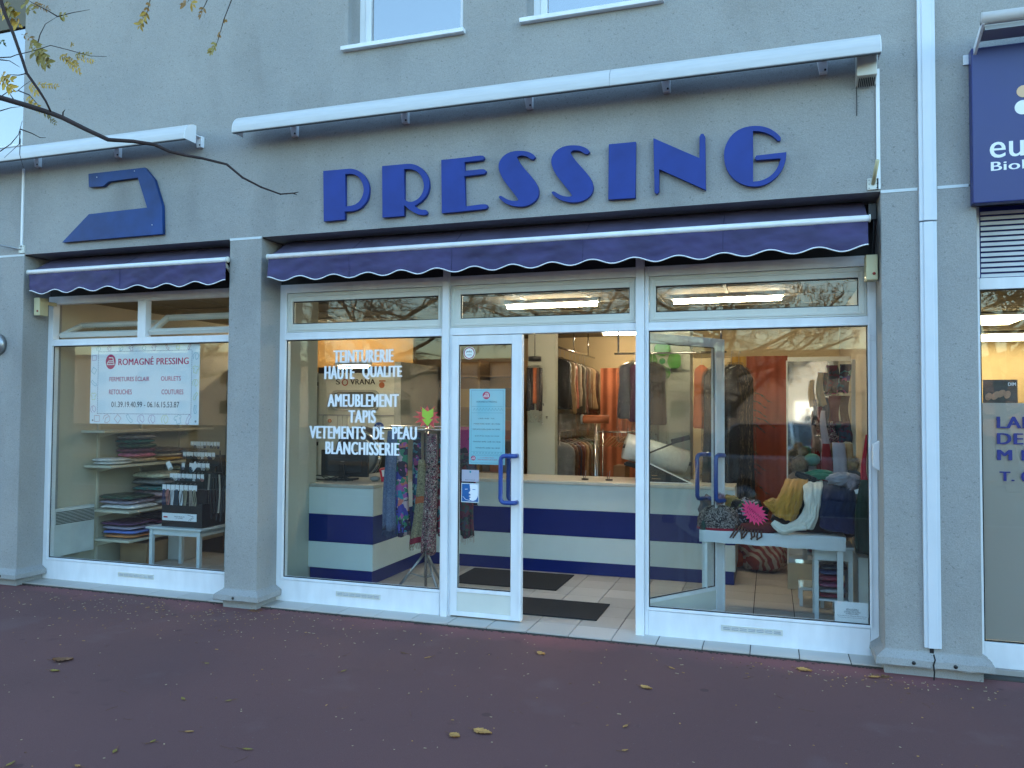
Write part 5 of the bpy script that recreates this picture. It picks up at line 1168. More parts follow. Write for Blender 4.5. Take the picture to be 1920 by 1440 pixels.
# wire hangers on a low bar
pH = at(1150, 810, y=3.6)
hb = rail('hanger_rail', 'low bar with empty wooden hangers before the salmon curtain', (pH.x-.2, 3.6, pH.z), (pH.x+.45, 3.6, pH.z), .010, [((pH.x-.19, 3.6, pH.z), (pH.x-.19, 3.6, .04)), ((pH.x+.44, 3.6, pH.z), (pH.x+.44, 3.6, .04))])
WH = pm('hanger_wood', (.45, .22, .08), .5)
for k in range(6):
    x = pH.x-.05+k*.045; t = thing('coat_hanger', 'empty wooden coat hanger, %s from the left on the low bar' % ['first', 'second', 'third', 'fourth', 'fifth', 'sixth'][k], 'hanger', (x, 3.6, pH.z), 'empty hangers on the low bar')
    G().tube([(x, 3.6, pH.z+.012), (x+.012, 3.6, pH.z-.01), (x+.012, 3.6, pH.z-.05)], .002, 5).build('hook', STEEL, t)
    G().tube([(x-.10, 3.6-.05, pH.z-.17), (x+.012, 3.6, pH.z-.05), (x+.13, 3.6+.05, pH.z-.12)], .009, 6).build('shoulder_bar', WH, t)
carton(at(1108, 870, y=3.2).x, at(1150, 870, y=3.2).x, 3.2, 3.5, .036, .62, pm('carton_dark', (.20, .10, .045), .85), 'tall brown carton behind the counter below the lower rail')
carton(at(1150, 870, y=2.9).x, at(1172, 870, y=2.9).x, 2.9, 3.2, .036, .98, MC['carton_dark'], 'narrow brown carton behind the counter near the white roll')
# green flower decal
p = at(1242, 677, y=2.58); fw = thing('flower_decal', 'green four-petalled flower cut-out on the inner column', 'decoration', (p.x, 2.58, p.z))
GRN = pm('green_petal', (.05, .24, .025), .5, var=.5, vs=6)
for k in range(4):
    aa = math.pi/4*0+math.pi/2*k; cx, cz = p.x+.12*math.cos(aa), p.z+.12*math.sin(aa)
    pts = []
    for i in range(20):
        b_ = 2*math.pi*i/20; r_ = .083*(1-.22*max(0, math.cos(b_))**6)*(1 if abs(b_-math.pi) > .9 else .85); pts.append((cx+r_*math.cos(b_+aa), cz+r_*math.sin(b_+aa)))
    plate('petal', [pts], 2.578-.001*k, .003, GRN, fw)
plate('flower_centre', [circ(p.x, p.z, .030)], 2.572, .004, pm('deep_green', (.01, .2, .05), .5), fw)
fp = thing('framed_note', 'small white note in a black frame on a stick before the inner column', 'note', at(1232, 760, y=2.5))
a, b, c, d = px_rect(1205, 1249, 750, 771, 2.5); G().box(a, b, 2.495, 2.503, c, d).build('frame', BLACK, fp); G().box(a+.008, b-.008, 2.491, 2.4948, c+.008, d-.008).build('sheet', PAPER, fp)
text('PRET A 17H', a+.04, b-.03, c+.055, c+.075, 2.4895, INK, fp); text('MERCI', a+.06, b-.04, c+.025, c+.045, 2.4895, INK, fp)
G().tube([((a+b)/2+.03, 2.51, c), ((a+b)/2+.09, 2.5, c-.14)], .004, 6).build('prop', BLACK, fp)
G().tube([((a+b)/2+.0, 2.51, d), ((a+b)/2-.01, 2.53, d+.16)], .003, 6).build('string', BLACK, fp)

# ================================================================== scarf rack in the left centre window
sr = thing('scarf_rack', 'chrome scarf rack on a folding tripod foot by the door', 'rack', (-2.95, .75, .03))
bx_ = at(803, 1090, z=.03); RX, RY = bx_.x+.0, .62
RX = at(800, 900, y=RY).x; RZ = at(800, 805, y=RY).z
G().tube([(RX, RY, .07), (RX, RY, RZ+.03)], .012, 10).build('pole', CHROME, sr)
for k in range(3):
    a = R(200+120*k); G().tube([(RX+.015*math.cos(a), RY+.015*math.sin(a), .36), (RX+.26*math.cos(a), RY+.26*math.sin(a), .045)], .011, 8).build('leg', STEEL, sr)
    G().tube([(RX, RY, .16), (RX+.14*math.cos(a), RY+.14*math.sin(a), .20)], .005, 6).build('strut', STEEL, sr)
for dy, dz in ((-.10, 0), (.10, .02)): G().tube([(RX-.40, RY+dy, RZ+dz), (RX+.25, RY+dy, RZ+dz)], .009, 8).build('top_bar', CHROME, sr)
G().tube([(RX, RY-.10, RZ), (RX, RY+.10, RZ+.02)], .008, 8).build('cross_bar', CHROME, sr)
def scarf(x, y, zt, zb, w0, w1, mat, label, seed, fringe=None, th=.05, bands=None, group='scarves hanging on the chrome rack'):
    t = thing('hanging_scarf', label, 'scarf', (x, y, zt), group)
    g = G(); g.smooth = True; n = 34
    def ring(v, k):
        a = 2*math.pi*k/n; w = (w0+(w1-w0)*v**.8)*(1.3 if 'chrome rack' in (group or '') else 1); c_, s_ = math.cos(a), math.sin(a)
        u = c_; fold_ = 1+.35*math.sin(a*5+seed)*v+.25*math.sin(a*9+seed*2)*v
        return Vector((x+u*w/2+.012*math.sin(v*4+seed), y+s_*th/2*(.5+v)*fold_, zt-(zt-zb)*v+.012*math.sin(a*3+seed)*v))
    g.rings([[ring(j/14, k) for k in range(n)] for j in range(15)]); g.build('cloth', mat, t)
    if bands:
        for v0, v1, m_ in bands:
            g = G(); g.smooth = True
            def rg(v, k):
                p_ = ring(v, k); c0 = Vector((x, y, p_.z)); return c0+(p_-c0)*1.03+Vector((0, -.001, 0))
            g.rings([[rg(v0+(v1-v0)*j/3, k) for k in range(n)] for j in range(4)], False); g.build('band', m_, t)
    if fringe:
        g = G()
        for k in range(n):
            p0 = ring(1, k); g.tube([p0, p0+Vector((.004*math.sin(k), 0, -.02)), p0+Vector((.008*math.sin(k*2.3), 0, -.05))], .0022, 4, False)
        g.build('fringe', fringe, t)
    return t
PT = {}
PT['green'] = pattern('green_scarf', [(.02, .28, .05), (.02, .35, .06), (.1, .3, .08), (.3, .1, .2)], 8)
PT['blue'] = pattern('blue_grey_weave', [(.06, .09, .17), (.11, .15, .26), (.08, .11, .2), (.16, .2, .3)], 75)
PT['floral'] = pattern('bright_floral', [(.02, .02, .06), (.35, .08, .3), (.03, .22, .3), (.02, .02, .05), (.45, .35, .38), (.03, .2, .12), (.05, .05, .3), (.5, .15, .12)], 17)
PT['floral2'] = pattern('dark_floral', [(.02, .02, .05), (.05, .05, .25), (.3, .05, .2), (.02, .15, .2), (.02, .02, .04), (.2, .4, .45)], 20)
PT['snake'] = pattern('tan_snakeskin', [(.20, .17, .10), (.33, .29, .17), (.12, .10, .06), (.28, .24, .14)], 60)
PT['leopard'] = pattern('leopard_black', [(.015, .012, .015), (.35, .28, .25), (.02, .015, .02), (.2, .03, .07), (.45, .4, .35), (.02, .02, .02)], 38, 'NOISE')
PT['dark'] = pattern('dark_print', [(.02, .02, .03), (.04, .05, .08), (.10, .02, .04), (.03, .06, .05)], 25)
def sx(px, y=RY): return at(px, 900, y=y).x
def szz(py, y=RY): return at(780, py, y=y).z
scarf(sx(728), RY+.1, szz(806), szz(985), .05, .11, PT['green'], 'bright green scarf, outermost on the rack beside the counter', 1)
scarf(sx(742), RY-.09, szz(808), szz(992), .07, .10, PT['blue'], 'blue grey woven scarf with a knotted fringe', 2, pm('blue_fringe', (.05, .08, .15), .9), .07)
scarf(sx(762), RY-.06, szz(812), szz(1002), .06, .10, PT['floral'], 'scarf with large pink and turquoise flowers', 3, None, .08)
scarf(sx(778), RY+.06, szz(810), szz(995), .05, .09, PT['floral2'], 'dark blue floral scarf behind the large-flowered one', 4)
scarf(sx(792), RY+.11, szz(812), szz(960), .04, .08, PT['dark'], 'dark printed scarf deepest on the rack', 5)
scarf(sx(800), RY-.10, szz(860), szz(1014), .04, .15, PT['snake'], 'snakeskin scarf with an orange stripe and dark red border', 6, pm('tan_fringe', (.25, .22, .15), .9), .06, [(.44, .52, CM['orange']), (.93, 1.0, pm('border_red', (.22, .01, .03), .9))])
scarf(sx(818), RY-.12, szz(812), szz(1030), .07, .10, PT['leopard'], 'black and white leopard scarf next to the door post', 7, None, .08)
scarf(sx(828), RY+.0, szz(812), szz(1000), .05, .08, pattern('turq_print', [(.02, .02, .03), (.02, .2, .25), (.25, .03, .06), (.3, .3, .3)], 22), 'dark scarf with turquoise touches behind the leopard one', 8)
px9 = at(876, 960, y=.75).x
scarf(px9, .75, at(876, 850, y=.75).z, at(876, 1005, y=.75).z, .14, .08, PT['dark'], 'black scarf with a rosy top behind the face sticker', 9, pm('white_fringe', (.5, .5, .48), .9), .09)
scarf(px9-.06, .85, at(870, 800, y=.85).z, at(870, 945, y=.85).z, .10, .16, pattern('magenta_black', [(.02, .01, .02), (.3, .01, .12), (.02, .02, .03)], 9), 'magenta and black scarf behind the hours poster', 10)

# ================================================================== display table and its heap
TZ = .62
tb = thing('display_table', 'white display table with a white sheet tucked over its top', 'table', (-.1, .75, .03))
l0 = at(1330, 1146, z=.03); 
tx0, tx1, ty0, ty1 = -.50, .50, .62, 1.15
tzz = at(1420, 1000, y=ty0).z
TWH = pm('table_white', (.66, .72, .75), .4)
G().box(tx0, tx1, ty0, ty1, tzz-.03, tzz-.004).build('table_top', TWH, tb, bev=.003)
for x in (tx0+.005, tx1-.045):
    for y in (ty0+.005, ty1-.045): G().box(x, x+.04, y, y+.04, .0305, tzz-.0305).build('leg', TWH, tb, bev=.003)
sheetm = pm('white_sheet', (.62, .68, .72), .85, var=.05, bump=.4, bs=12)
g = G(); g.smooth = True
def tc_(u, v):   # sheet: hangs in front, over the top and down behind
    x = tx0-.012+(tx1-tx0+.024)*u; drop = .085+.018*noise.noise(Vector((u*5, 0, 1)))+.015*u
    if v < .3: t_ = v/.3; return (x, ty0-.012-.006*noise.noise(Vector((u*9, t_*2, 0)))*(1-t_), tzz-drop*(1-t_)+.002)
    if v < .7: t_ = (v-.3)/.4; return (x, ty0-.010+(ty1-ty0+.02)*t_, tzz+.003+.004*noise.noise(Vector((u*6, t_*4, 3))))
    t_ = (v-.7)/.3; return (x, ty1+.012, tzz+.003-drop*t_)
g.grid(tc_, 60, 30); so_ = g.build('sheet', sheetm, tb)
for s, x in ((-1, tx0), (1, tx1)):
    g = G(); g.smooth = True; g.grid(lambda u, v: (x+s*(.013+.004*math.sin(v*9)), ty0-.01+(ty1-ty0+.02)*v, tzz+.002-(.09)*u), 6, 14); g.build('sheet_side', sheetm, tb)
def heap(name, c, r, mat, label, cat, seed=0, amp=.25, fr=3, sub=None):
    g = G(); g.ball(c, r, 36, 20, amp, fr, seed); o = g.build(name, mat, None, loc=(c[0], c[1], c[2]-r[2]), label=label, cat=cat); return o
def D(px, py, y=.75): return at(px, py, y=y)
FUR = lambda n, c: pm(n, c, 1, var=.3, vs=30, bump=1, bs=90)
def pompom(c, r, mat, label, name='pompom_hat_tip', parent=None):
    g = G(); g.ball(c, r*.72, 18, 12); q = random.Random(int(c[0]*1000))
    for k in range(620):
        d = Vector((q.gauss(0, 1), q.gauss(0, 1), q.gauss(0, 1))).normalized(); b = c+d*r*.68; e = c+d*r*q.uniform(.92, 1.12)+Vector((q.uniform(-1, 1), q.uniform(-1, 1), q.uniform(-1, 1)))*r*.16
        s_ = d.cross(Vector((.3, .5, .8))).normalized()*r*.035; g.quad(b-s_, b+s_, e+s_*.15, e-s_*.15)
    return g.build(name, mat, parent, loc=None if parent else c, label=label)
# patterned bag/hat at the left with pompom
c = D(1347, 965, .72); hh = c.z-tzz
b1 = thing('beanie', 'dark speckled knitted beanie with a mauve pompom at the left of the table', 'hat', (c.x, .72, tzz+.004))
SPK = pattern('speckled_knit', [(.02, .018, .02), (.03, .025, .03), (.33, .30, .28), (.02, .02, .02)], 55, 'NOISE', bump=1)
g = G(); g.smooth = True; n = 36
w_ = (D(1390, 965, .72).x-D(1310, 965, .72).x)/2
g.rings([[Vector((c.x+w_*k_*math.cos(a)*(1+.05*noise.noise(Vector((math.cos(a)*2, math.sin(a)*2, z_*3)))), .72+.10*k_*math.sin(a), tzz+.006+z_*(.17)+.012*math.sin(a*4)*z_)) for a in [2*math.pi*i/n for i in range(n)]] for z_, k_ in ((0, .92), (.04, .98), (.2, 1.0), (.45, 1.0), (.7, .88), (.88, .65), (.98, .35), (1, .1))])
g.build('knit', SPK, b1); g = G(); g.smooth = True
g.rings([[Vector((c.x+w_*1.02*math.cos(a), .72+.105*math.sin(a), tzz+z_)) for a in [2*math.pi*i/n for i in range(n)]] for z_ in (.004, .022)], False); g.build('red_hem', pm('hem_red', (.3, .01, .03), .9), b1)
pp = D(1350, 936, .66); pompom(Vector((pp.x, .68, pp.z)), .045, FUR('mauve_fur', (.38, .24, .30)), None, 'pompom', None) if False else None
def pom_part(parent, v, r, mat): return pompom(v, r, mat, None, 'pompom', parent)
pom_part(b1, Vector((pp.x, .68, pp.z)), .048, FUR('mauve_fur', (.38, .24, .30)))
heap('soft_scarf', (D(1328, 940, .85).x, .86, tzz+.13), (.07, .09, .11), pm('grey_wool', (.15, .15, .17), .95, bump=1, bs=50), 'grey woollen scarf piled behind the speckled beanie', 'scarf', 4, .3, 3)
heap('soft_scarf', (D(1366, 948, .9).x, .92, tzz+.14), (.11, .1, .10), pm('khaki_wool', (.20, .16, .06), .95, bump=1, bs=50), 'khaki scarf peeping over the speckled beanie', 'scarf', 6, .3, 3)
c = D(1400, 960, .85); heap('patterned_scarf', (c.x, .86, tzz+.10), (.15, .13, .125), pattern('bw_print', [(.02, .02, .03), (.3, .3, .33), (.02, .02, .03), (.03, .12, .05), (.02, .02, .02)], 26), 'black and white printed scarf bunched in the middle of the table', 'scarf', 8, .35, 3)
c = D(1420, 985, .72); br = thing('fringed_scarf', 'brown scarf whose tassels hang over the table edge', 'scarf', (c.x, .68, tzz))
g = G(); g.ball((c.x+.02, .70, tzz+.03), (.15, .09, .045), 30, 12, .3, 3, 2); g.build('cloth', CM['dark red'], br)
g = G(); q = random.Random(4)
x0_, x1_ = D(1375, 990, .6).x, D(1425, 990, .6).x
for k in range(9):
    x = x0_+(x1_-x0_)*k/8
    g.tube([(x+.02, .66, tzz+.04), (x+.008, .607, tzz+.012), (x+q.uniform(-.02, .015), .595, tzz-.02), (x+q.uniform(-.03, .02), .593, tzz-q.uniform(.035, .05))], [.008, .007, .007, .004], 6)
g.build('tassel', pm('tassel_brown', (.09, .045, .03), .9, bump=1, bs=90), br)
gs = heap('green_scarf', (D(1318, 985, .62).x, .64, tzz-.01), (.022, .02, .08), pm('deep_teal_wool', (.01, .07, .06), .95, bump=1, bs=60), 'dark teal scarf end hanging past the left table corner', 'scarf', 9, .2, 3)
# pink star
c = D(1414, 962, .585); pts = []
q = random.Random(11)
for k in range(36):
    r_ = (.060 if k % 2 else .092)*q.uniform(.92, 1.12); a = 2*math.pi*k/36; u, v = r_*1.18*math.cos(a), r_*.86*math.sin(a); th_ = R(-38); pts.append((c.x+u*math.cos(th_)-v*math.sin(th_), c.z+u*math.sin(th_)+v*math.cos(th_)))
ps = thing('card_sign', 'bright pink starburst price card on the scarf heap', 'card sign', (c.x, .585, tzz))
plate('starburst', [pts], .585, .002, FLP, ps)
g = G()
for k in range(5):
    o_ = Vector((c.x-.05+.022*k, 0, c.z+.03-.018*k)); g.ribbon([(o_.x, o_.z), (o_.x+.012, o_.z+.018), (o_.x+.018, o_.z-.006), (o_.x+.028, o_.z+.008)], .003, .584)
for k in range(4):
    o_ = Vector((c.x-.055+.022*k, 0, c.z-.004-.016*k)); g.ribbon([(o_.x, o_.z), (o_.x+.008, o_.z+.014), (o_.x+.016, o_.z-.008)], .003, .584)
g.build('handwriting', pm('marker_red', (.35, .0, .05), .6), ps)
# draped knitwear: ribbons of cloth swept over the heap
def drape(path, wid, mat, label, cat, name, seed=0, th=.018, ridge=.25, parent=None):
    pts = [Vector(p) for p in path]; n = 40; N_ = 40
    def cr(t_):
        m_ = t_*(len(pts)-1); i = min(int(m_), len(pts)-2); f = m_-i; p0, p1, p2, p3 = pts[max(i-1, 0)], pts[i], pts[i+1], pts[min(i+2, len(pts)-1)]
        return .5*((2*p1)+(p2-p0)*f+(2*p0-5*p1+4*p2-p3)*f*f+(3*p1-p0-3*p2+p3)*f**3)
    def wd_(t_):
        m_ = t_*(len(wid)-1); i = min(int(m_), len(wid)-2); return wid[i]+(wid[i+1]-wid[i])*(m_-i)
    g = G(); g.smooth = True; rings = []
    for j in range(N_+1):
        t_ = j/N_; c = cr(t_); tg = (cr(min(1, t_+.02))-cr(max(0, t_-.02))).normalized(); side = tg.cross(Vector((0, -1, .35))).normalized(); up = side.cross(tg)
        e = 1 if 0 < j < N_ else .35; rg = []
        for k in range(n):
            a = 2*math.pi*k/n; f = 1+ridge*math.sin(5*a+seed+t_*2)+.15*math.sin(11*a+seed*3-t_*4)
            q_ = c+side*math.cos(a)*wd_(t_)/2*e*(1+.10*noise.noise(Vector((t_*6, seed, math.cos(a)))))+up*math.sin(a)*th*f*e
            w1 = noise.noise(Vector((q_.x*22, q_.z*9+seed, q_.y*22))); w2 = noise.noise(Vector((q_.x*45, q_.z*16, seed+q_.y*30)))
            rg.append(q_+Vector((0, -1, .3))*(.016*abs(w1)+.006*w2)*(1 if e == 1 else 0))
        rings.append(rg)
    g.rings(rings); return g.build(name, mat, parent, loc=pts[0] if not parent else None, label=label, cat=cat)
def knit(n, c): return pm(n, c, .95, var=.10, vs=12, bump=.8, bs=140, sheen=.2)
def patch(rows, mat, label, cat, name, seed=0, amp=.014, curl=.05, fr=5.0):
    """cloth lying over the heap: rows of (left px, py, right px, py, depth) from top to bottom"""
    L = [D(a, b, y) for a, b, c, d, y in rows]; Rr = [D(c, d, y) for a, b, c, d, y in rows]; n = len(rows)
    def cr(P, t_):
        m_ = t_*(n-1); i = min(int(m_), n-2); f = m_-i; p0, p1, p2, p3 = P[max(i-1, 0)], P[i], P[i+1], P[min(i+2, n-1)]
        return .5*((2*p1)+(p2-p0)*f+(2*p0-5*p1+4*p2-p3)*f*f+(3*p1-p0-3*p2+p3)*f**3)
    g = G(); g.smooth = True
    def fn(back):
        def f_(u, v):
            a, b = cr(L, v), cr(Rr, v); p = a+(b-a)*u; e = abs(2*u-1)
            wr = abs(noise.noise(Vector((u*fr+.6*math.sin(v*4+seed), v*1.6, seed))))*2.2+.35*noise.noise(Vector((u*14, v*5, seed+3)))
            ev = max(0, (abs(2*v-1)-.86)/.14)
            return p+Vector((.012*noise.noise(Vector((v*7, u*2, seed))), curl*e**4+.03*ev**2-amp*wr+(.016 if back else 0), .008*noise.noise(Vector((u*6, v*3, seed+9)))))
        return f_
    g.grid(fn(False), 44, 40); g.grid(fn(True), 44, 40)
    return g.build(name, mat, loc=L[0], label=label, cat=cat)
MUS = knit('mustard_knit', (.42, .215, .028)); WHK = knit('white_knit', (.66, .68, .62))
patch([(1474,899,1517,896,.86),(1466,916,1514,914,.73),(1459,932,1507,936,.68),(1449,944,1501,955,.65),(1447,957,1496,971,.63),(1452,968,1488,981,.62)], MUS, 'mustard yellow scarf draped down the heap', 'scarf', 'draped_scarf', 1, .02)
patch([(1450,934,1462,944,.70),(1438,938,1462,958,.66),(1430,944,1458,968,.64)], MUS, 'short end of mustard knit beside the pink star', 'scarf', 'draped_scarf', 3, .014, .03)
patch([(1503,902,1543,902,.86),(1506,915,1544,916,.70),(1508,938,1540,945,.645),(1506,958,1535,966,.62),(1494,975,1530,986,.60),(1478,984,1522,996,.595)], WHK, 'white scarf draped over the middle of the heap', 'scarf', 'draped_scarf', 2, .014)
drape([D(1512, 986, .60), D(1490, 988, .59), D(1470, 993, .592), D(1456, 985, .60), D(1449, 979, .61)], [.07, .06, .075, .06, .045], WHK, 'rolled end of white knit lying on the table edge', 'scarf', 'draped_scarf', 2, .018)
patch([(1544,903,1602,905,.84),(1541,918,1606,925,.68),(1538,945,1609,958,.635),(1537,970,1611,980,.605),(1541,990,1611,999,.592),(1560,998,1608,1003,.59)], knit('navy_knit', (.008, .013, .055)), 'navy blue jumper folded over the right of the heap', 'jumper', 'draped_jumper', 5, .014, .05)
c = D(1582, 899, .74); g = G(); g.ball(c, (.115, .08, .048), 40, 20, .35, 4, 4); g.build('knitted_hat', knit('grey_lilac_knit', (.26, .28, .34)), loc=c, label='pale grey knitted hat lying on the navy jumper', cat='hat')
c = D(1597, 908, .62); gh = thing('pompom_hat', 'lilac grey pompom with a small white tag at the right of the table', 'hat', c); pom_part(gh, Vector((c.x, .62, c.z)), .045, FUR('lilac_fur', (.33, .32, .40)))
e = D(1608, 921, .58); G().obox((e.x, .575, e.z), (.018, 0, .006), (0, .001, 0), (-.005, 0, .014)).build('tag', PAPER, gh)
g = G(); g.ball((D(1530, 930, .92).x, .92, tzz+.10), (.31, .17, .19), 40, 20, .2, 3, 5); g.build('scarf_heap', knit('dark_heap_knit', (.03, .03, .035)), loc=(.15, .95, tzz), label='dark pile of folded scarves at the core of the heap', cat='scarf pile')
c = D(1525, 900, .95); drape([D(1500, 897, .95), D(1530, 890, .9), D(1560, 892, .85)], [.05, .08, .07], knit('green_knit', (.02, .16, .09)), 'strip of green knit between the mustard and the grey hat', 'scarf', 'draped_scarf', 7, .03)
drape([D(1492, 888, .9), D(1510, 895, .88), D(1530, 902, .86)], [.04, .06, .05], knit('black_knit', (.012, .012, .014)), 'black knit strip above the white scarf', 'scarf', 'draped_scarf', 8, .025)
for px, py, y, r, col, lb in ((1498, 872, 1.1, .075, (.28, .20, .12), 'large brown fur pompom hat at the left behind the heap'), (1505, 848, 1.3, .048, (.25, .19, .12), 'smaller brown fur pompom above the larger one'), (1598, 872, 1.0, .065, (.30, .21, .09), 'golden brown fur pompom hat behind the grey hat')):
    c = D(px, py, y); t = thing('pompom_hat', lb, 'hat', (c.x, y, c.z-.1)); pom_part(t, Vector((c.x, y, c.z)), r, FUR('fur_%d' % px, col))
    g = G(); g.ball((c.x, y, c.z-r-.05), (.09, .08, .08), 20, 12, .15, 3, px); g.build('knit', knit('hat_%d' % px, [(.30, .20, .08), (.18, .12, .08), (.05, .05, .05)][px % 3]), t)
    if c.z-r-.13 > tzz+.01: G().tube([(c.x, y, tzz+.004), (c.x, y, c.z-r-.06)], .035, 12).build('head_stand', STEEL, t)
c = D(1523, 862, 1.15); t = thing('knitted_hat', 'mint green knitted hat between the brown pompoms and the red scarf', 'hat', c); g = G(); g.ball(c, (.058, .05, .05), 20, 12, .2, 3, 2); g.build('knit', knit('mint_knit', (.05, .19, .15)), t); G().tube([(c.x, 1.15, tzz+.004), (c.x, 1.15, c.z-.05)], .03, 12).build('head_stand', STEEL, t)

# rack before the mirror
g0 = at(1590, 680, y=1.25); rkx0, rkx1 = at(1542, 800, y=1.25).x, at(1598, 800, y=1.25).x
rk = thing('accessory_rack', 'white upright rack with two bars of accessories in front of the mirror', 'rack', (rkx1, 1.25, .03))
G().box(rkx1-.005, rkx1+.025, 1.235, 1.265, .034, at(1600, 674, y=1.25).z).build('upright', WHITE2, rk, bev=.003)
z1_, z2_ = at(1570, 735, y=1.25).z, at(1570, 826, y=1.25).z
for z in (z1_, z2_): G().tube([(rkx0, 1.25, z), (rkx1-.005, 1.25, z)], .006, 8).build('bar', CHROME, rk)
acc = [('dark print necklace card', PT['dark'], (.01, .02, .02)), ('black spangled scarf', PT['leopard'], None), ('dark red folded scarf', CM['dark red'], None), ('black lace scarf', CM['black'], None)]
for i, (px, py0, py1, wpx, m_, lb) in enumerate(((1560, 685, 735, 22, PT['dark'], 'dark spangled scarf at the top left of the rack before the mirror'), (1583, 683, 735, 22, PT['floral2'], 'dark sequinned scarf at the top right of the rack before the mirror'), (1563, 742, 795, 24, knit('wine_knit', (.12, .01, .02)), 'wine red scarf on the upper bar of the rack'), (1585, 742, 800, 16, CM['brown'], 'brown scarf on the upper bar next to the upright'),
                                             (1556, 790, 828, 22, PT['leopard'], 'black and white patterned scarf on the lower half of the rack, left'), (1582, 790, 828, 26, PT['dark'], 'dark patterned scarf on the lower half of the rack, right'), (1545, 745, 800, 14, CM['slate'], 'slate scarf hanging along the edge of the rack'))):
    y = 1.22-.01*i; w_ = abs(at(px+wpx/2, 700, y=y).x-at(px-wpx/2, 700, y=y).x)
    scarf(at(px, 700, y=y).x, y, at(px, py0, y=y).z, at(px, py1, y=y).z, w_, w_, m_, lb, i, None, .03, None, 'accessories on the rack before the mirror')
scarf(at(1540, 800, y=1.15).x, 1.15, at(1540, 700, y=1.15).z, at(1540, 760, y=1.15).z, .04, .07, knit('beige_knit', (.42, .33, .2)), 'beige scarf hanging over the mirror edge', 3, None, .03, None, 'accessories on the rack before the mirror')
scarf(at(1546, 800, y=1.1).x, 1.1, at(1546, 770, y=1.1).z, at(1546, 852, y=1.1).z, .03, .07, knit('lilac_knit', (.42, .36, .40)), 'pale lilac scarf with fringe hanging in front of the mirror', 4, pm('lilac_fringe', (.4, .35, .38), .9), .03, None, 'accessories on the rack before the mirror')
scarf(at(1552, 850, y=1.0).x, 1.0, at(1552, 832, y=1.0).z, tzz+.02, .05, .16, knit('burgundy_knit', (.20, .012, .015)), 'burgundy scarf falling from the lower bar', 5, None, .05, None, 'accessories on the rack before the mirror')
scarf(at(1573, 850, y=.98).x, .98, at(1573, 830, y=.98).z, tzz+.02, .09, .12, knit('lilac_grey_knit', (.36, .35, .42)), 'pale grey lilac scarf falling from the lower bar beside the burgundy one', 6, None, .07, None, 'accessories on the rack before the mirror')
scarf(at(1590, 850, y=1.0).x, 1.0, at(1590, 832, y=1.0).z, tzz+.05, .05, .07, CM['tan'], 'tan scarf between the grey scarf and the upright', 7, None, .04, None, 'accessories on the rack before the mirror')
scarf(at(1622, 850, y=.7).x, .7, at(1622, 815, y=.7).z, at(1622, 905, y=.7).z, .012, .035, pm('coral_red_cloth', (.45, .02, .045), .9), 'bright red scarf at the extreme right inside the window', 8, None, .03)
scarf(at(1620, 900, y=.55).x, .56, at(1622, 900, y=.56).z, at(1622, 1035, y=.56).z, .04, .10, pm('bottle_green', (.012, .03, .02), .95), 'very dark green coat hem beside the right table leg', 9, None, .06)
# mirror
mx0 = at(1476, 900, y=1.82).x; mzt = at(1500, 676, y=1.82).z
mr = thing('wall_mirror', 'tall wide mirror standing at the back of the window display', 'mirror', (mx0+.26, 1.83, .03))
G().box(mx0+.008, .66, 1.82, 1.826, .26, mzt-.008).build('mirror_glass', MIRROR, mr); G().box(mx0, .665, 1.8265, 1.85, .05, mzt).build('backing', pm('mirror_back', (.5, .45, .33), .7), mr)
g = G(); g.box(mx0-.004, mx0+.0075, 1.812, 1.8262, .25, mzt); g.box(mx0+.008, .665, 1.812, 1.8262, mzt-.0075, mzt+.03); g.build('frame', WHITE2, mr)
G().box(mx0+.0, .66, 1.80, 1.8195, .036, .255).build('plinth_board', pm('plinth_beige', (.46, .43, .34), .6), mr)
# furniture under the table
b_ = at(1240, 1, y=1); s2 = thing('white_bench', 'white painted nightstand full of bagged cloths under the table', 'stand', (.2, .75, .03))
nx0, nx1, ny0, ny1 = at(1527, 1100, y=.72).x, at(1605, 1100, y=.72).x-.02, .72, 1.05
nz1, nz0 = at(1560, 1030, y=.72).z, at(1560, 1125, y=.72).z
G().box(nx0-.01, nx1+.01, ny0-.01, ny1, nz1-.0, nz1+.02).build('top', PW, s2, bev=.003); G().box(nx0, nx1, ny0, ny1-.02, nz1-.085, nz1-.001).build('drawer', PW, s2, bev=.004)
for x in (nx0, nx1-.03):
    for y in (ny0, ny1-.05): G().box(x, x+.03, y, y+.03, .0305, nz1-.0855).build('leg', PW, s2, bev=.002)
G().box(nx0+.0305, nx1-.0305, ny0+.004, ny1-.06, nz0-.012, nz0).build('shelf', PW, s2)
stack('n', nx0+.04, nx1-.035, ny0+.02, ny1-.08, nz0+.001, ['wine red', 'grey', 'plum', 'wine red', 'dark blue', 'black'], .045, 'in the white stand', 31, True, 'bagged cloths in the white stand')
s3 = thing('step_stool', 'low white step stool with a glossy glass top by the mirror', 'stool', (at(1510, 1100, y=1.2).x, 1.2, .03))
a, b = at(1500, 1130, z=.18), at(1540, 1130, z=.18); ax, bx2 = at(1499, 1115, y=1.2).x, at(1545, 1115, y=1.2).x
G().box(ax, bx2, 1.2, 1.5, .16, .178).build('top', PW, s3, bev=.002); G().box(ax+.004, bx2-.004, 1.205, 1.495, .179, .184).build('glass_top', pm('gloss_top', (.6, .68, .66), .06, coat=1), s3)
for x in (ax, bx2-.025):
    for y in (1.2, 1.475): G().box(x, x+.025, y, y+.025, .0305, .1595).build('leg', PW, s3)
rh = thing('wall_heater', 'white heater end standing at the right wall beside the table', 'heater', (.6, .75, .2))
a = at(1609, 1000, y=.75).x; G().box(a, a+.07, .75, 1.15, .09, .52).build('casing', MC['heater_white'], rh, bev=.006)
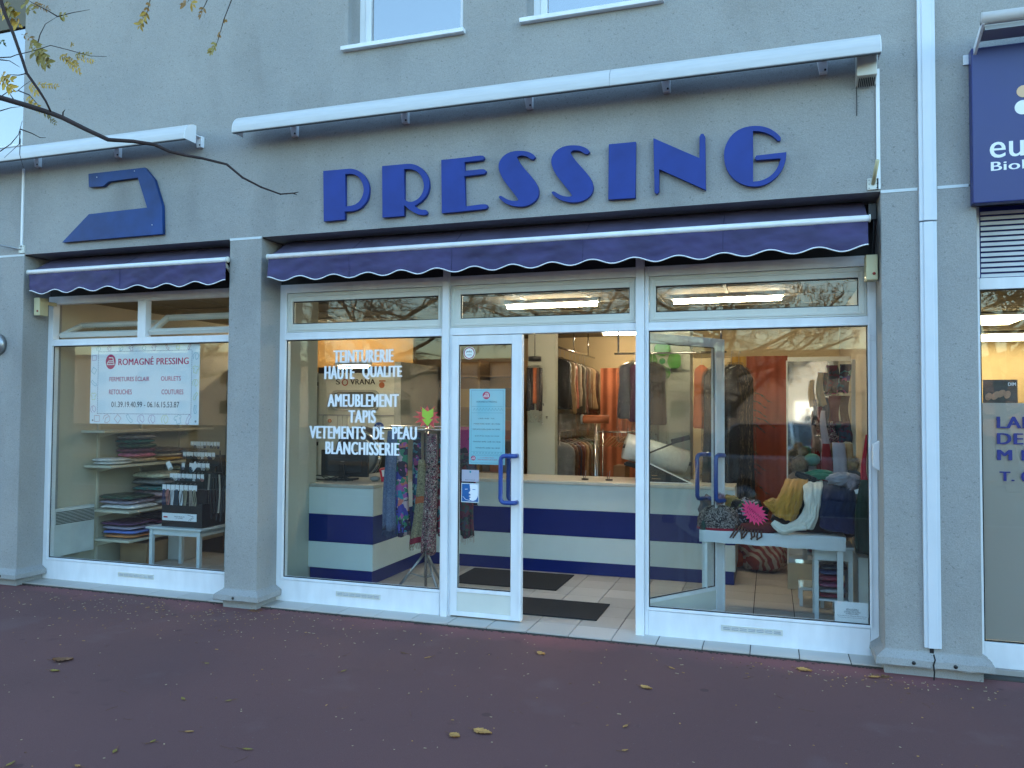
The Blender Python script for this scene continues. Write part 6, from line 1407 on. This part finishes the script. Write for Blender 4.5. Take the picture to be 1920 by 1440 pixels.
for k in range(9): G().box(a-.002, a+.004, .76, .79, .49-.011*k, .494-.011*k).build('louvre', DARKM, rh)
# bags behind
c = at(1383, 1045, y=2.75); bgm = pm('orange_bag', (.62, .11, .015), .45, var=.15, vs=8, bump=1, bs=10)
t = thing('plastic_bag', 'full orange plastic bag on the floor behind the table', 'bag', (c.x, 2.75, .03)); g = G(); g.ball((c.x, 2.75, .19), (.17, .15, .165), 28, 16, .3, 2.5, 1); g.build('bag', bgm, t)
g = G(); g.tube([(c.x+.05, 2.6, .22), (c.x+.1, 2.59, .26), (c.x+.12, 2.6, .22)], .006, 6); g.build('cord', LETW, t)
c = at(1432, 1040, y=2.55); t = thing('striped_bag', 'large bag of red and white striped cloth behind the table', 'bag', (c.x, 2.55, .03))
STR = pattern('striped_cloth', [(.55, .45, .36), (.33, .07, .06)], 7, 'DIAGONAL')
g = G(); g.ball((c.x, 2.55, .22), (.21, .17, .19), 32, 18, .35, 2.2, 7); g.build('bundle', STR, t); g = G(); g.ball((c.x+.03, 2.55, .225), (.225, .18, .2), 32, 18, .45, 2.4, 9); g.build('plastic_film', FILMD, t)

# ================================================================== street side: trees, branch over the pavement, leaves, car, passer-by
BARK = pm('bark_brown', (.035, .022, .022), .9, var=.3, vs=12, bump=1, bs=70)
BARKG = pm('bark_grey', (.09, .08, .065), .9, var=.25, vs=10, bump=1, bs=40)
def leafmat(n, c): return pm(n, c, .6, var=.3, vs=4)
LY = [leafmat('leaf_yellow', (.46, .28, .03)), leafmat('leaf_olive', (.24, .18, .03)), leafmat('leaf_ochre', (.26, .13, .03)), leafmat('leaf_dull_green', (.07, .10, .03))]
def leaf_quad(g, p, d, L, wd, up=Vector((0, 0, 1))):
    s = d.cross(up); s = s.normalized() if s.length > .01 else Vector((1, 0, 0)); n_ = s.cross(d).normalized()
    m_ = p+d*L*.5+n_*L*.06
    g._add([p, p+d*L*.22+s*wd*.42, m_+s*wd*.5, p+d*L*.82+s*wd*.28, p+d*L, p+d*L*.82-s*wd*.28, m_-s*wd*.5, p+d*L*.22-s*wd*.42], [(0, 1, 2, 3, 4, 5, 6, 7)])
def big_tree(x, y, h, seed, leaves, label, cr=2.6):
    q = random.Random(seed); t = thing('street_tree', label, 'tree', (x, y, 0), 'trees across the pavement')
    tr_ = G(); tw = G(); lf_ = G(); tr_.smooth = True; tips = []
    def limb(g, p, d, L, r, lvl):
        pts = [p]; rs = [r]; n = 5
        for i in range(n):
            d = (d+Vector((q.uniform(-.25, .25), q.uniform(-.25, .25), q.uniform(-.12, .2))) * (.5 if lvl == 0 else 1)).normalized()
            if lvl >= 2: d = (d+Vector((0, 0, -.12))).normalized()
            p = p+d*L/n; pts.append(p); rs.append(r*(1-.65*(i+1)/n))
        g.tube(pts, rs, [9, 6, 4, 3][min(lvl, 3)])
        if lvl < 3:
            for k in range([7, 6, 7][lvl]):
                i = q.randint(2 if lvl == 0 else 1, n); b_ = pts[i]; a = q.uniform(0, 6.28); up_ = q.uniform(.1, .8) if lvl < 2 else q.uniform(-.3, .5)
                limb(tw if lvl else tr_, b_, Vector((math.cos(a), math.sin(a), up_)).normalized(), L*[.85, .55, .5][lvl]*q.uniform(.7, 1.2), rs[i]*.6, lvl+1)
        else: tips.append((pts, d))
    limb(tr_, Vector((x, y, 0)), Vector((0, 0, 1)), h*.5, .14, 0)
    for k in range(5):
        a = k*1.257+q.uniform(-.4, .4); limb(tr_, Vector((x, y, h*(.36+.03*k))), Vector((math.cos(a), math.sin(a), .55)).normalized(), h*.42, .06, 1)
    for pts, d in tips:
        for p in pts:
            if q.random() > leaves: continue
            dr = Vector((q.uniform(-.5, .5), q.uniform(-.5, .5), -1)).normalized()
            for k in range(6):
                s = Vector((q.uniform(-1, 1), q.uniform(-1, 1), q.uniform(-.8, .1))).normalized(); leaf_quad(lf_, p+dr*.035*k, s, .085, .03)
    tr_.build('trunk', BARKG, t); tw.build('branches', BARKG, t); lf_.build('crown', LY[2 if seed % 2 else 1], t)
    return t
TL = 'bare tree with hanging brown leaves across the street, '
big_tree(-9.2, -12.2, 7.4, 1, .45, TL+'first from the left'); big_tree(-4.4, -13.0, 7.8, 2, .40, TL+'second from the left'); big_tree(-.9, -12.0, 7.2, 3, .5, TL+'third from the left')
big_tree(4.6, -12.6, 7.6, 4, .55, TL+'fourth from the left'); big_tree(-15.5, -12.8, 8.0, 5, .5, TL+'at the far left end'); big_tree(9.5, -13.2, 7.5, 6, .5, TL+'at the far right end')
# tree whose branch crosses the upper left
ft = thing('street_tree', 'tree standing just left of view whose dark branch crosses the upper left of the wall', 'tree', (-5.2, -2.75, 0))
tg = G(); tg.smooth = True
tg.tube([(-5.2, -2.75, 0), (-5.18, -2.74, 1.2), (-5.22, -2.72, 2.4), (-5.12, -2.7, 3.2), (-5.3, -2.6, 4.6), (-5.2, -2.5, 6.0)], [.13, .115, .10, .085, .06, .02], 12)
def BP(px, py, y): return at(px, py, y=y)
main = [Vector((-5.12, -2.7, 3.2)), Vector((-4.3, -2.5, 3.25)), BP(0, 183, -2.3), BP(48, 197, -2.27), BP(95, 212, -2.24), BP(118, 221, -2.22), BP(160, 242, -2.2), BP(203, 262, -2.17), BP(250, 265, -2.14), BP(290, 271, -2.1), BP(318, 284, -2.08), BP(352, 292, -2.05), BP(380, 297, -2.03), BP(425, 308, -2.0), BP(455, 333, -1.98), BP(490, 351, -1.95), BP(526, 364, -1.92), BP(552, 362, -1.9)]
tg.tube(main, [.04, .025]+[.0155-.012*i/15 for i in range(16)], 8); tg.build('trunk', BARK, ft)
bg_ = G(); bg_.smooth = True
second = [Vector((-5.3, -2.6, 4.6)), Vector((-4.2, -2.5, 4.3)), BP(-10, -40, -2.4), BP(8, 22, -2.38), BP(26, 66, -2.36), BP(42, 112, -2.34), BP(50, 137, -2.33), BP(72, 168, -2.3), BP(86, 190, -2.28), BP(97, 213, -2.24)]
bg_.tube(second, [.03, .02, .012, .0095, .0085, .008, .0075, .007, .006, .005], 7)
bg_.build('branch', BARK, ft); bg_ = G(); bg_.smooth = True
for i in (5, 8, 10, 12, 14, 15, 16): G().ball(main[i], .013-.0005*i, 8, 6, .5, 3, i).build('knot', BARK, ft)
bg_ = G(); bg_.smooth = True; bg_.tube([main[5], main[5]+Vector((.0, 0, .03)), main[5]+Vector((.015, 0, .045))], [.005, .004, .001], 5)
tw_ = [[(0, 108), (20, 107), (30, 103), (60, 96), (95, 85), (130, 94), (170, 105), (200, 106)], [(0, 112), (18, 114), (37, 126)], [(0, 182), (15, 172), (32, 171), (45, 160), (60, 150)], [(0, 208), (20, 202), (38, 200)], [(0, 284), (20, 270), (35, 252), (38, 240), (42, 226)], [(38, 242), (60, 250), (75, 258), (86, 258)],
       [(52, 137), (35, 141), (18, 140), (8, 150)], [(70, 84), (75, 65), (85, 45), (108, 31)], [(108, 31), (90, 20), (60, 5), (40, -10)], [(108, 31), (135, 24), (168, 18)], [(38, 245), (36, 270), (8, 296)], [(38, 260), (37, 290), (44, 315)], [(28, 190), (18, 175), (8, 157)],
       [(35, 170), (55, 178), (70, 195), (100, 228)], [(284, -10), (276, 22), (270, 40)], [(360, -12), (352, 4)], [(398, -20), (383, 12), (372, 28)], [(434, 0), (420, 36), (408, 78), (400, 95)], [(552, 362), (560, 360)], [(549, 362), (558, 366)]]
wys = [-2.2]*9+[-2.15]*9+[-1.9, -1.9]
bg_.build('twig', BARK, ft)
for pl_, yy in zip(tw_, wys): G().tube([BP(a, b, yy) for a, b in pl_], [.0038*(1-.7*i/(len(pl_)-1)) for i in range(len(pl_))], 4).build('twig', BARK, ft)
bg_ = G(); bg_.smooth = True
# the limb overhead these thin twigs hang from, above the frame
bg_.tube([Vector((-5.25, -2.6, 5.2)), Vector((-3.6, -2.4, 4.9)), BP(180, -120, -2.2), BP(284, -10, -2.2)], [.03, .018, .008, .003], 6); bg_.tube([BP(180, -120, -2.2), BP(360, -60, -2.15), BP(434, 0, -2.15)], [.008, .005, .002], 5); bg_.tube([BP(360, -60, -2.15), BP(398, -20, -2.15)], [.004, .002], 4); bg_.tube([BP(330, -70, -2.15), BP(360, -12, -2.15)], [.004, .002], 4)
bg_.build('branch', BARK, ft)
q = random.Random(21)
def spray(p0, p1, n, L, w_, mi, y, drop=0):
    """feather leaf: leaflets in pairs along a thin stalk"""
    a, b = BP(*p0, y), BP(*p1, y); d = (b-a); ax = d.normalized(); g = lg[mi]
    stalk.tube([a, a+d*.5+Vector((0, 0, .004)), b], [.0012, .001, .0006], 4)
    for k in range(n):
        p = a+d*(k+.5)/n
        for s_ in (-1, 1):
            side = Vector((-ax.z, q.uniform(-.6, .6), ax.x)).normalized()*s_; dd = (side*.8+ax*.55+Vector((0, q.uniform(-.4, .4), q.uniform(-.35, .1)))).normalized(); leaf_quad(g, p, dd, L*1.5*q.uniform(.7, 1.15), w_*1.6, Vector((q.uniform(-.3, .3), -1, q.uniform(-.3, .3))))
    leaf_quad(g, b, ax, L, w_, Vector((0, -1, 0)))
lg = [G() for _ in LY]; stalk = G()
for args in (((55, 75), (90, 118), 8, .034, .014, 1, -2.22), ((62, 95), (88, 122), 5, .036, .015, 1, -2.2), ((112, 103), (150, 136), 12, .018, .008, 0, -2.2), ((120, 104), (145, 122), 9, .018, .008, 0, -2.18), ((140, 103), (170, 101), 8, .012, .006, 1, -2.2), ((142, 107), (174, 115), 8, .014, .006, 0, -2.2),
             ((62, 6), (92, 18), 7, .016, .007, 2, -2.2), ((44, 4), (62, 20), 3, .034, .015, 1, -2.2), ((108, 28), (122, 30), 2, .022, .01, 1, -2.2), ((0, 10), (35, 45), 7, .04, .017, 0, -2.3), ((5, 5), (20, 25), 4, .04, .018, 1, -2.32), ((0, 148), (24, 168), 6, .03, .013, 0, -2.25), ((2, 140), (20, 150), 4, .03, .013, 0, -2.25),
             ((55, 157), (70, 176), 5, .022, .009, 0, -2.2), ((70, 158), (108, 162), 8, .016, .007, 0, -2.2), ((50, 182), (76, 208), 9, .019, .008, 0, -2.2), ((76, 204), (104, 232), 10, .014, .006, 1, -2.15), ((276, 22), (262, 48), 6, .026, .011, 0, -2.2), ((282, 2), (270, 26), 3, .02, .009, 2, -2.2), ((352, 4), (345, 6), 1, .03, .012, 2, -2.15), ((356, 0), (362, 8), 1, .03, .012, 0, -2.15),
             ((383, 12), (376, 30), 3, .022, .009, 2, -2.15), ((404, 78), (396, 98), 4, .022, .01, 1, -2.15), ((412, 58), (410, 68), 2, .012, .008, 2, -2.15), ((422, 34), (421, 40), 1, .012, .01, 2, -2.15), ((40, 64), (60, 72), 2, .02, .008, 2, -2.2), ((0, 76), (8, 80), 2, .016, .007, 3, -2.3), ((132, 88), (137, 83), 2, .01, .005, 0, -2.2)): spray(*args)
stalk.build('leaf_stalk', LY[1], ft)
for g_, m_, nm in zip(lg, LY, ('yellow', 'olive', 'ochre', 'green')): 
    if g_.v: tag(g_.build('leaves', m_, ft), kind='stuff')

# fallen leaves and litter on the asphalt
DRY = [pm('dry_leaf_tan', (.50, .26, .075), .75, var=.25, vs=30), pm('dry_leaf_brown', (.20, .09, .04), .8, var=.3, vs=30), pm('dry_leaf_green', (.30, .22, .04), .7, var=.3, vs=20)]
def dry_leaf(px, py, L, W2, rot, mat, label, seed, curl=.02):
    c = at(px, py, z=.016); q = random.Random(seed); L *= 1.2; W2 *= 1.2; g = G(); g.smooth = True; n = 14
    ca, sa = math.cos(rot), math.sin(rot)
    def pt(u, v):
        hw = W2*1.1*math.sin(math.pi*min(1, u**.8*.97+.02))**1.1*(1+.28*math.sin(u*33+seed)*abs(v)**3); x = (u-.5)*L; y = hw*v
        z = .003+curl*.25*(v*v*.7+(u-.5)**2*1.6)+.15*curl*noise.noise(Vector((u*4, v*2.5, seed)))
        return (c.x+x*ca-y*sa, c.y+x*sa+y*ca, .0135+max(.0015, z))
    g.grid(lambda u, v: pt(u, v*2-1), n, 6); o = g.build('fallen_leaf', mat, None, loc=(c.x, c.y, .0135), label=label, cat='leaf', group='dry leaves lying on the pavement')
    s = G(); s.tube([pt(0, 0), Vector(pt(0, 0))+Vector((-ca*.03, -sa*.03, .004))], .0012, 4); s.tube([pt(u/6, 0) for u in range(7)], .0009, 4)
    WL[o.name] = Vector((c.x, c.y, .0135)); s.build('leaf_stem', DRY[1], o); return o
dry_leaf(118, 1238, .10, .035, .5, DRY[1], 'curled brown leaf on the left part of the pavement', 1, .05); dry_leaf(103, 1258, .05, .012, .2, DRY[2], 'small greenish leaf just in front of the curled brown one', 2)
dry_leaf(905, 1373, .085, .022, -.15, DRY[0], 'large tan leaf near the bottom edge, right one of a pair', 3, .03); dry_leaf(853, 1380, .05, .020, -.3, DRY[0], 'smaller tan leaf near the bottom edge, left one of a pair', 4, .03)
dry_leaf(1015, 1226, .055, .018, -.4, DRY[0], 'tan leaf on the asphalt in front of the doorway', 5, .03); dry_leaf(1212, 1290, .06, .016, -.3, DRY[0], 'tan leaf with a dark stem farther out than the doorway leaf', 6, .03)
dry_leaf(1508, 1257, .075, .02, -.2, DRY[0], 'bright tan leaf in front of the table window', 7, .035); dry_leaf(1640, 1270, .06, .014, .4, DRY[0], 'crumpled tan leaf by the foot of the wide pillar', 8, .03)
PLC = ['left of the grey pillar foot', 'ahead of the lettered window', 'left one of two close scraps', 'right one of two close scraps', 'at the bottom left, with a stalk', 'at the bottom edge below the pillar', 'bottom left, right of the stalked one', 'straight before the door', 'a hand right of the brown door scrap', 'under the wide pillar', 'mid left', 'in the bottom left corner', 'bottom left, beside the corner scrap', 'far out, doorway side', 'right of the doorway', 'lowest one']
for i, (px, py, m_) in enumerate(((388, 1244, 2), (645, 1258, 2), (343, 1310, 2), (428, 1314, 2), (215, 1409, 2), (465, 1405, 2), (287, 1390, 2), (755, 1224, 1), (802, 1233, 0), (1660, 1190+60, 1), (355, 1372, 0), (20, 1432, 2), (145, 1436, 0), (1172, 1362, 0), (1260, 1253, 0), (1172, 1407, 0))):
    dry_leaf(px, py, .028+.008*(i % 3), .007, i*1.3, DRY[m_], '%s leaf scrap lying on the asphalt, %s' % (['tan', 'brown', 'olive green'][m_], PLC[i]), 20+i, .01)
q = random.Random(33); lit = [G(), G(), G()]
for k in range(1100):
    if k < 380: x = q.gauss(-4.2, 1.1); y = -.30-abs(q.gauss(0, .35))
    elif k < 520: x = q.gauss(.5, .5); y = -.32-abs(q.gauss(0, .15))
    else: x = q.uniform(-8, 3); y = q.uniform(-4.3, -.3)
    if (PB0-.06 < x < PB1+.06 or x > PC0-.06 or x < PA1+.06) and y > -.33: continue
    a = q.uniform(0, 3.14); L = q.choice([.003, .004, .005, .009])*q.uniform(.7, 1.3); w_ = q.uniform(.0015, .0035); d = Vector((math.cos(a), math.sin(a), 0)); s_ = Vector((-d.y, d.x, 0))
    lit[q.choice([0, 0, 1, 2])].obox((x, y, .0135+.0012), d*L, s_*w_, (0, 0, .0009))
for k in range(60):
    x = q.uniform(-7, 2); y = q.uniform(-4, -.5); a = q.uniform(0, 6.28); pts = [Vector((x, y, .0145))]
    for i in range(4): a += q.uniform(-.5, .5); pts.append(pts[-1]+Vector((math.cos(a), math.sin(a), 0))*q.uniform(.01, .03))
    lit[1].tube(pts, .0008, 3)
for g_, m_, n_ in zip(lit, (pm('pale_litter', (.48, .36, .22), .8), DRY[1], DRY[0]), ('pale', 'dark', 'tan')): g_.build('litter', m_, kind='stuff', label='%s crumbs of leaves and twigs scattered over the asphalt' % n_, cat='litter')
# grit along the joint between tiles and asphalt
g = G()
for k in range(420):
    x = q.uniform(-6.3, .62)
    if PB0-.07 < x < PB1+.07: continue
    g.obox((x, -.205-abs(q.gauss(0, .012)), .0135), (q.uniform(.002, .009), 0, 0), (0, q.uniform(.0015, .004), 0), (0, 0, .0018))
g.build('grit', pm('dark_grit', (.06, .04, .035), .9), kind='stuff', label='dark grit lying along the edge of the tiles', cat='grit')
# crumbs gathered at the foot of the pillars
g = G()
for k in range(90):
    x, y = (q.uniform(PB1-.03, PB1+.06), q.uniform(-.30, -.24)) if k < 45 else (q.uniform(PC0-.08, PC0+.02), q.uniform(-.36, -.3))
    g.obox((x, y-.02, .014), (q.uniform(.002, .006), 0, 0), (0, q.uniform(.002, .004), 0), (0, 0, .002))
g.build('litter', DRY[1], kind='stuff', label='dark crumbs gathered at the pillar feet', cat='litter')

# parked car on the road, seen only as a reflection
car = thing('parked_car', 'light grey parked hatchback reflected in the window by the table', 'car', (.9, -8.6, -.12))
CB = pm('car_paint', (.42, .44, .46), .22, metal=.3, coat=.8); CGL = pm('car_glass', (.02, .025, .03), .05)
cx, cy, cz = .9, -8.6, -.12
def cpf(pts): return [(cx+a, cz+b) for a, b in pts]
body = G(); body.prism(cpf([(-2.05, .30), (2.02, .28), (2.08, .62), (1.98, .86), (1.25, .98), (-1.85, 1.0), (-2.08, .88), (-2.12, .55)]), cy-.86, cy+.86); body.build('body', CB, car, bev=.09, segs=4)
cab = G()
for (x0_, x1_, z_, w_), (x2_, x3_, z2__, w2_) in zip([(-1.95, 1.25, .985, .80)], [(-1.45, .35, 1.47, .62)]):
    vs = [(cx+x0_, cy-w_, cz+z_), (cx+x1_, cy-w_, cz+z_), (cx+x1_, cy+w_, cz+z_), (cx+x0_, cy+w_, cz+z_), (cx+x2_, cy-w2_, cz+z2__), (cx+x3_, cy-w2_, cz+z2__), (cx+x3_, cy+w2_, cz+z2__), (cx+x2_, cy+w2_, cz+z2__)]
    cab._add(vs, [(0, 3, 2, 1), (4, 5, 6, 7), (0, 1, 5, 4), (1, 2, 6, 5), (2, 3, 7, 6), (3, 0, 4, 7)])
cab.build('windows', CGL, car, bev=.04)
g = G(); g.box(cx-1.44, cx+.36, cy-.6, cy+.6, cz+1.472, cz+1.50)
for a, b in (((-1.95, .99, .80), (-1.45, 1.48, .62)), ((1.25, .99, .80), (.35, 1.48, .62)), ((-.45, .99, .815), (-.5, 1.48, .63))):
    for s_ in (-1, 1): g.tube([(cx+a[0], cy+s_*a[2], cz+a[1]), (cx+b[0], cy+s_*b[2], cz+b[1])], .03, 6)
g.build('roof', CB, car, bev=.01)
for dx in (-1.3, 1.3):
    for s_ in (-1, 1):
        wh = G().tube([(cx+dx, cy+s_*.72, cz+.31), (cx+dx, cy+s_*.90, cz+.31)], .31, 24).build('wheel', pm('tyre', (.02, .02, .02), .8), car, bev=.02); G().cyl((cx+dx, cy+s_*.885, cz+.31), (0, s_, 0), .2, .02, 18).build('rim', STEEL, wh)
for s_ in (-1, 1):
    G().obox((cx+2.02, cy+s_*.62, cz+.72), (.04, 0, 0), (0, .16, 0), (0, 0, .07)).build('headlight', LETW, car, bev=.02); G().obox((cx-2.08, cy+s_*.68, cz+.78), (.03, 0, 0), (0, .12, 0), (0, 0, .09)).build('tail_light', REDC, car, bev=.02)
    G().ball((cx+.95, cy+s_*.95, cz+1.03), (.07, .09, .06), 12, 8).build('wing_mirror', CB, car)
g = G(); g.box(cx+.1, cx+.25, cy+.862, cy+.872, cz+.80, cz+.825); g.box(cx-.95, cx-.8, cy+.862, cy+.872, cz+.82, cz+.845); g.build('door_handle', CB, car)

# passer-by in the street, seen only in the mirror
def person(x, y, z, h, label):
    t = thing('person', label, 'person', (x, y, z)); me = bpy.data.meshes.new('body'); bm = bmesh.new(); lay = bm.verts.layers.skin.verify()
    J = {'pel': (0, 0, .53, .095, .07), 'wai': (0, 0, .62, .085, .065), 'che': (0, .005, .74, .105, .07), 'neck': (0, .01, .83, .04, .04), 'hea0': (0, .0, .875, .045, .052), 'hea': (0, -.0, .94, .055, .062), 'top': (0, .01, .985, .035, .04),
         'hl': (-.055, 0, .49, .06, .06), 'kl': (-.06, -.01, .28, .042, .042), 'al': (-.065, .02, .05, .026, .026), 'fl': (-.07, -.07, .02, .025, .02), 'hr': (.055, 0, .49, .06, .06), 'kr': (.065, -.01, .28, .042, .042), 'ar': (.075, .02, .05, .026, .026), 'fr': (.08, -.07, .02, .025, .02),
         'sl': (-.11, .0, .79, .045, .045), 'el': (-.15, -.03, .65, .032, .032), 'wl': (-.07, -.13, .76, .022, .022), 'gl': (-.03, -.15, .79, .022, .026), 'sr': (.11, 0, .79, .045, .045), 'er': (.15, -.03, .65, .032, .032), 'wr': (.07, -.13, .76, .022, .022), 'gr': (.03, -.15, .79, .022, .026)}
    V = {}
    for k, (a, b, c, r1, r2) in J.items():
        V[k] = bm.verts.new((a*h, -b*h, c*h)); V[k][lay].radius = (r1*h*.8, r2*h*.8)
    V['pel'][lay].use_root = True
    for a, b in (('pel', 'wai'), ('wai', 'che'), ('che', 'neck'), ('neck', 'hea0'), ('hea0', 'hea'), ('hea', 'top'), ('pel', 'hl'), ('hl', 'kl'), ('kl', 'al'), ('al', 'fl'), ('pel', 'hr'), ('hr', 'kr'), ('kr', 'ar'), ('ar', 'fr'), ('che', 'sl'), ('sl', 'el'), ('el', 'wl'), ('wl', 'gl'), ('che', 'sr'), ('sr', 'er'), ('er', 'wr'), ('wr', 'gr')): bm.edges.new((V[a], V[b]))
    bm.to_mesh(me); bm.free(); o = bpy.data.objects.new('body', me); COL.objects.link(o); o.parent = t; me.materials.append(pm('dark_coat', (.02, .025, .04), .85))
    o.modifiers.new('skin', 'SKIN').use_smooth_shade = True; sb = o.modifiers.new('sub', 'SUBSURF'); sb.levels = 2; sb.render_levels = 2
    WL[t.name] = Vector((0, 0, 0)); G().ball((0, .01*h, .955*h), (.05*h, .058*h, .052*h), 16, 10).build('hair', BLACK, t)
    G().ball((0, .045*h, .93*h), (.036*h, .028*h, .05*h), 14, 9).build('face', pm('skin_tone', (.4, .24, .17), .6), t); G().box(-.04, .04, .26, .268, .79*h, .86*h).build('phone', BLACK, t)
    return t
pp_ = person(1.62, -29, 0, 1.72, 'person in a dark coat holding a phone up, seen small in the mirror')
